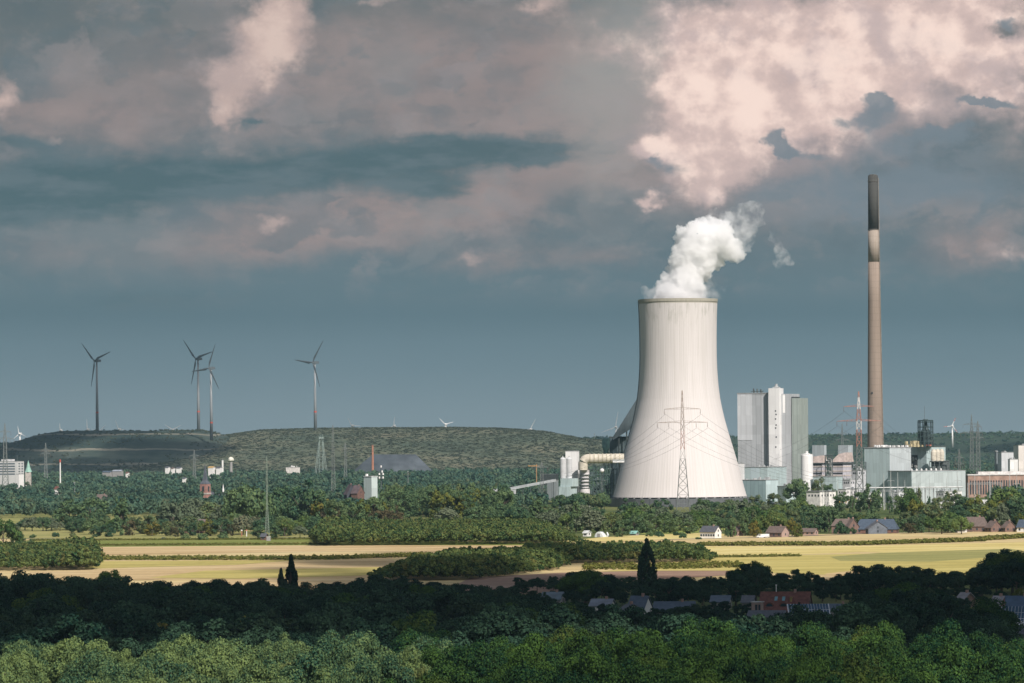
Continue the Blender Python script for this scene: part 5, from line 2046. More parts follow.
    for x in (-1.6, 1.6):
        mb = MB()
        mb.rings([[(x + y, 3.0 * math.cos(t), Z4(436.2) + 3.0 * math.sin(t)) for t in np.linspace(0, 2 * PI, 21)[:-1]] for y in (-.3, .3)])
        part('sheave_wheel', mb, plain(.16, .22, .19), r)
    # brick chimney and coal hall
    p = at(372.7, 465, 6350)
    Z5 = lambda py: at(372.7, py, 6350).z
    r = thing('chimney', 'slim red brick chimney in front of the grey coal heap', 'chimney', (p.x, 6350, 0))
    part('shaft', MB().lathe([(2.1, 0), (1.4, Z5(446))], 14), plain(.42, .19, .12), r)
    part('crown', MB().lathe([(1.7, Z5(446)), (1.7, Z5(445))], 14), plain(.3, .14, .1), r)
    mb = MB()
    Y = 6450.0
    ring = lambda x0, x1, py, dy0, dy1: [at(x0, py, Y) + Vector((0, dy0, 0)), at(x1, py, Y) + Vector((0, dy0, 0)), at(x1, py, Y) + Vector((0, dy1, 0)), at(x0, py, Y) + Vector((0, dy1, 0))]
    mb.rings([ring(348, 436, 476, 0, 90), ring(359, 426, 465.5, 10, 80), ring(372, 415, 454.5, 38, 52)])
    me = mb.mesh('coal_heap', plain(.085, .10, .115, .9, 0, .3, .05))
    o = link('coal_heap', me)
    tag(o, 'long flat topped grey heap below the wooded hill', 'coal heap')
    # pale tower block with its antenna mast
    q = Corner(363.8, 371.5, 377.5, 476.8, 3600, 45)
    r = thing('tower_block', 'pale green windowless tower block above the trees', 'tower block', q.loc, q.rz)
    part('wall', q.block(MB()), cladding(.52, .60, .58, 7, .85), r)
    part('roof', roof_slab(MB(), q, q.h + .003, .3, .7), plain(.55, .57, .56), r)
    part('roof_vent', MB().box(-q.wl + 1, 1, q.h + .7, -q.wl + 2.6, 3, q.h + 2.6), RENDER, r)
    p = at(381.2, 490, 3620)
    Z6 = lambda py: at(381.2, py, 3620).z
    r = thing('radio_mast', 'antenna mast with white dishes touching the pale tower block', 'mast', (p.x, 3620, 0))
    part('pole', MB().lathe([(.6, 0), (.4, Z6(465.2))], 10), STEEL, r)
    mb = MB()
    for py, dx, dy in ((466.5, 0, 0), (474, -1.6, 0), (474, 1.8, 0), (477.5, -1.6, -.5), (477.5, 1.7, .4), (471.5, .9, .6)):
        z = Z6(py)
        mb.lathe([(.75, z - .9), (.75, z + .9)], 10, (dx, dy))
    each('antenna', mb, RENDER, r)
    mb = MB().lathe([(2.5, Z6(478.8)), (2.5, Z6(478.5))], 14)
    part('platform', mb, STEEL, r)
    # pale factory roof below the winding tower
    q = Corner(286, 297, 300, 467.3, 6200, 20)
    r = thing('white_hall', 'low white hall with roof fans below the winding tower', 'industrial building', q.loc, q.rz)
    part('wall', q.block(MB()), plain(.74, .70, .66), r)
    part('roof', roof_slab(MB(), q, q.h + .003, .3, .5), ROOFG, r)
    each('roof_fan', clutter(MB(), random.Random(2), -q.wl * .9, 1, -2, 6, q.h + .5, 5, 2.5), RENDER, r)
    # crane
    p = at(536.5, 475, 4300)
    Z7 = lambda py: at(536, py, 4300).z
    r = thing('crane', 'small orange crane before the wooded hill', 'crane', (p.x, 4300, 0))
    part('mast', MB().lathe([(.5, 0), (.5, Z7(464))], 8), plain(.40, .24, .12), r)
    part('jib', MB().box(-9, -.4, Z7(466.2), 1, .4, Z7(465.6)), plain(.55, .28, .08), r)
    part('counterweight', MB().box(1.003, -.9, Z7(467), 3.4, .9, Z7(465.6)), plain(.3, .25, .2), r)
    # red and white post at the field edge left of the lattice mast
    for i, (px, lb) in enumerate(((241.8, 'short red post in the garden left of the lattice mast'), (246.6, 'short white post in the garden left of the lattice mast'))):
        p = gp(px, 536.5)
        r = thing('marker_post', lb, 'post', p)
        m_ = plain(.45, .16, .12) if i == 0 else RENDER
        part('post', MB().lathe([(.3, 0), (.26, 3.6)], 8), m_, r)
        part('cap', MB().box(-.5, -.4, 3.603, .5, .4, 4.3), RENDER if i == 0 else plain(.6, .25, .2), r)
    p = gp(262, 541)
    r = thing('equipment_cabinet', 'pale cabinet beside the brick hut under the lattice mast', 'cabinet', (p.x + 4, p.y, 0))
    part('cabinet', MB().box(-1.2, -.8, 0, 1.2, .8, 2.4), GREYW, r)
    part('lid', MB().box(-1.35, -.95, 2.403, 1.35, .95, 2.6), RENDER, r)


landmarks()


# ------------------------------------------------------------------ trees
def sph_dirs(rng, n):
    v = rng.normal(size=(n, 3))
    return v / np.linalg.norm(v, axis=1, keepdims=True)


def crown_arrays(seed, kind, nleaf, leaf, nclump, LOW=.06):
    """leaf faces of a crown of height 1 and about unit width, foot at z = 0.  returns (n, 4, 3) quads"""
    rng = np.random.default_rng(seed)
    if kind == 'round':
        lo, hi, wid = LOW, 1.0, .50
        c = sph_dirs(rng, nclump)
        rad = rng.uniform(.55, .92, nclump)
        cc = c * rad[:, None] * np.array([wid, wid, (hi - lo) / 2 * .92]) + np.array([0, 0, (hi + lo) / 2 + .02])
        cr = rng.uniform(.09, .17, nclump)
    elif kind == 'wide':
        lo, hi, wid = .0, 1.0, .66
        c = sph_dirs(rng, nclump)
        c[:, 2] = np.abs(c[:, 2]) * 1.2 - .35
        rad = rng.uniform(.5, .85, nclump)
        cc = c * rad[:, None] * np.array([wid, wid, .55]) + np.array([0, 0, .42])
        cr = rng.uniform(.12, .22, nclump)
    elif kind == 'poplar':
        t = rng.uniform(0.06, .95, nclump)
        w = .19 * np.sin(np.clip(t * 1.02 + .12, 0, 1) * PI) ** .6
        a = rng.uniform(0, 2 * PI, nclump)
        cc = np.stack([np.cos(a) * w * .75, np.sin(a) * w * .75, t], 1)
        cr = rng.uniform(.035, .065, nclump)
        cr = np.clip(cr, 0, (1.02 - t) * .5 + .015)
    elif kind == 'column':
        t = rng.uniform(0.05, .93, nclump)
        w = .26 * (1 - t * .45)
        a = rng.uniform(0, 2 * PI, nclump)
        cc = np.stack([np.cos(a) * w * .75, np.sin(a) * w * .75, t], 1)
        cr = rng.uniform(.06, .11, nclump)
    else:                                                   # bush
        c = sph_dirs(rng, nclump)
        c[:, 2] = np.abs(c[:, 2])
        cc = c * rng.uniform(.3, .75, nclump)[:, None] * np.array([.75, .75, .7]) + np.array([0, 0, .12])
        cr = rng.uniform(.18, .30, nclump)
    # leaves are thicker on the bigger clumps
    p = cr ** 2 / np.sum(cr ** 2)
    idx = rng.choice(nclump, nleaf, p=p)
    d = sph_dirs(rng, nleaf)
    low = d[:, 2] < -.45
    d[low, 2] *= -1
    r = cr[idx] * rng.uniform(.62, 1.12, nleaf) ** .8
    sq = np.array([1, 1, .85]) if kind not in ('poplar', 'column') else np.array([.8, .8, 1.5])
    pos = cc[idx] + d * r[:, None] * sq
    nrm = d + rng.normal(size=(nleaf, 3)) * .45
    nrm /= np.linalg.norm(nrm, axis=1, keepdims=True)
    t = np.cross(nrm, rng.normal(size=(nleaf, 3)))
    t /= np.linalg.norm(t, axis=1, keepdims=True) + 1e-9
    b = np.cross(nrm, t)
    s = leaf * rng.uniform(.6, 1.35, nleaf)[:, None]
    asp = rng.uniform(.6, 1.0, nleaf)[:, None]
    q = np.stack([pos - t * s, pos - b * s * asp, pos + t * s, pos + b * s * asp], 1)
    q[:, 1] += nrm * s * .25
    q[:, 3] += nrm * s * .25
    # a lumpy inner body keeps the sky from showing through everywhere
    core = []
    for c0, r0 in zip(cc, cr):
        u = sph_dirs(rng, 1)[0]
        k = r0 * .72
        e = np.array([[1, 0, 0], [0, 1, 0], [-1, 0, 0], [0, -1, 0], [0, 0, 1], [0, 0, -1]]) * k * sq + c0
        for a, b2, c2 in ((0, 1, 4), (1, 2, 4), (2, 3, 4), (3, 0, 4), (1, 0, 5), (2, 1, 5), (3, 2, 5), (0, 3, 5)):
            core.append([e[a], e[b2], e[c2], e[c2]])
    core = np.array(core)
    q = np.concatenate([q, core])
    keep = q[:, :, 2].mean(1) > .025
    nt = int(keep[-len(core):].sum())
    return q[keep], nt


def quads_mesh(name, q, mat, ntri=0, tint=None):
    n = len(q)
    me = bpy.data.meshes.new(name)
    me.vertices.add(n * 4)
    me.vertices.foreach_set('co', q.reshape(-1).astype(np.float32))
    nq = n - ntri
    loops = np.arange(n * 4)
    tot = np.full(n, 4)
    if ntri:
        tot[nq:] = 3
        keep = np.ones(n * 4, bool)
        keep[nq * 4 + 3::4] = False
        loops = loops[keep]
    start = np.concatenate([[0], np.cumsum(tot)[:-1]])
    me.loops.add(len(loops))
    me.loops.foreach_set('vertex_index', loops.astype(np.int32))
    me.polygons.add(n)
    me.polygons.foreach_set('loop_start', start.astype(np.int32))
    if tint is not None:
        at_ = me.attributes.new('tint', 'FLOAT', 'POINT')
        at_.data.foreach_set('value', np.repeat(tint, 4).astype(np.float32))
    me.materials.append(mat)
    me.update()
    me.validate()
    return me


BARK = plain(.10, .08, .06, .95, 0, .3, 2.0, 'bark')


def trunk_mesh(seed, H, kind):
    rnd = random.Random(seed)
    mb = MB()
    if kind == 'bush':
        for i in range(4):
            a = rnd.uniform(0, 2 * PI)
            mb.tube([(0, 0, 0), (.15 * math.cos(a), .15 * math.sin(a), .25), (.35 * math.cos(a), .35 * math.sin(a), .55)], [.03, .022, .008], 5)
        return mb.mesh('trunk', BARK)
    top = .85 if kind in ('poplar', 'column') else .6
    mb.tube([(0, 0, -.02), (.003, .004, .12), (rnd.uniform(-.02, .02), rnd.uniform(-.02, .02), .3), (rnd.uniform(-.03, .03), rnd.uniform(-.03, .03), top)], [.035, .026, .02, .006], 8)
    for i in range(6):
        a = rnd.uniform(0, 2 * PI)
        z = rnd.uniform(.2, .5)
        l = rnd.uniform(.2, .36) * (.35 if kind in ('poplar', 'column') else 1)
        mb.tube([(0, 0, z), (l * .5 * math.cos(a), l * .5 * math.sin(a), z + .12), (l * math.cos(a), l * math.sin(a), z + .26)], [.013, .009, .004], 5)
    return mb.mesh('trunk', BARK)


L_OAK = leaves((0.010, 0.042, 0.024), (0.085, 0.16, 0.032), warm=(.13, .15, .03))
L_OAK_LIT = leaves((0.030, 0.085, 0.055), (0.19, 0.255, 0.085), warm=(.24, .24, .08))  # paler oak leaves: sunlight on the left foreground put into the colour
L_SHADED = leaves((0.008, 0.030, 0.022), (0.055, 0.105, 0.060), warm=(.05, .065, .03))  # darker leaves: cloud shade over the tree belt put into the colour
L_WILLOW = leaves((0.09, 0.125, 0.075), (0.17, 0.195, 0.12), warm=(.22, .19, .11))
L_MIX = leaves((0.024, 0.074, 0.050), (0.17, 0.235, 0.095), warm=(.22, .19, .08))
L_YELLOW = leaves((0.08, 0.12, 0.03), (0.18, 0.175, 0.04), warm=(.24, .15, .04))
L_BRIGHT = leaves((0.030, 0.085, 0.030), (0.18, 0.235, 0.07), warm=(.24, .22, .07))
L_RED = leaves((0.065, 0.065, 0.035), (0.14, 0.115, 0.06), warm=(.15, .10, .06))
L_STUFF = leaves((0.024, 0.074, 0.064), (0.125, 0.19, 0.11), 'tint', warm=(.12, .11, .055))
L_PLANT = leaves((0.022, 0.064, 0.030), (0.165, 0.20, 0.06), 'tint', warm=(.19, .16, .055))
L_HEDGE = leaves((0.10, 0.13, 0.03), (0.22, 0.21, 0.06), 'tint', warm=(.27, .22, .10))
L_HILL = leaves((0.065, 0.088, 0.062), (0.115, 0.128, 0.085), 'tint', warm=(.14, .135, .09))

_proto = {}


def protos(key, kind, n, nleaf, leaf, nclump, mat):
    low = -.16 if key.startswith('mid') else .04
    if key in _proto:
        return _proto[key]
    res = []
    for i in range(n):
        q, nt = crown_arrays(hash_(key) + i, kind, nleaf, leaf, nclump, low)
        res.append((quads_mesh('crown', q, mat, nt), trunk_mesh(i + 5, 1.0, kind)))
    _proto[key] = res
    return res


def hash_(s):
    return sum((i + 3) * ord(c) for i, c in enumerate(s)) % 9973


def tree(name, label, group, x, y, h, w, key, idx, rz, z=0.0, cat='tree'):
    """w is the crown's width relative to its height"""
    cr, tr = _proto[key][idx % len(_proto[key])]
    r = thing(name, label, cat, (x, y, z), rz, group)
    r.scale = (h * w, h * w, h)
    link('crown', cr, r)
    link('trunk', tr, r)
    return r


RN = random.Random(11)

protos('near_oak', 'round', 6, 13000, .0135, 34, L_OAK)
protos('near_wide', 'wide', 4, 13000, .015, 34, L_OAK)
protos('near_pale', 'round', 6, 13000, .0135, 34, L_OAK_LIT)
protos('near_palewide', 'wide', 3, 13000, .015, 34, L_OAK_LIT)
protos('near_dark', 'round', 5, 5000, .02, 32, L_SHADED)
protos('near_darkwide', 'wide', 3, 5000, .022, 34, L_SHADED)
protos('near_bush', 'bush', 3, 1500, .05, 24, L_MIX)
protos('near_yellow', 'round', 2, 4000, .021, 30, L_YELLOW)
protos('near_poplar', 'poplar', 2, 6000, .019, 110, L_SHADED)
protos('mid_round', 'round', 6, 1500, .032, 30, L_MIX)
protos('mid_wide', 'wide', 3, 1500, .038, 30, L_MIX)
protos('mid_bright', 'wide', 4, 1600, .034, 30, L_BRIGHT)
protos('mid_willow', 'wide', 3, 900, .045, 26, L_WILLOW)
protos('mid_yellow', 'round', 2, 700, .045, 24, L_YELLOW)
protos('mid_red', 'round', 1, 500, .045, 22, L_RED)
protos('mid_column', 'column', 3, 800, .035, 36, L_MIX)
protos('mid_poplar', 'poplar', 3, 900, .024, 60, L_MIX)
protos('mid_bush', 'bush', 3, 400, .085, 16, L_MIX)

TAKEN = []          # footprints kept free: houses among the near trees


def house_spots():
    for o in COL.objects:
        if o.type == 'EMPTY' and 900 < o.location.y < 1500 and o.get('category') in ('house',):
            TAKEN.append((o.location.x, o.location.y))


house_spots()

# ---- the woodland in front: crown tops as the photograph shows them, from the far edge forward
EDGE = [(-40, 570), (0, 572), (30, 570), (45, 576), (70, 578), (90, 575), (105, 571), (122, 573), (135, 580), (150, 576), (165, 581), (200, 580), (225, 577), (250, 580), (275, 579), (300, 581), (340, 579),
        (365, 575), (385, 573), (415, 576), (450, 580), (475, 585), (500, 583), (515, 586), (530, 594), (545, 585), (555, 575), (575, 569), (600, 569), (615, 576), (630, 579), (660, 574), (700, 575), (725, 573), (745, 563), (760, 562),
        (775, 571), (790, 570), (805, 566), (815, 575), (840, 570), (860, 566), (880, 564), (905, 566), (930, 564), (940, 566), (955, 572), (970, 567), (985, 562), (995, 553), (1010, 549), (1024, 549), (1070, 548)]
# lowest crown tops allowed in front of the houses
FRONT = [(-40, 600), (450, 604), (520, 600), (545, 599), (565, 599), (600, 606), (640, 611), (700, 611), (745, 613), (790, 616), (830, 612), (850, 614), (870, 592), (900, 583), (930, 584), (960, 598), (985, 612), (1000, 632), (1070, 636)]


def env(tab, px):
    return float(np.interp(px, [p[0] for p in tab], [p[1] for p in tab]))


def top_h(px, py, Y):
    return at(px, py, Y).z


def fore():
    cnt = 0
    # the dark far edge of the wood: its outline tree by tree
    px = -30.0
    while px < 1060:
        py = env(EDGE, px) + RN.uniform(-1.5, 3)
        Y = RN.uniform(1330, 1420) if px < 520 else RN.uniform(1480, 1600)
        h = top_h(px, py, Y)
        x = at(px, py, Y).x
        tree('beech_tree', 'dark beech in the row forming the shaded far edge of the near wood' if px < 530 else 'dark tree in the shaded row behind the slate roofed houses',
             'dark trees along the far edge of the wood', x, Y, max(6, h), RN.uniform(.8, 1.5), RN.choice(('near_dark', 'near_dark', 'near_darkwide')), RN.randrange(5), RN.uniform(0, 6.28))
        px += RN.uniform(9, 17)
    # low growth that closes the far edge on the side of the houses
    px = 520.0
    while px < 1060:
        py = env(EDGE, px) + RN.uniform(9, 17)
        Y = RN.uniform(1560, 1640)
        h = max(4.0, top_h(px, py, Y))
        tree('hedge_tree', 'low dark tree closing the gaps under the shaded row behind the houses', 'low trees under the shaded row', at(px, py, Y).x, Y, h, RN.uniform(1.2, 1.6), 'near_dark', RN.randrange(5), RN.uniform(0, 6.28))
        px += RN.uniform(9, 14)
    # second rank so that the row is closed
    px = -30.0
    while px < 1060:
        py = env(EDGE, px) + RN.uniform(4, 9)
        Y = RN.uniform(1260, 1330) if px < 520 else RN.uniform(1420, 1480)
        h = top_h(px, py, Y)
        tree('beech_tree', 'dark beech just inside the shaded far edge of the near wood' if px < 530 else 'dark tree standing between the slate houses and the back row',
             'dark trees along the far edge of the wood', at(px, py, Y).x, Y, max(5, h), RN.uniform(.9, 1.2), 'near_dark', RN.randrange(5), RN.uniform(0, 6.28))
        px += RN.uniform(14, 24)
    # forward through the wood, rows getting nearer and crowns bigger
    Y = 1240.0
    while Y > 600:
        step = 11.0 if Y > 900 else 10.5
        half = 512 * Y / F + 8
        x = -half + RN.uniform(0, 6)
        while x < half:
            xx, yy = x + RN.uniform(-2.5, 2.5), Y + RN.uniform(-5, 5)
            px = HX + xx * F / yy
            h = RN.uniform(12.5, 21.0)
            lim = top_h(px, env(FRONT, px) + RN.uniform(0, 6), yy)
            if Y > 1000 and px > 520:
                h = min(h, lim)
            elif px > 960 and Y > 880:
                h = min(h, lim)
            else:
                h = min(h, top_h(px, env(EDGE, px) + 8, yy))
            ok = h > 4.5
            pyv = HY + (CAMZ - h) * F / yy
            if pyv > 700:
                ok = False
            for hx, hy in TAKEN:
                if abs(xx - hx + 6) < 12 and -14 < yy - hy < 14:
                    ok = False
            if ok:
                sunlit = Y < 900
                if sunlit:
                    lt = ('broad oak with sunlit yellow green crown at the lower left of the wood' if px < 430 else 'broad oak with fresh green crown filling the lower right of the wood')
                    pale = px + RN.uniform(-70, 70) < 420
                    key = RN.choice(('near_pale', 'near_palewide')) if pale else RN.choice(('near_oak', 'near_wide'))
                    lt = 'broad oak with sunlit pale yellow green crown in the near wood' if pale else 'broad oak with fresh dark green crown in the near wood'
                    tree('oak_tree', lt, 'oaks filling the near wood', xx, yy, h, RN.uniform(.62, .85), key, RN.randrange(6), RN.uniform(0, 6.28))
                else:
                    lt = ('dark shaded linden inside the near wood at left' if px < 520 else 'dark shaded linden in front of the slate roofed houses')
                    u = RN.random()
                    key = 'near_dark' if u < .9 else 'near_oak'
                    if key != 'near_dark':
                        lt = 'lighter green linden standing out in the shaded part of the wood'
                    if px < 560 or u < .9:
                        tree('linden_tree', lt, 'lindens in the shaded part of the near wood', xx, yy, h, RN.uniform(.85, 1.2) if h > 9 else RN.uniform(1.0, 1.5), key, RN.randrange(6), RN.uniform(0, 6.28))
                cnt += 1
            x += step * RN.uniform(.9, 1.35) * (1.0 if Y < 900 else 1.25)
        Y -= step * (1.25 if Y < 900 else 1.7)
    # named single trees
    for px, pt, Y in ((722, 600.5, 1330), (749, 603, 1340), (604, 604.5, 1340), (714, 601, 1340), (552, 598, 1400), (668, 608, 1280), (685, 609, 1280), (636, 608, 1270), (963, 597, 1350), (530, 590, 1440), (538, 594, 1400), (571, 589, 1440), (580, 592, 1420), (588, 588, 1460), (612, 590, 1450), (622, 592, 1440), (608, 604, 1300), (660, 588, 1450), (672, 590, 1440), (684, 587, 1460), (704, 591, 1420), (736, 590, 1430), (742, 604, 1300),
                      (822, 590, 1450), (836, 588, 1460), (850, 590, 1450), (870, 586, 1430), (700, 604, 1290), (656, 607, 1260), (868, 600, 1260), (968, 590, 1450), (948, 588, 1440), (982, 586, 1440), (1000, 590, 1430), (600, 611, 1240), (575, 600, 1300), (556, 601, 1280)):
        h = top_h(px, pt, Y)
        tree('garden_tree', 'dark shaded garden tree among the slate roofed houses', 'garden trees among the shaded houses', at(px, pt, Y).x, Y, max(5, h), RN.uniform(.9, 1.2), 'near_dark', RN.randrange(5), RN.uniform(0, 6.28))
    for (px, pt, Y, key, w, nm, lb) in ((647, 539.5, 1500, 'near_poplar', .92, 'poplar_tree', 'tall dark pointed poplar rising above the wood near the white gabled house'),
                                    (291, 555.5, 1400, 'near_poplar', .72, 'poplar_tree', 'dark ragged poplar standing up from the wood edge before the fields'),
                                    (281, 569, 1390, 'near_poplar', .7, 'poplar_tree', 'small pointed tree at the left foot of the ragged dark poplar'),
                                    (109, 570.5, 1400, 'near_oak', .9, 'oak_tree', 'dark bushy tree with a knobbly top on the wood edge at left'),
                                    (585, 568, 1470, 'near_wide', 1.35, 'oak_tree', 'big round dark tree standing alone in front of the brown soil'),
                                    (753, 560.5, 1520, 'near_oak', 1.1, 'oak_tree', 'big dark round tree behind the houses left of the red tiled roof'),
                                    (1012, 548.5, 1500, 'near_wide', 1.1, 'oak_tree', 'tallest dark tree at the right end of the wood edge'),
                                    (931, 583.5, 1180, 'near_oak', .9, 'oak_tree', 'grey green rounded tree standing up in the wood at right'),
                                    (900, 578, 1210, 'near_wide', 1.2, 'oak_tree', 'broad dark tree left of the grey green rounded one'),
                                    (985, 596, 1120, 'near_wide', 1.1, 'oak_tree', 'broad dark tree just left of the solar roof at the right edge'),
                                    (1018, 587, 1390, 'near_yellow', .6, 'birch_tree', 'small yellow green tree behind the blue panelled roof at the edge'),
                                    (165, 619, 1010, 'near_yellow', .9, 'birch_tree', 'yellow green birch in the shaded wood at lower left'),
                                    (245, 617, 1000, 'near_yellow', .9, 'birch_tree', 'bright green birch in the shaded wood right of the other birch'),
                                    (690, 603, 1260, 'near_dark', 1.5, 'linden_tree', 'round dark bush tree in front of the long blue slate roof'),
                                    (715, 606, 1230, 'near_dark', 1.5, 'linden_tree', 'round dark bush tree just left of the pink annexe')):
        p = at(px, pt, Y)
        hgt = p.z
        tree(nm, lb, None, p.x, Y, hgt, w, key, RN.randrange(6), RN.uniform(0, 6.28))
    return cnt


NFORE = fore()


# ---- trees one can tell apart around the fields and the village
def px_tree(px, pt, pb, key, w, nm, lb, gr=None, cat='tree', Y=None):
    Y = Y or gy(px, pb)
    h = at(px, pt, Y).z
    return tree(nm, lb, gr, at(px, (pt + pb) / 2, Y).x, Y, h, w, key, RN.randrange(6), RN.uniform(0, 6.28), 0, cat)


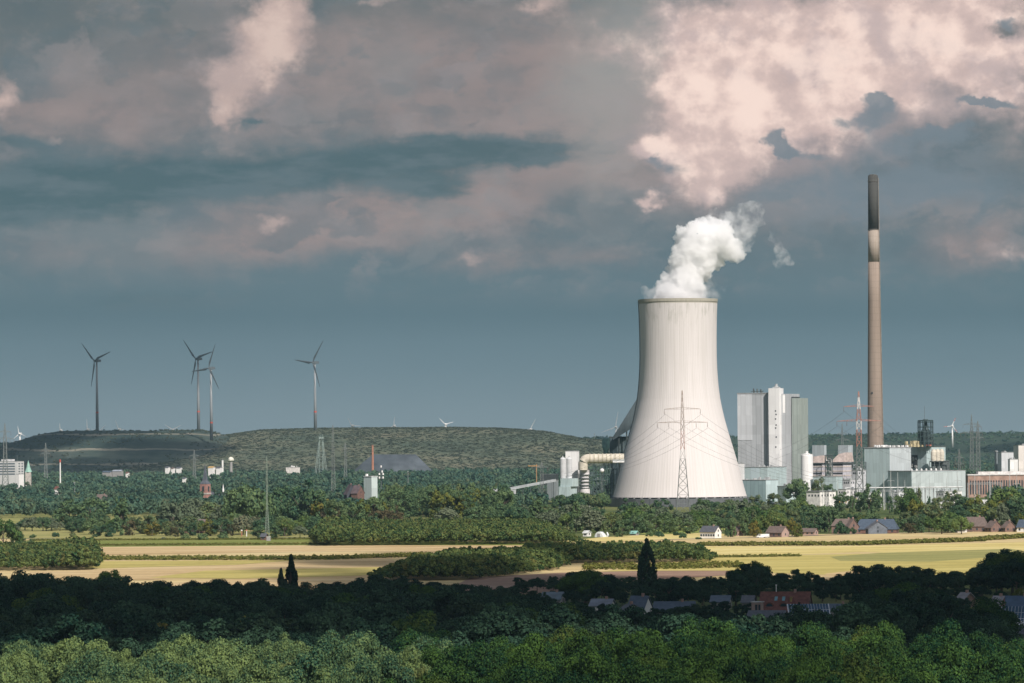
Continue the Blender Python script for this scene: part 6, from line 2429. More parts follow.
def mid_singles():
    T = [(121, 497, 535.5, 'mid_column', 1.0, 'poplar_tree', 'tall pointed green poplar at the meadow edge'),
         (130, 518, 535.5, 'mid_red', .95, 'bare_tree', 'brownish half bare tree right of the pointed poplar'),
         (69, 497, 530, 'mid_round', 1.1, 'ash_tree', 'tall dark green tree left of a pair behind the meadow'),
         (91, 495, 530, 'mid_round', 1.1, 'ash_tree', 'tall dark green tree right of a pair behind the meadow'),
         (98, 510, 531, 'mid_wide', 1.0, 'ash_tree', 'dark broad tree left of the pointed poplar'),
         (75, 515, 531, 'mid_wide', 1.0, 'ash_tree', 'dark broad tree between grey willows and pointed poplar'),
         (43, 516, 531, 'mid_wide', 1.2, 'ash_tree', 'dark bushy tree at the left end of the meadow'),
         (51, 520.5, 531, 'mid_willow', 1.0, 'willow_tree', 'silvery bush willow left of a pair on the meadow'),
         (60, 521, 531, 'mid_willow', 1.0, 'willow_tree', 'silvery bush willow right of a pair on the meadow'),
         (25, 516.5, 530, 'mid_willow', 1.1, 'willow_tree', 'grey green willow on the pale meadow at left'),
         (13, 522, 533, 'mid_willow', 1.1, 'willow_tree', 'pale low willow behind the big tree at the left edge'),
         (55, 530, 537, 'mid_bush', .9, 'bush', 'round dark bush alone on the meadow'),
         (73, 530.5, 537, 'mid_bush', .9, 'bush', 'small dark bush on the meadow right of the round one'),
         (33, 533, 538, 'mid_bush', 1.3, 'bush', 'flat bush on the meadow beside the left edge trees'),
         (108, 523, 537, 'mid_round', 1.1, 'ash_tree', 'light green tree in front of the pointed poplar'),
         (97, 525, 537, 'mid_round', 1.2, 'ash_tree', 'yellow green tree in the hedge left of the poplar'),
         (143, 514.5, 534, 'mid_round', .9, 'ash_tree', 'narrow dark tree right of the half bare one'),
         (149, 514, 534, 'mid_round', .9, 'ash_tree', 'second narrow dark tree right of the half bare one'),
         (157, 515.5, 533, 'mid_round', .8, 'ash_tree', 'small dark tree before the pale meadow'),
         (152, 521, 536, 'mid_yellow', 1.2, 'ash_tree', 'light green broad tree at the meadow edge'),
         (166, 521, 536, 'mid_round', 1.0, 'ash_tree', 'dark tree covering the small dark roofed shed'),
         (174, 498, 533, 'mid_willow', .9, 'willow_tree', 'tall grey green willow left of the low barn'),
         (186, 499, 528, 'mid_willow', 1.0, 'willow_tree', 'grey green willow behind the low barn'),
         (197, 494.5, 524, 'mid_willow', .9, 'willow_tree', 'pale willow crown below the church tower'),
         (209, 498, 526, 'mid_wide', 1.0, 'willow_tree', 'broad green tree between church and barn'),
         (222, 502, 528, 'mid_willow', .8, 'willow_tree', 'grey willow right of the church tree'),
         (181, 517, 536, 'mid_round', 1.0, 'maple_tree', 'dark maple in front of the low barn'),
         (193, 522, 536, 'mid_round', .9, 'maple_tree', 'green maple hiding the right half of the low barn'),
         (175, 525, 537, 'mid_red', .9, 'maple_tree', 'reddish small maple at the barn'),
         (210, 517.5, 536, 'mid_yellow', .9, 'maple_tree', 'bright yellow green maple right of the barn'),
         (222, 517, 536, 'mid_round', 1.2, 'maple_tree', 'dark green round tree right of the yellow maple'),
         (231, 522, 536, 'mid_red', .8, 'maple_tree', 'brown maple beside the dark round tree'),
         (185, 531, 540, 'mid_bush', .9, 'bush', 'round bush in front of the barn, left one'),
         (203, 530, 540, 'mid_bush', .9, 'bush', 'round bush in front of the barn, middle one'),
         (223, 530, 539.5, 'mid_bush', 1.0, 'bush', 'round bush in front of the barn, right one'),
         (4, 516, 552, 'mid_bright', .8, 'oak_tree', 'big yellow green tree cut by the left edge above the hedge copse'),
         (17, 533, 551, 'mid_round', .95, 'oak_tree', 'dark round tree right of the big left edge tree'),
         (27, 537, 552, 'mid_round', .95, 'oak_tree', 'smaller dark round tree standing in the tan stubble'),
         (53, 545, 552, 'mid_bush', 1.2, 'bush', 'low dark bush on the tan stubble'),
         (251, 478, 530, 'mid_wide', .75, 'oak_tree', 'tall dark oak right of the church'),
         (238, 486, 528, 'mid_round', .8, 'oak_tree', 'dark tree right of the thin turret'),
         (300, 477, 528, 'mid_round', .85, 'oak_tree', 'tallest dark tree left of the white edged gables'),
         (285, 484, 528, 'mid_round', .85, 'oak_tree', 'big dark tree behind the lattice mast'),
         (313, 487, 528, 'mid_round', .85, 'oak_tree', 'dark tree below the tall faint mast'),
         (271, 494, 529, 'mid_wide', .9, 'oak_tree', 'broad dark tree behind the lattice mast foot'),
         (324, 495, 528, 'mid_yellow', .9, 'oak_tree', 'olive green tree left of the white edged gables'),
         (337, 499, 529, 'mid_round', .9, 'oak_tree', 'dark tree in front of the white edged gables'),
         (352, 497, 527, 'mid_round', .9, 'ash_tree', 'green tree before the white edged gables'),
         (375, 496.5, 524, 'mid_round', .9, 'ash_tree', 'round dark tree at the foot of the pale tower block'),
         (363, 499, 526, 'mid_yellow', .8, 'ash_tree', 'olive tree below the pale tower block'),
         (285, 520, 536, 'mid_round', 1.2, 'ash_tree', 'dark tree right of the lattice mast foot'),
         (276, 524, 538, 'mid_round', 1.2, 'ash_tree', 'dark green tree touching the lattice mast foot'),
         (300, 524, 538, 'mid_willow', 1.1, 'willow_tree', 'pale willow right of the lattice mast'),
         (314, 524, 538, 'mid_round', 1.1, 'ash_tree', 'dark tree behind the low white shed'),
         (258, 524, 538, 'mid_round', 1.1, 'ash_tree', 'dark tree left of the lattice mast'),
         (372, 512, 533, 'mid_round', .9, 'ash_tree', 'dark tree before the plantation behind its left corner'),
         (447, 505, 526, 'mid_willow', 1.1, 'willow_tree', 'pale blossoming grey tree behind the plantation'),
         (496, 505, 524, 'mid_willow', 1.1, 'willow_tree', 'pale grey tree beside the flat red roofed barn'),
         (378, 508, 526, 'mid_red', 1.1, 'maple_tree', 'orange tinted tree behind the plantation'),
         (396, 510, 527, 'mid_red', 1.1, 'maple_tree', 'brown tinted tree behind the plantation right of the orange one'),
         (536, 496, 528, 'mid_column', 1.0, 'poplar_tree', 'narrow dark tree in front of the slim lattice pylon'),
         (576, 501, 532, 'mid_column', .8, 'poplar_tree', 'narrow light green poplar below the turquoise silo base'),
         (604, 520, 537, 'mid_column', .8, 'poplar_tree', 'narrow dark conifer beside the polytunnel'),
         (590, 507, 533, 'mid_willow', 1.0, 'willow_tree', 'silvery tree behind the polytunnel'),
         (597, 511, 533, 'mid_willow', .9, 'willow_tree', 'silvery tree right of the narrow poplar'),
         (549, 508, 530, 'mid_willow', 1.1, 'willow_tree', 'silvery willow right of the slim lattice pylon'),
         (614, 513, 535, 'mid_round', .9, 'ash_tree', 'dark blue green tree right of the polytunnel'),
         (634, 504, 531, 'mid_bright', 1.0, 'ash_tree', 'broad green tree below the cooling tower left foot'),
         (634, 512, 534, 'mid_round', 1.0, 'ash_tree', 'round dark tree in front of the broad green one'),
         (622, 519, 537, 'mid_round', 1.0, 'ash_tree', 'green tree left of the turquoise roofed shed'),
         (647, 512, 533, 'mid_round', 1.0, 'ash_tree', 'dark round tree behind the turquoise roofed shed'),
         (656, 518, 535, 'mid_round', 1.0, 'maple_tree', 'olive brown round tree below the cooling tower'),
         (664, 512, 533, 'mid_round', 1.0, 'ash_tree', 'green tree left of the big pylon foot'),
         (657, 504, 528, 'mid_willow', 1.1, 'willow_tree', 'grey willow close to the cooling tower wall'),
         (630, 497, 522, 'mid_round', .9, 'ash_tree', 'tree standing against the dark wall of the cooling tower, left one'),
         (645, 499, 522, 'mid_round', .9, 'ash_tree', 'tree standing against the dark wall of the cooling tower, middle one'),
         (662, 498, 522, 'mid_round', .9, 'ash_tree', 'tree standing against the dark wall of the cooling tower, right one'),
         (676, 516, 534, 'mid_round', 1.1, 'ash_tree', 'dark tree at the foot of the big pylon'),
         (690, 518, 534, 'mid_round', 1.1, 'ash_tree', 'dark green tree behind the white farmhouse roof'),
         (650, 529, 536.5, 'mid_bush', 1.0, 'bush', 'dark bush at the straw field, left of two'),
         (659, 529, 537, 'mid_bush', 1.0, 'bush', 'dark bush at the straw field, right of two'),
         (677, 530.5, 535.5, 'mid_bush', 1.2, 'bush', 'small dark bushes on the green meadow, left one'),
         (682, 530.5, 535.5, 'mid_bush', 1.0, 'bush', 'small dark bushes on the green meadow, right one'),
         (698, 536, 539.5, 'mid_bush', 1.6, 'bush', 'clipped hedge bush in front of the white farmhouse'),
         (683, 532, 538, 'mid_bush', 1.1, 'bush', 'dark bush left of the white farmhouse hedge'),
         (756, 494.5, 515, 'mid_round', .9, 'ash_tree', 'round dark tree touching the cooling tower right foot'),
         (775, 493, 514, 'mid_round', .9, 'ash_tree', 'round dark tree before the turquoise block with the sunlit end'),
         (800, 494, 516, 'mid_bright', .8, 'ash_tree', 'big green tree before the low turquoise workshop'),
         (753, 520, 536, 'mid_yellow', .7, 'birch_tree', 'bright yellow birch between white and brown farmhouses'),
         (757, 526, 537, 'mid_yellow', .9, 'birch_tree', 'small yellow tree beside the parked white vans'),
         (792, 517, 536, 'mid_yellow', .8, 'birch_tree', 'yellow birch right of the brown roofed house'),
         (797, 524, 537, 'mid_yellow', .9, 'birch_tree', 'low yellow green tree right of the yellow birch'),
         (728, 518, 537, 'mid_column', .8, 'spruce_tree', 'narrow dark spruce right of the white farmhouse'),
         (733, 519, 537, 'mid_column', .8, 'spruce_tree', 'narrow grey spruce beside the dark one'),
         (745, 513, 536, 'mid_column', .9, 'spruce_tree', 'tall dark spruce left of the yellow birch'),
         (815, 512, 533, 'mid_round', .9, 'maple_tree', 'dark purple leaved tree in the village'),
         (869, 482, 516, 'mid_round', .0 + .75, 'oak_tree', 'tree before the machine hall left of the yellow green oak'),
         (910, 489, 522, 'mid_bright', .7, 'oak_tree', 'tall yellow green oak before the low turquoise hall'),
         (919, 498, 528, 'mid_yellow', .8, 'oak_tree', 'second yellow green tree below the low hall'),
         (932, 501, 530, 'mid_wide', .9, 'oak_tree', 'broad dark tree below the low turquoise hall'),
         (921, 514, 533, 'mid_column', .9, 'poplar_tree', 'light green poplar in front of the broad dark tree'),
         (911, 521, 533.5, 'mid_red', 1.2, 'maple_tree', 'round reddish bush tree right of the slate barn'),
         (948, 517, 533, 'mid_round', 1.0, 'ash_tree', 'dark green tree left of the brown farmhouse'),
         (958, 505, 528, 'mid_round', .9, 'ash_tree', 'dark round tree behind the low grey shed'),
         (984, 500, 526, 'mid_round', 1.0, 'maple_tree', 'rounded brown green tree behind the brown farmhouse'),
         (1006, 483.5, 524, 'mid_bright', .85, 'oak_tree', 'largest bright green tree before the brick hall'),
         (1022, 495, 527, 'mid_round', .9, 'oak_tree', 'green tree at the right edge beside the largest one'),
         (1002, 500, 527, 'mid_willow', .55, 'willow_tree', 'grey narrow tree in front of the largest green one'),
         (1005, 512, 529, 'mid_willow', .6, 'willow_tree', 'pale small tree behind the old brick gables'),
         (1021, 512, 530, 'mid_yellow', .8, 'ash_tree', 'yellow green bush tree beside the right edge house'),
         (842, 517, 534, 'mid_bush', .6, 'hedge_bush', 'left clipped dark bush before the long brown roof'),
         (848, 526, 534, 'mid_bush', .6, 'hedge_bush', 'middle clipped dark bush before the long brown roof'),
         (836, 526, 534, 'mid_bush', .6, 'hedge_bush', 'small clipped dark bush at the left of the long brown roof'),
         (854, 525, 534, 'mid_bush', .6, 'hedge_bush', 'right clipped dark bush before the long brown roof'),
         (820, 477, 505, 'mid_round', .7, 'ash_tree', 'tree between workshop and filter blocks, left one'),
         (797, 476, 506, 'mid_wide', .8, 'ash_tree', 'dark bushy tree growing between the turquoise halls'),
         (830, 483, 506, 'mid_round', .8, 'ash_tree', 'tree between workshop and filter blocks, right one'),
         (957, 490, 512, 'mid_round', .7, 'ash_tree', 'dark tree before the right half of the low turquoise hall')]
    for row in T:
        cat = 'bush' if 'bush' in row[5] else 'tree'
        px_tree(*row[:7], None, cat)


mid_singles()


def mid_rows():
    """trees in rows and groves that still read one by one"""
    rows = [  # px range, (top, spread), base, key choices, width, name, label, n
        (384, 512, 486, 4, 514, ('mid_round', 'mid_column'), 1.0, 'poplar_tree', 'tree in the tall olive row behind the young plantation', 30),
        (392, 508, 492, 4, 518, ('mid_round', 'mid_round', 'mid_yellow'), .9, 'poplar_tree', 'tree at the front of the tall olive row behind the young plantation', 22),
        (556, 606, 494, 4, 512, ('mid_wide',), 1.0, 'hedge_tree', 'dark tree in the hedge below the turquoise silo base', 11),
        (690, 830, 505, 7, 527, ('mid_round', 'mid_wide', 'mid_bright', 'mid_willow', 'mid_bright'), 1.0, 'village_tree', 'tree in the belt between the power plant and the village farmhouses', 30),
        (700, 832, 514, 6, 533, ('mid_round', 'mid_wide', 'mid_column', 'mid_bright'), 1.0, 'village_tree', 'tree standing right behind the white and brown farmhouses', 26),
        (826, 970, 514, 5, 528, ('mid_bright', 'mid_wide', 'mid_willow', 'mid_round'), 1.0, 'village_tree', 'tree in the belt between the machine halls and the slate barn', 30),
        (900, 965, 514, 5, 533, ('mid_round', 'mid_wide', 'mid_bright'), .9, 'village_tree', 'tree between the slate barn and the brown farmhouse', 12),
        (955, 1040, 500, 8, 526, ('mid_round', 'mid_wide', 'mid_yellow'), 1.0, 'village_tree', 'tree behind the old brick gables at the right edge', 14),
        (835, 960, 492, 6, 514, ('mid_column', 'mid_round'), .9, 'village_tree', 'dark tree among the switchyard masts', 11),
        (560, 700, 511, 6, 531, ('mid_round', 'mid_willow', 'mid_bright'), 1.0, 'grove_tree', 'tree in the grove at the foot of the cooling tower', 26),
        (470, 600, 507, 6, 525, ('mid_round', 'mid_willow', 'mid_wide'), 1.0, 'grove_tree', 'tree in the grove behind the right half of the plantation', 24),
        (694, 760, 500, 3, 519, ('mid_round', 'mid_wide'), 1.0, 'grove_tree', 'tree in the row hiding the cooling tower right foot', 12),
        (0, 60, 503, 6, 513, ('mid_round', 'mid_willow'), .9, 'grove_tree', 'tree in the row behind the pale meadow at the left edge', 12),
        (128, 172, 506, 3, 514, ('mid_round', 'mid_willow'), .9, 'grove_tree', 'tree in the row behind the pale meadow beside the poplar', 10),
        (228, 330, 505, 8, 524, ('mid_round', 'mid_wide', 'mid_yellow'), .9, 'grove_tree', 'tree in the grove behind the lattice mast', 20),
        (165, 258, 517, 5, 534, ('mid_round', 'mid_wide', 'mid_bright', 'mid_willow'), .95, 'field_tree', 'tree in the leafy belt along the meadow between barn and lattice mast', 22),
        (70, 166, 519, 5, 533, ('mid_round', 'mid_wide', 'mid_bright'), 1.0, 'field_tree', 'tree in the leafy hedge along the meadow left of the barn', 16),
        (20, 66, 519, 4, 530, ('mid_wide', 'mid_willow'), 1.1, 'field_tree', 'bushy tree on the pale meadow near the left edge', 6),
        (258, 330, 519, 6, 535, ('mid_round', 'mid_wide', 'mid_bright'), 1.0, 'field_tree', 'tree in the bushes round the foot of the lattice mast', 14),
        (318, 400, 503, 6, 524, ('mid_round', 'mid_yellow', 'mid_red'), .9, 'grove_tree', 'tree in the grove around the pale tower block', 16)]
    for x0, x1, pt, sp, pb, keys, w, nm, lb, n in rows:
        for i in range(n):
            px = x0 + (x1 - x0) * (i + RN.uniform(.1, .9)) / n
            b = pb + RN.uniform(-2.5, 1.5)
            key = RN.choice(keys)
            ww = w * RN.uniform(.75, 1.15) * (.8 if 'column' in key else 1.0)
            px_tree(px, pt + RN.uniform(-sp, sp * .8), b, key, ww, nm, lb, lb.split(' in ')[-1][:48] if False else nm.replace('_', ' ') + 's around the plant and village')


mid_rows()


# ---- sight lines the photograph shows to be open: (px from, px to, lowest py seen, distance of what is seen)
CLEAR = [(-5, 26, 476, 4800), (26, 32, 470.5, 4900), (58, 62, 474, 4900), (73, 76, 491, 4700), (95, 109, 499.5, 4000), (53, 61, 490.5, 4700), (199, 212, 494.5, 4300), (220, 229, 494, 4250),
         (124, 130, 474, 6200), (164, 183, 469, 6400), (181, 188, 479.3, 5400), (101, 124, 472, 6300), (207, 223, 469, 5900), (226, 236, 462.5, 6300), (311, 331, 464.5, 6300), (285, 301, 469.2, 6200),
         (343, 366, 496, 3500), (363, 379, 498.5, 3600), (377, 385, 482, 3620), (357, 428, 464.5, 6450), (371, 375, 466, 6350), (505, 558, 492.5, 3900), (540, 559, 483, 4400), (492, 516, 493, 3850), (274, 283, 503, 3250),
         (995, 1040, 467, 5000), (342, 349, 466, 5400), (191, 198, 471, 5300), (43, 50, 466, 5600), (968, 983, 462, 5200), (497, 504, 492, 4300), (556, 582, 493, 3460), (530, 541, 478, 4300)]


def sight(px, Y, h):
    for x0, x1, yb, Yo in CLEAR:
        if x0 - 1.5 < px < x1 + 1.5 and Y < Yo + 5 and HY + (CAMZ - h) * F / Y < yb:
            h = min(h, CAMZ - (yb - HY - (px - HX) * math.sin(ROLL) * -1 * 0) * Y / F)
    return h


# ---- woods that read as one mass
def mass(name, label, spots, mat, nleaf=110, leaf=.085, nclump=14, kinds=('round', 'wide'), nproto=6, seed=0):
    """spots: (x, y, z, h, w) per tree; one mesh for the whole wood"""
    P = []
    for i in range(nproto):
        q, nt = crown_arrays(seed * 31 + i, kinds[i % len(kinds)], nleaf, leaf, nclump)
        q = q[:len(q) - nt] if nclump * 8 > nleaf * 3 else q
        P.append((q, 0))
    rng = np.random.default_rng(seed)
    out, tint = [], []
    for i, (x, y, z, h, w) in enumerate(spots):
        q = P[i % nproto][0]
        a = rng.uniform(0, 2 * PI)
        c, s = math.cos(a), math.sin(a)
        X = (q[:, :, 0] * c - q[:, :, 1] * s) * h * w + x
        Yv = (q[:, :, 0] * s + q[:, :, 1] * c) * h * w + y
        Zv = q[:, :, 2] * h + z
        out.append(np.stack([X, Yv, Zv], 2))
        tint.append(np.full(len(q), rng.uniform(0, 1)))
    q = np.concatenate(out)
    t = np.concatenate(tint)
    me = quads_mesh(name, q, mat, 0, t)
    o = link(name, me)
    stuff(o, label)
    return o


def masses():
    rnd = random.Random(23)
    # plantation: an even young wood
    sp = []
    for Y in np.arange(2300, 2680, 6.0):
        pa, pb = 318 + (Y - 2290) * .03, 583 - (Y - 2290) * .06
        x0, x1 = at(pa, 540, Y).x, at(pb, 540, Y).x
        x = x0
        while x < x1:
            f = min(1, (x1 - x) / 25 + .35)
            h = (8.2 + rnd.uniform(-1.2, 1.2)) * f
            if x < x0 + 12:
                h *= 1.25
            sp.append((x + rnd.uniform(-1, 1), Y + rnd.uniform(-2, 2), 0, h, rnd.uniform(.7, 1.0)))
            x += rnd.uniform(3.6, 5.5)
    mass('young_plantation', 'dense even young plantation between the fields and the olive trees', sp, L_PLANT, 110, .085, 12, seed=3)
    # dark and lit copse in the middle
    sp = []
    for Y in np.arange(1716, 2075, 5.0):
        pyb = HY + 60 * F / Y
        if Y < 1935:
            pa, pb = np.interp(pyb, [564, 572, 580], [430, 388, 372]), np.interp(pyb, [564, 570, 575, 581], [575, 560, 520, 470])
        else:
            pa, pb = 505, np.interp(pyb, [555, 560, 563], [690, 716, 712])
        x0, x1 = at(pa, pyb, Y).x, at(pb, pyb, Y).x
        x = x0
        while x < x1:
            e = min((x1 - x) / 14, (x - x0) / 25) + .45
            h = ((8.6 if Y < 1935 else 7.3) + rnd.uniform(-1.2, 1.2)) * min(1.0, e)
            sp.append((x + rnd.uniform(-1, 1), Y + rnd.uniform(-2, 2), 0, h, rnd.uniform(.75, 1.05)))
            x += rnd.uniform(3.4, 5.2)
    mass('copse', 'long low copse in the middle of the fields, dark at its left end', sp, L_PLANT, 130, .08, 12, seed=4)
    # hedge copse at the left edge
    sp = []
    for Y in np.arange(1900, 2180, 5.5):
        pyb = HY + 60 * F / Y
        x0, x1 = at(-40, pyb, Y).x, at(np.interp(Y, [1900, 2180], [98, 92]), pyb, Y).x
        x = x0
        while x < x1:
            px = HX + x * F / Y
            h = np.interp(px, [-40, 20, 40, 60, 85, 100], [9, 8.0, 8.0, 9.5, 11, 6]) * rnd.uniform(.8, 1.1)
            sp.append((x, Y + rnd.uniform(-2, 2), 0, h, rnd.uniform(.75, 1.05)))
            x += rnd.uniform(3.6, 5.8)
    mass('hedge_copse', 'bushy hedge copse at the left edge before the stubble', sp, L_PLANT, 130, .08, 12, seed=5)
    # standing maize strips
    def strip(nm, lb, pts, h, seed):
        s2 = []
        for (xa, ya, xb, yb, dep) in pts:
            A, B = gp(xa, ya), gp(xb, yb)
            L = (B - A).length
            n = int(L / 1.3)
            for k in range(n):
                p = A.lerp(B, (k + rnd.random()) / n)
                for j in range(4):
                    s2.append((p.x, p.y + dep * (j + rnd.random()) / 4, 0, h * rnd.uniform(.8, 1.15), rnd.uniform(.9, 1.5)))
        mass(nm, lb, s2, L_HEDGE, 26, .17, 5, ('bush',), 5, seed)
    strip('maize_strip', 'strip of standing maize across the left fields', [(95, 560.3, 330, 560.0, 30), (330, 560.0, 430, 556.5, 30)], 2.6, 6)
    strip('maize_strip', 'green crop edge before the golden stubble at right', [(700, 546.2, 860, 545.5, 24), (860, 545.5, 985, 541.5, 24), (980, 541, 1060, 536, 26)], 3.0, 7)
    strip('maize_strip', 'pale standing crop below the lit end of the copse', [(585, 570, 640, 570, 70), (640, 570, 745, 568, 60)], 2.4, 8)
    strip('grass_verge', 'rough green verge behind the left stubble field', [(30, 546.6, 330, 544.6, 20), (30, 541, 330, 539.5, 15)], 1.5, 9)
    strip('grass_verge', 'rough green verge in the golden field', [(715, 557.8, 800, 556.6, 14)], 1.8, 10)
    # the wooded plain behind
    sp = []
    for Y in np.concatenate([np.arange(3150, 4300, 34), np.arange(4300, 6800, 75), np.arange(6800, 9000, 120)]):
        half = 540 * Y / F
        step = 8.5 if Y < 4300 else (11 if Y < 6000 else 15)
        x = -half
        while x < half:
            px = HX + x * F / Y
            y2 = Y + rnd.uniform(-17, 17)
            k = mnoise.fractal(Vector((x * .004, Y * .003, 2.2)), 1.0, 2.0, 3)
            h = 13 + rnd.uniform(-3, 3) + k * 3
            ok = True
            pyb = HY + 60 * F / Y
            if px < 345:
                if Y < 3250 and px < 180:
                    ok = False
                if 3250 <= Y < 4200:
                    h *= .95
                ok = ok and k > -.55
            elif px < 545:
                if Y < 3450 and px > 380:
                    ok = False
                if Y > 99999:
                    h *= .8
                if 450 < px < 560 and 3700 < Y < 4100:
                    h = 7
            elif px < 990 and Y < 4050 and px > 545:
                ok = False
            elif 545 <= px < 800 and 4050 <= Y < 4300:
                h *= .7
            if px > 940 and 3850 < Y < 4050:
                ok = False
            if Y > 5200:
                h = 15 + rnd.uniform(-3, 3)
            if Y > 6700:
                h = 9 + rnd.uniform(-2, 2)
            # keep some far white houses in view
            if ok:
                h = sight(px, y2, h)
            if ok and k > -.75 and h > 3:
                sp.append((x, y2, 0, h, rnd.uniform(.75, 1.15)))
            x += step * rnd.uniform(.75, 1.4)
    mass('woodland', 'dark woods covering the plain behind the fields', sp, L_STUFF, 70, .12, 9, seed=11)
    # woods on the hills
    def on_hill(grid, n, mat, nm, lb, h0, seed, cond=None):
        vs, nx, ny = grid
        V = np.array(vs).reshape(ny + 1, nx + 1, 3)
        rng = np.random.default_rng(seed)
        s2 = []
        for _ in range(n):
            i, j = rng.uniform(0, nx - .01), rng.uniform(0, ny * .62)
            a, b = int(i), int(j)
            p = V[b, a] + (V[b, a + 1] - V[b, a]) * (i - a) + (V[b + 1, a] - V[b, a]) * (j - b)
            k = mnoise.fractal(Vector((p[0] * .004, p[1] * .004, 5.5)), 1.0, 2.0, 4)
            if cond and not cond(p, k):
                continue
            s2.append((p[0], p[1], p[2] - 1, h0 * rng.uniform(.6, 1.3), rng.uniform(.8, 1.4) * (2.0 if h0 < 3 else 1.0)))
        mass(nm, lb, s2, mat, 34, .19, 6, ('bush', 'wide'), 6, seed)
    on_hill(ridge_grid, 26000, L_HILL, 'hill_woods', 'patchy woods on the sunlit wooded hill', 2.6, 14, lambda p, k: k > -.8)
    on_hill(heap_grid, 3800, L_HILL, 'hill_scrub', 'scrub and trees on the terraced spoil heap', 4.0, 15, lambda p, k: k > .05 or p[2] < 30)
    on_hill(far_grid, 7000, L_STUFF, 'ridge_woods', 'dark woods on the far ridge', 9, 16)


masses()


# ------------------------------------------------------------------ clouds overhead, out of the picture, that shade the land
def cloud(name, label, lobes, dens, seed, vox=28):
    bm = bmesh.new()
    rnd = random.Random(seed)
    for (x, y, z, rx, ry, rz_) in lobes:
        n = max(4, int(rx * ry / (vox * vox * 6)))
        for _ in range(n):
            a, q = rnd.uniform(0, 2 * PI), math.sqrt(rnd.random())
            k = rnd.uniform(.28, .5)
            c = Vector((x + math.cos(a) * q * rx * .8, y + math.sin(a) * q * ry * .8, z + rnd.uniform(-.2, .3) * rz_))
            r = bmesh.ops.create_icosphere(bm, subdivisions=2, radius=1.0)
            for v in r['verts']:
                v.co = c + Vector((v.co.x * k * min(rx, ry) * 1.1, v.co.y * k * min(rx, ry) * 1.1, v.co.z * rz_ * .7))
    me = bpy.data.meshes.new(name)
    bm.to_mesh(me)
    bm.free()
    o = bpy.data.objects.new(name, me)
    COL.objects.link(o)
    md = o.modifiers.new('r', 'REMESH')
    md.mode = 'VOXEL'
    md.voxel_size = vox
    dg = bpy.context.evaluated_depsgraph_get()
    me2 = bpy.data.meshes.new_from_object(o.evaluated_get(dg))
    o.modifiers.clear()
    o.data = me2
    for v in me2.vertices:
        k = mnoise.fractal(v.co * .008, 1.0, 2.0, 4)
        v.co += v.normal * k * vox * .8
    m, n, out = new_mat('cloud')
    p = n.node('ShaderNodeVolumePrincipled')
    p.inputs['Color'].default_value = (.97, .97, .97, 1)
    p.inputs['Density'].default_value = dens
    n.t.links.new(p.outputs[0], out.inputs['Volume'])
    me2.materials.clear()
    me2.materials.append(m)
    o['kind'] = 'stuff'
    o['label'] = label
    return o


CZ = 1500.0
OFF = sun_vec * (CZ / sun_vec.z)


def over(x, y):
    return x + OFF.x, y + OFF.y


def lobe(x, y, rx, ry, rz_=120, dz=0):
    a, b = over(x, y)
    return (a, b, CZ + dz, rx, ry, rz_)


def clouds():
    # the band of shade over the far part of the near wood, the houses and the dark end of the copse
    cloud('cloud', 'thick grey cloud overhead shading the near wood',
          [lobe(-150, 1185, 190, 260), lobe(20, 1240, 190, 330), lobe(-20, 1600, 130, 260), lobe(170, 1250, 190, 360), lobe(330, 1250, 170, 380), lobe(-330, 1130, 160, 260), lobe(-25, 1900, 95, 300, 110), lobe(-10, 2080, 70, 170, 90), lobe(120, 1500, 150, 180)], .014, 3)
    cloud('cloud', 'thin cloud overhead dimming the near wood at right',
          [lobe(60, 740, 90, 240, 80), lobe(180, 740, 130, 240, 80), lobe(10, 850, 70, 110, 70), lobe(30, 640, 60, 120, 70)], .008, 5)
    # shade on the spoil heap and the plain before it
    cloud('cloud', 'thick grey cloud shading the spoil heap',
          [lobe(-1250, 7500, 520, 900), lobe(-780, 7600, 260, 760), lobe(-900, 6900, 400, 300, 90)], .014, 7, 60)
    cloud('cloud', 'thin cloud shading the foot of the wooded hill',
          [lobe(-200, 6700, 520, 260, 80), lobe(330, 7000, 260, 500, 90)], .006, 9, 50)
    cloud('cloud', 'broad grey cloud shading the far ridge',
          [lobe(400, 10500, 900, 1500), lobe(1400, 10500, 900, 1500), lobe(-700, 10600, 1000, 1500)], .008, 12, 130)


clouds()


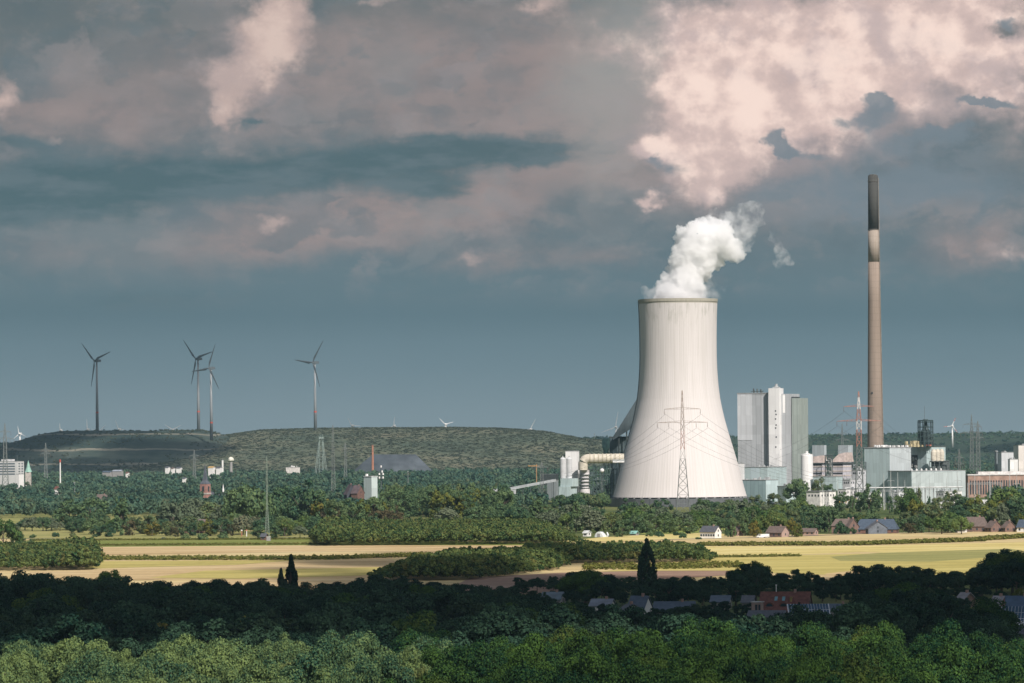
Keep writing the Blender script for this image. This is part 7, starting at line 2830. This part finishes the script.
# ------------------------------------------------------------------ the steam
def plume():
    Y = 3560.0
    B = [(680, 295, 21, 0), (665, 294, 9, -4), (694, 294, 9, 4), (681, 288, 18, 0), (687, 281, 16, -4), (673, 283, 10, 3), (668, 289, 8, 0), (692.6, 268, 16, 5), (682, 258, 12, -6), (679, 270, 10, 3), (703, 252, 17, 0), (687, 240, 13, 5),
         (697, 233, 13, -6), (710, 231, 12, 3), (690, 248, 12, -8), (718, 238, 15, -3), (727, 247, 13, 4), (736, 254, 8, 0), (715, 260, 10, 8), (706, 268, 9, -6), (700, 226, 8, 2), (712, 222.5, 7, 3), (722, 228, 8, 0)]
    thin = [(730, 224, 10, 4), (738, 243, 8, 6), (749, 238, 7, 2), (759, 212, 6, 4), (748, 207, 7, 6), (762, 222, 4, 0), (716, 214, 7, 12), (740, 236, 9, 6), (748, 229, 8, -4), (733, 230, 9, 10), (753, 218, 8, 3), (754, 209, 6, 0), (745, 222, 7, 8), (734, 215, 8, 14), (726, 217, 7, 10), (741, 211, 6, 5), (743, 246, 7, 0), (757, 204, 4, 0)]
    wisp = [(773, 237, 5, 0), (777, 245, 5, 2), (780, 252, 6, 0), (783, 259, 7, 3), (778, 265, 5, 0), (788, 262, 5, -2), (771, 233, 3, 0)]
    hem = [(652, 295, 6, -12), (660, 290, 7, -8), (700, 285, 10, 10), (704, 293, 8, -6), (690, 292, 12, -14), (668, 293, 10, -14), (722, 286, 7, 16), (645, 291, 5, 6), (712, 288, 9, 20), (708, 280, 8, 18), (718, 294, 7, 18), (650, 294, 6, 8), (656, 291, 6, 10), (703, 292, 8, 14)]
    rnd = random.Random(8)
    s = Y / F

    def hull(name, label, blobs_, vox, amp, freq, dens, col, seed, soft=None):
        bm = bmesh.new()
        for px, py, r, dy in blobs_:
            c = at(px, py, Y + dy)
            q = bmesh.ops.create_icosphere(bm, subdivisions=3, radius=r * s)
            for v in q['verts']:
                v.co += c
            # cauliflower knobs on each puff
            for _ in range(int(r * 2.2)):
                d = Vector((rnd.gauss(0, 1), rnd.gauss(0, 1), rnd.gauss(0, 1))).normalized()
                rr = r * s * rnd.uniform(.16, .40)
                q = bmesh.ops.create_icosphere(bm, subdivisions=2, radius=rr)
                for v in q['verts']:
                    v.co += c + d * (r * s * rnd.uniform(.82, .98))
        me = bpy.data.meshes.new(name)
        bm.to_mesh(me)
        bm.free()
        o = bpy.data.objects.new(name, me)
        COL.objects.link(o)
        md = o.modifiers.new('r', 'REMESH')
        md.mode = 'VOXEL'
        md.voxel_size = vox
        dg = bpy.context.evaluated_depsgraph_get()
        me2 = bpy.data.meshes.new_from_object(o.evaluated_get(dg))
        o.modifiers.clear()
        o.data = me2
        nr = [v.normal.copy() for v in me2.vertices]
        for v, n_ in zip(me2.vertices, nr):
            k = mnoise.fractal(v.co * freq + Vector((seed, 0, 0)), .9, 2.1, 5)
            v.co += n_ * k * amp
        m, n, out = new_mat('steam')
        p = n.node('ShaderNodeVolumePrincipled')
        p.inputs['Color'].default_value = (*col, 1)
        p.inputs['Anisotropy'].default_value = 0.0
        if soft:
            g = n.node('ShaderNodeNewGeometry')
            nz = n.noise(g.outputs['Position'], soft, 5, 0.62)
            n.put(p.inputs['Density'], n.step(nz, .42, .68) * dens)
        else:
            p.inputs['Density'].default_value = dens
        n.t.links.new(p.outputs[0], out.inputs['Volume'])
        me2.materials.clear()
        me2.materials.append(m)
        o['kind'] = 'stuff'
        o['label'] = label
        return o

    hull('steam', 'dense white steam billowing from the cooling tower', B, .8, 3.4, .24, .20, (.998, .998, .998), 1)
    hull('steam', 'thin ragged steam drifting off the top of the plume', thin, 1.4, 3.5, .14, .085, (.97, .98, .99), 2, .085)
    hull('steam', 'detached wisp of steam right of the plume', wisp, 1.4, 3.0, .16, .07, (.97, .98, .99), 3, .10)
    hull('steam', 'faint steam creeping over the rim of the cooling tower', hem, 1.4, 3.0, .12, .07, (.97, .98, .99), 4, .06)


plume()
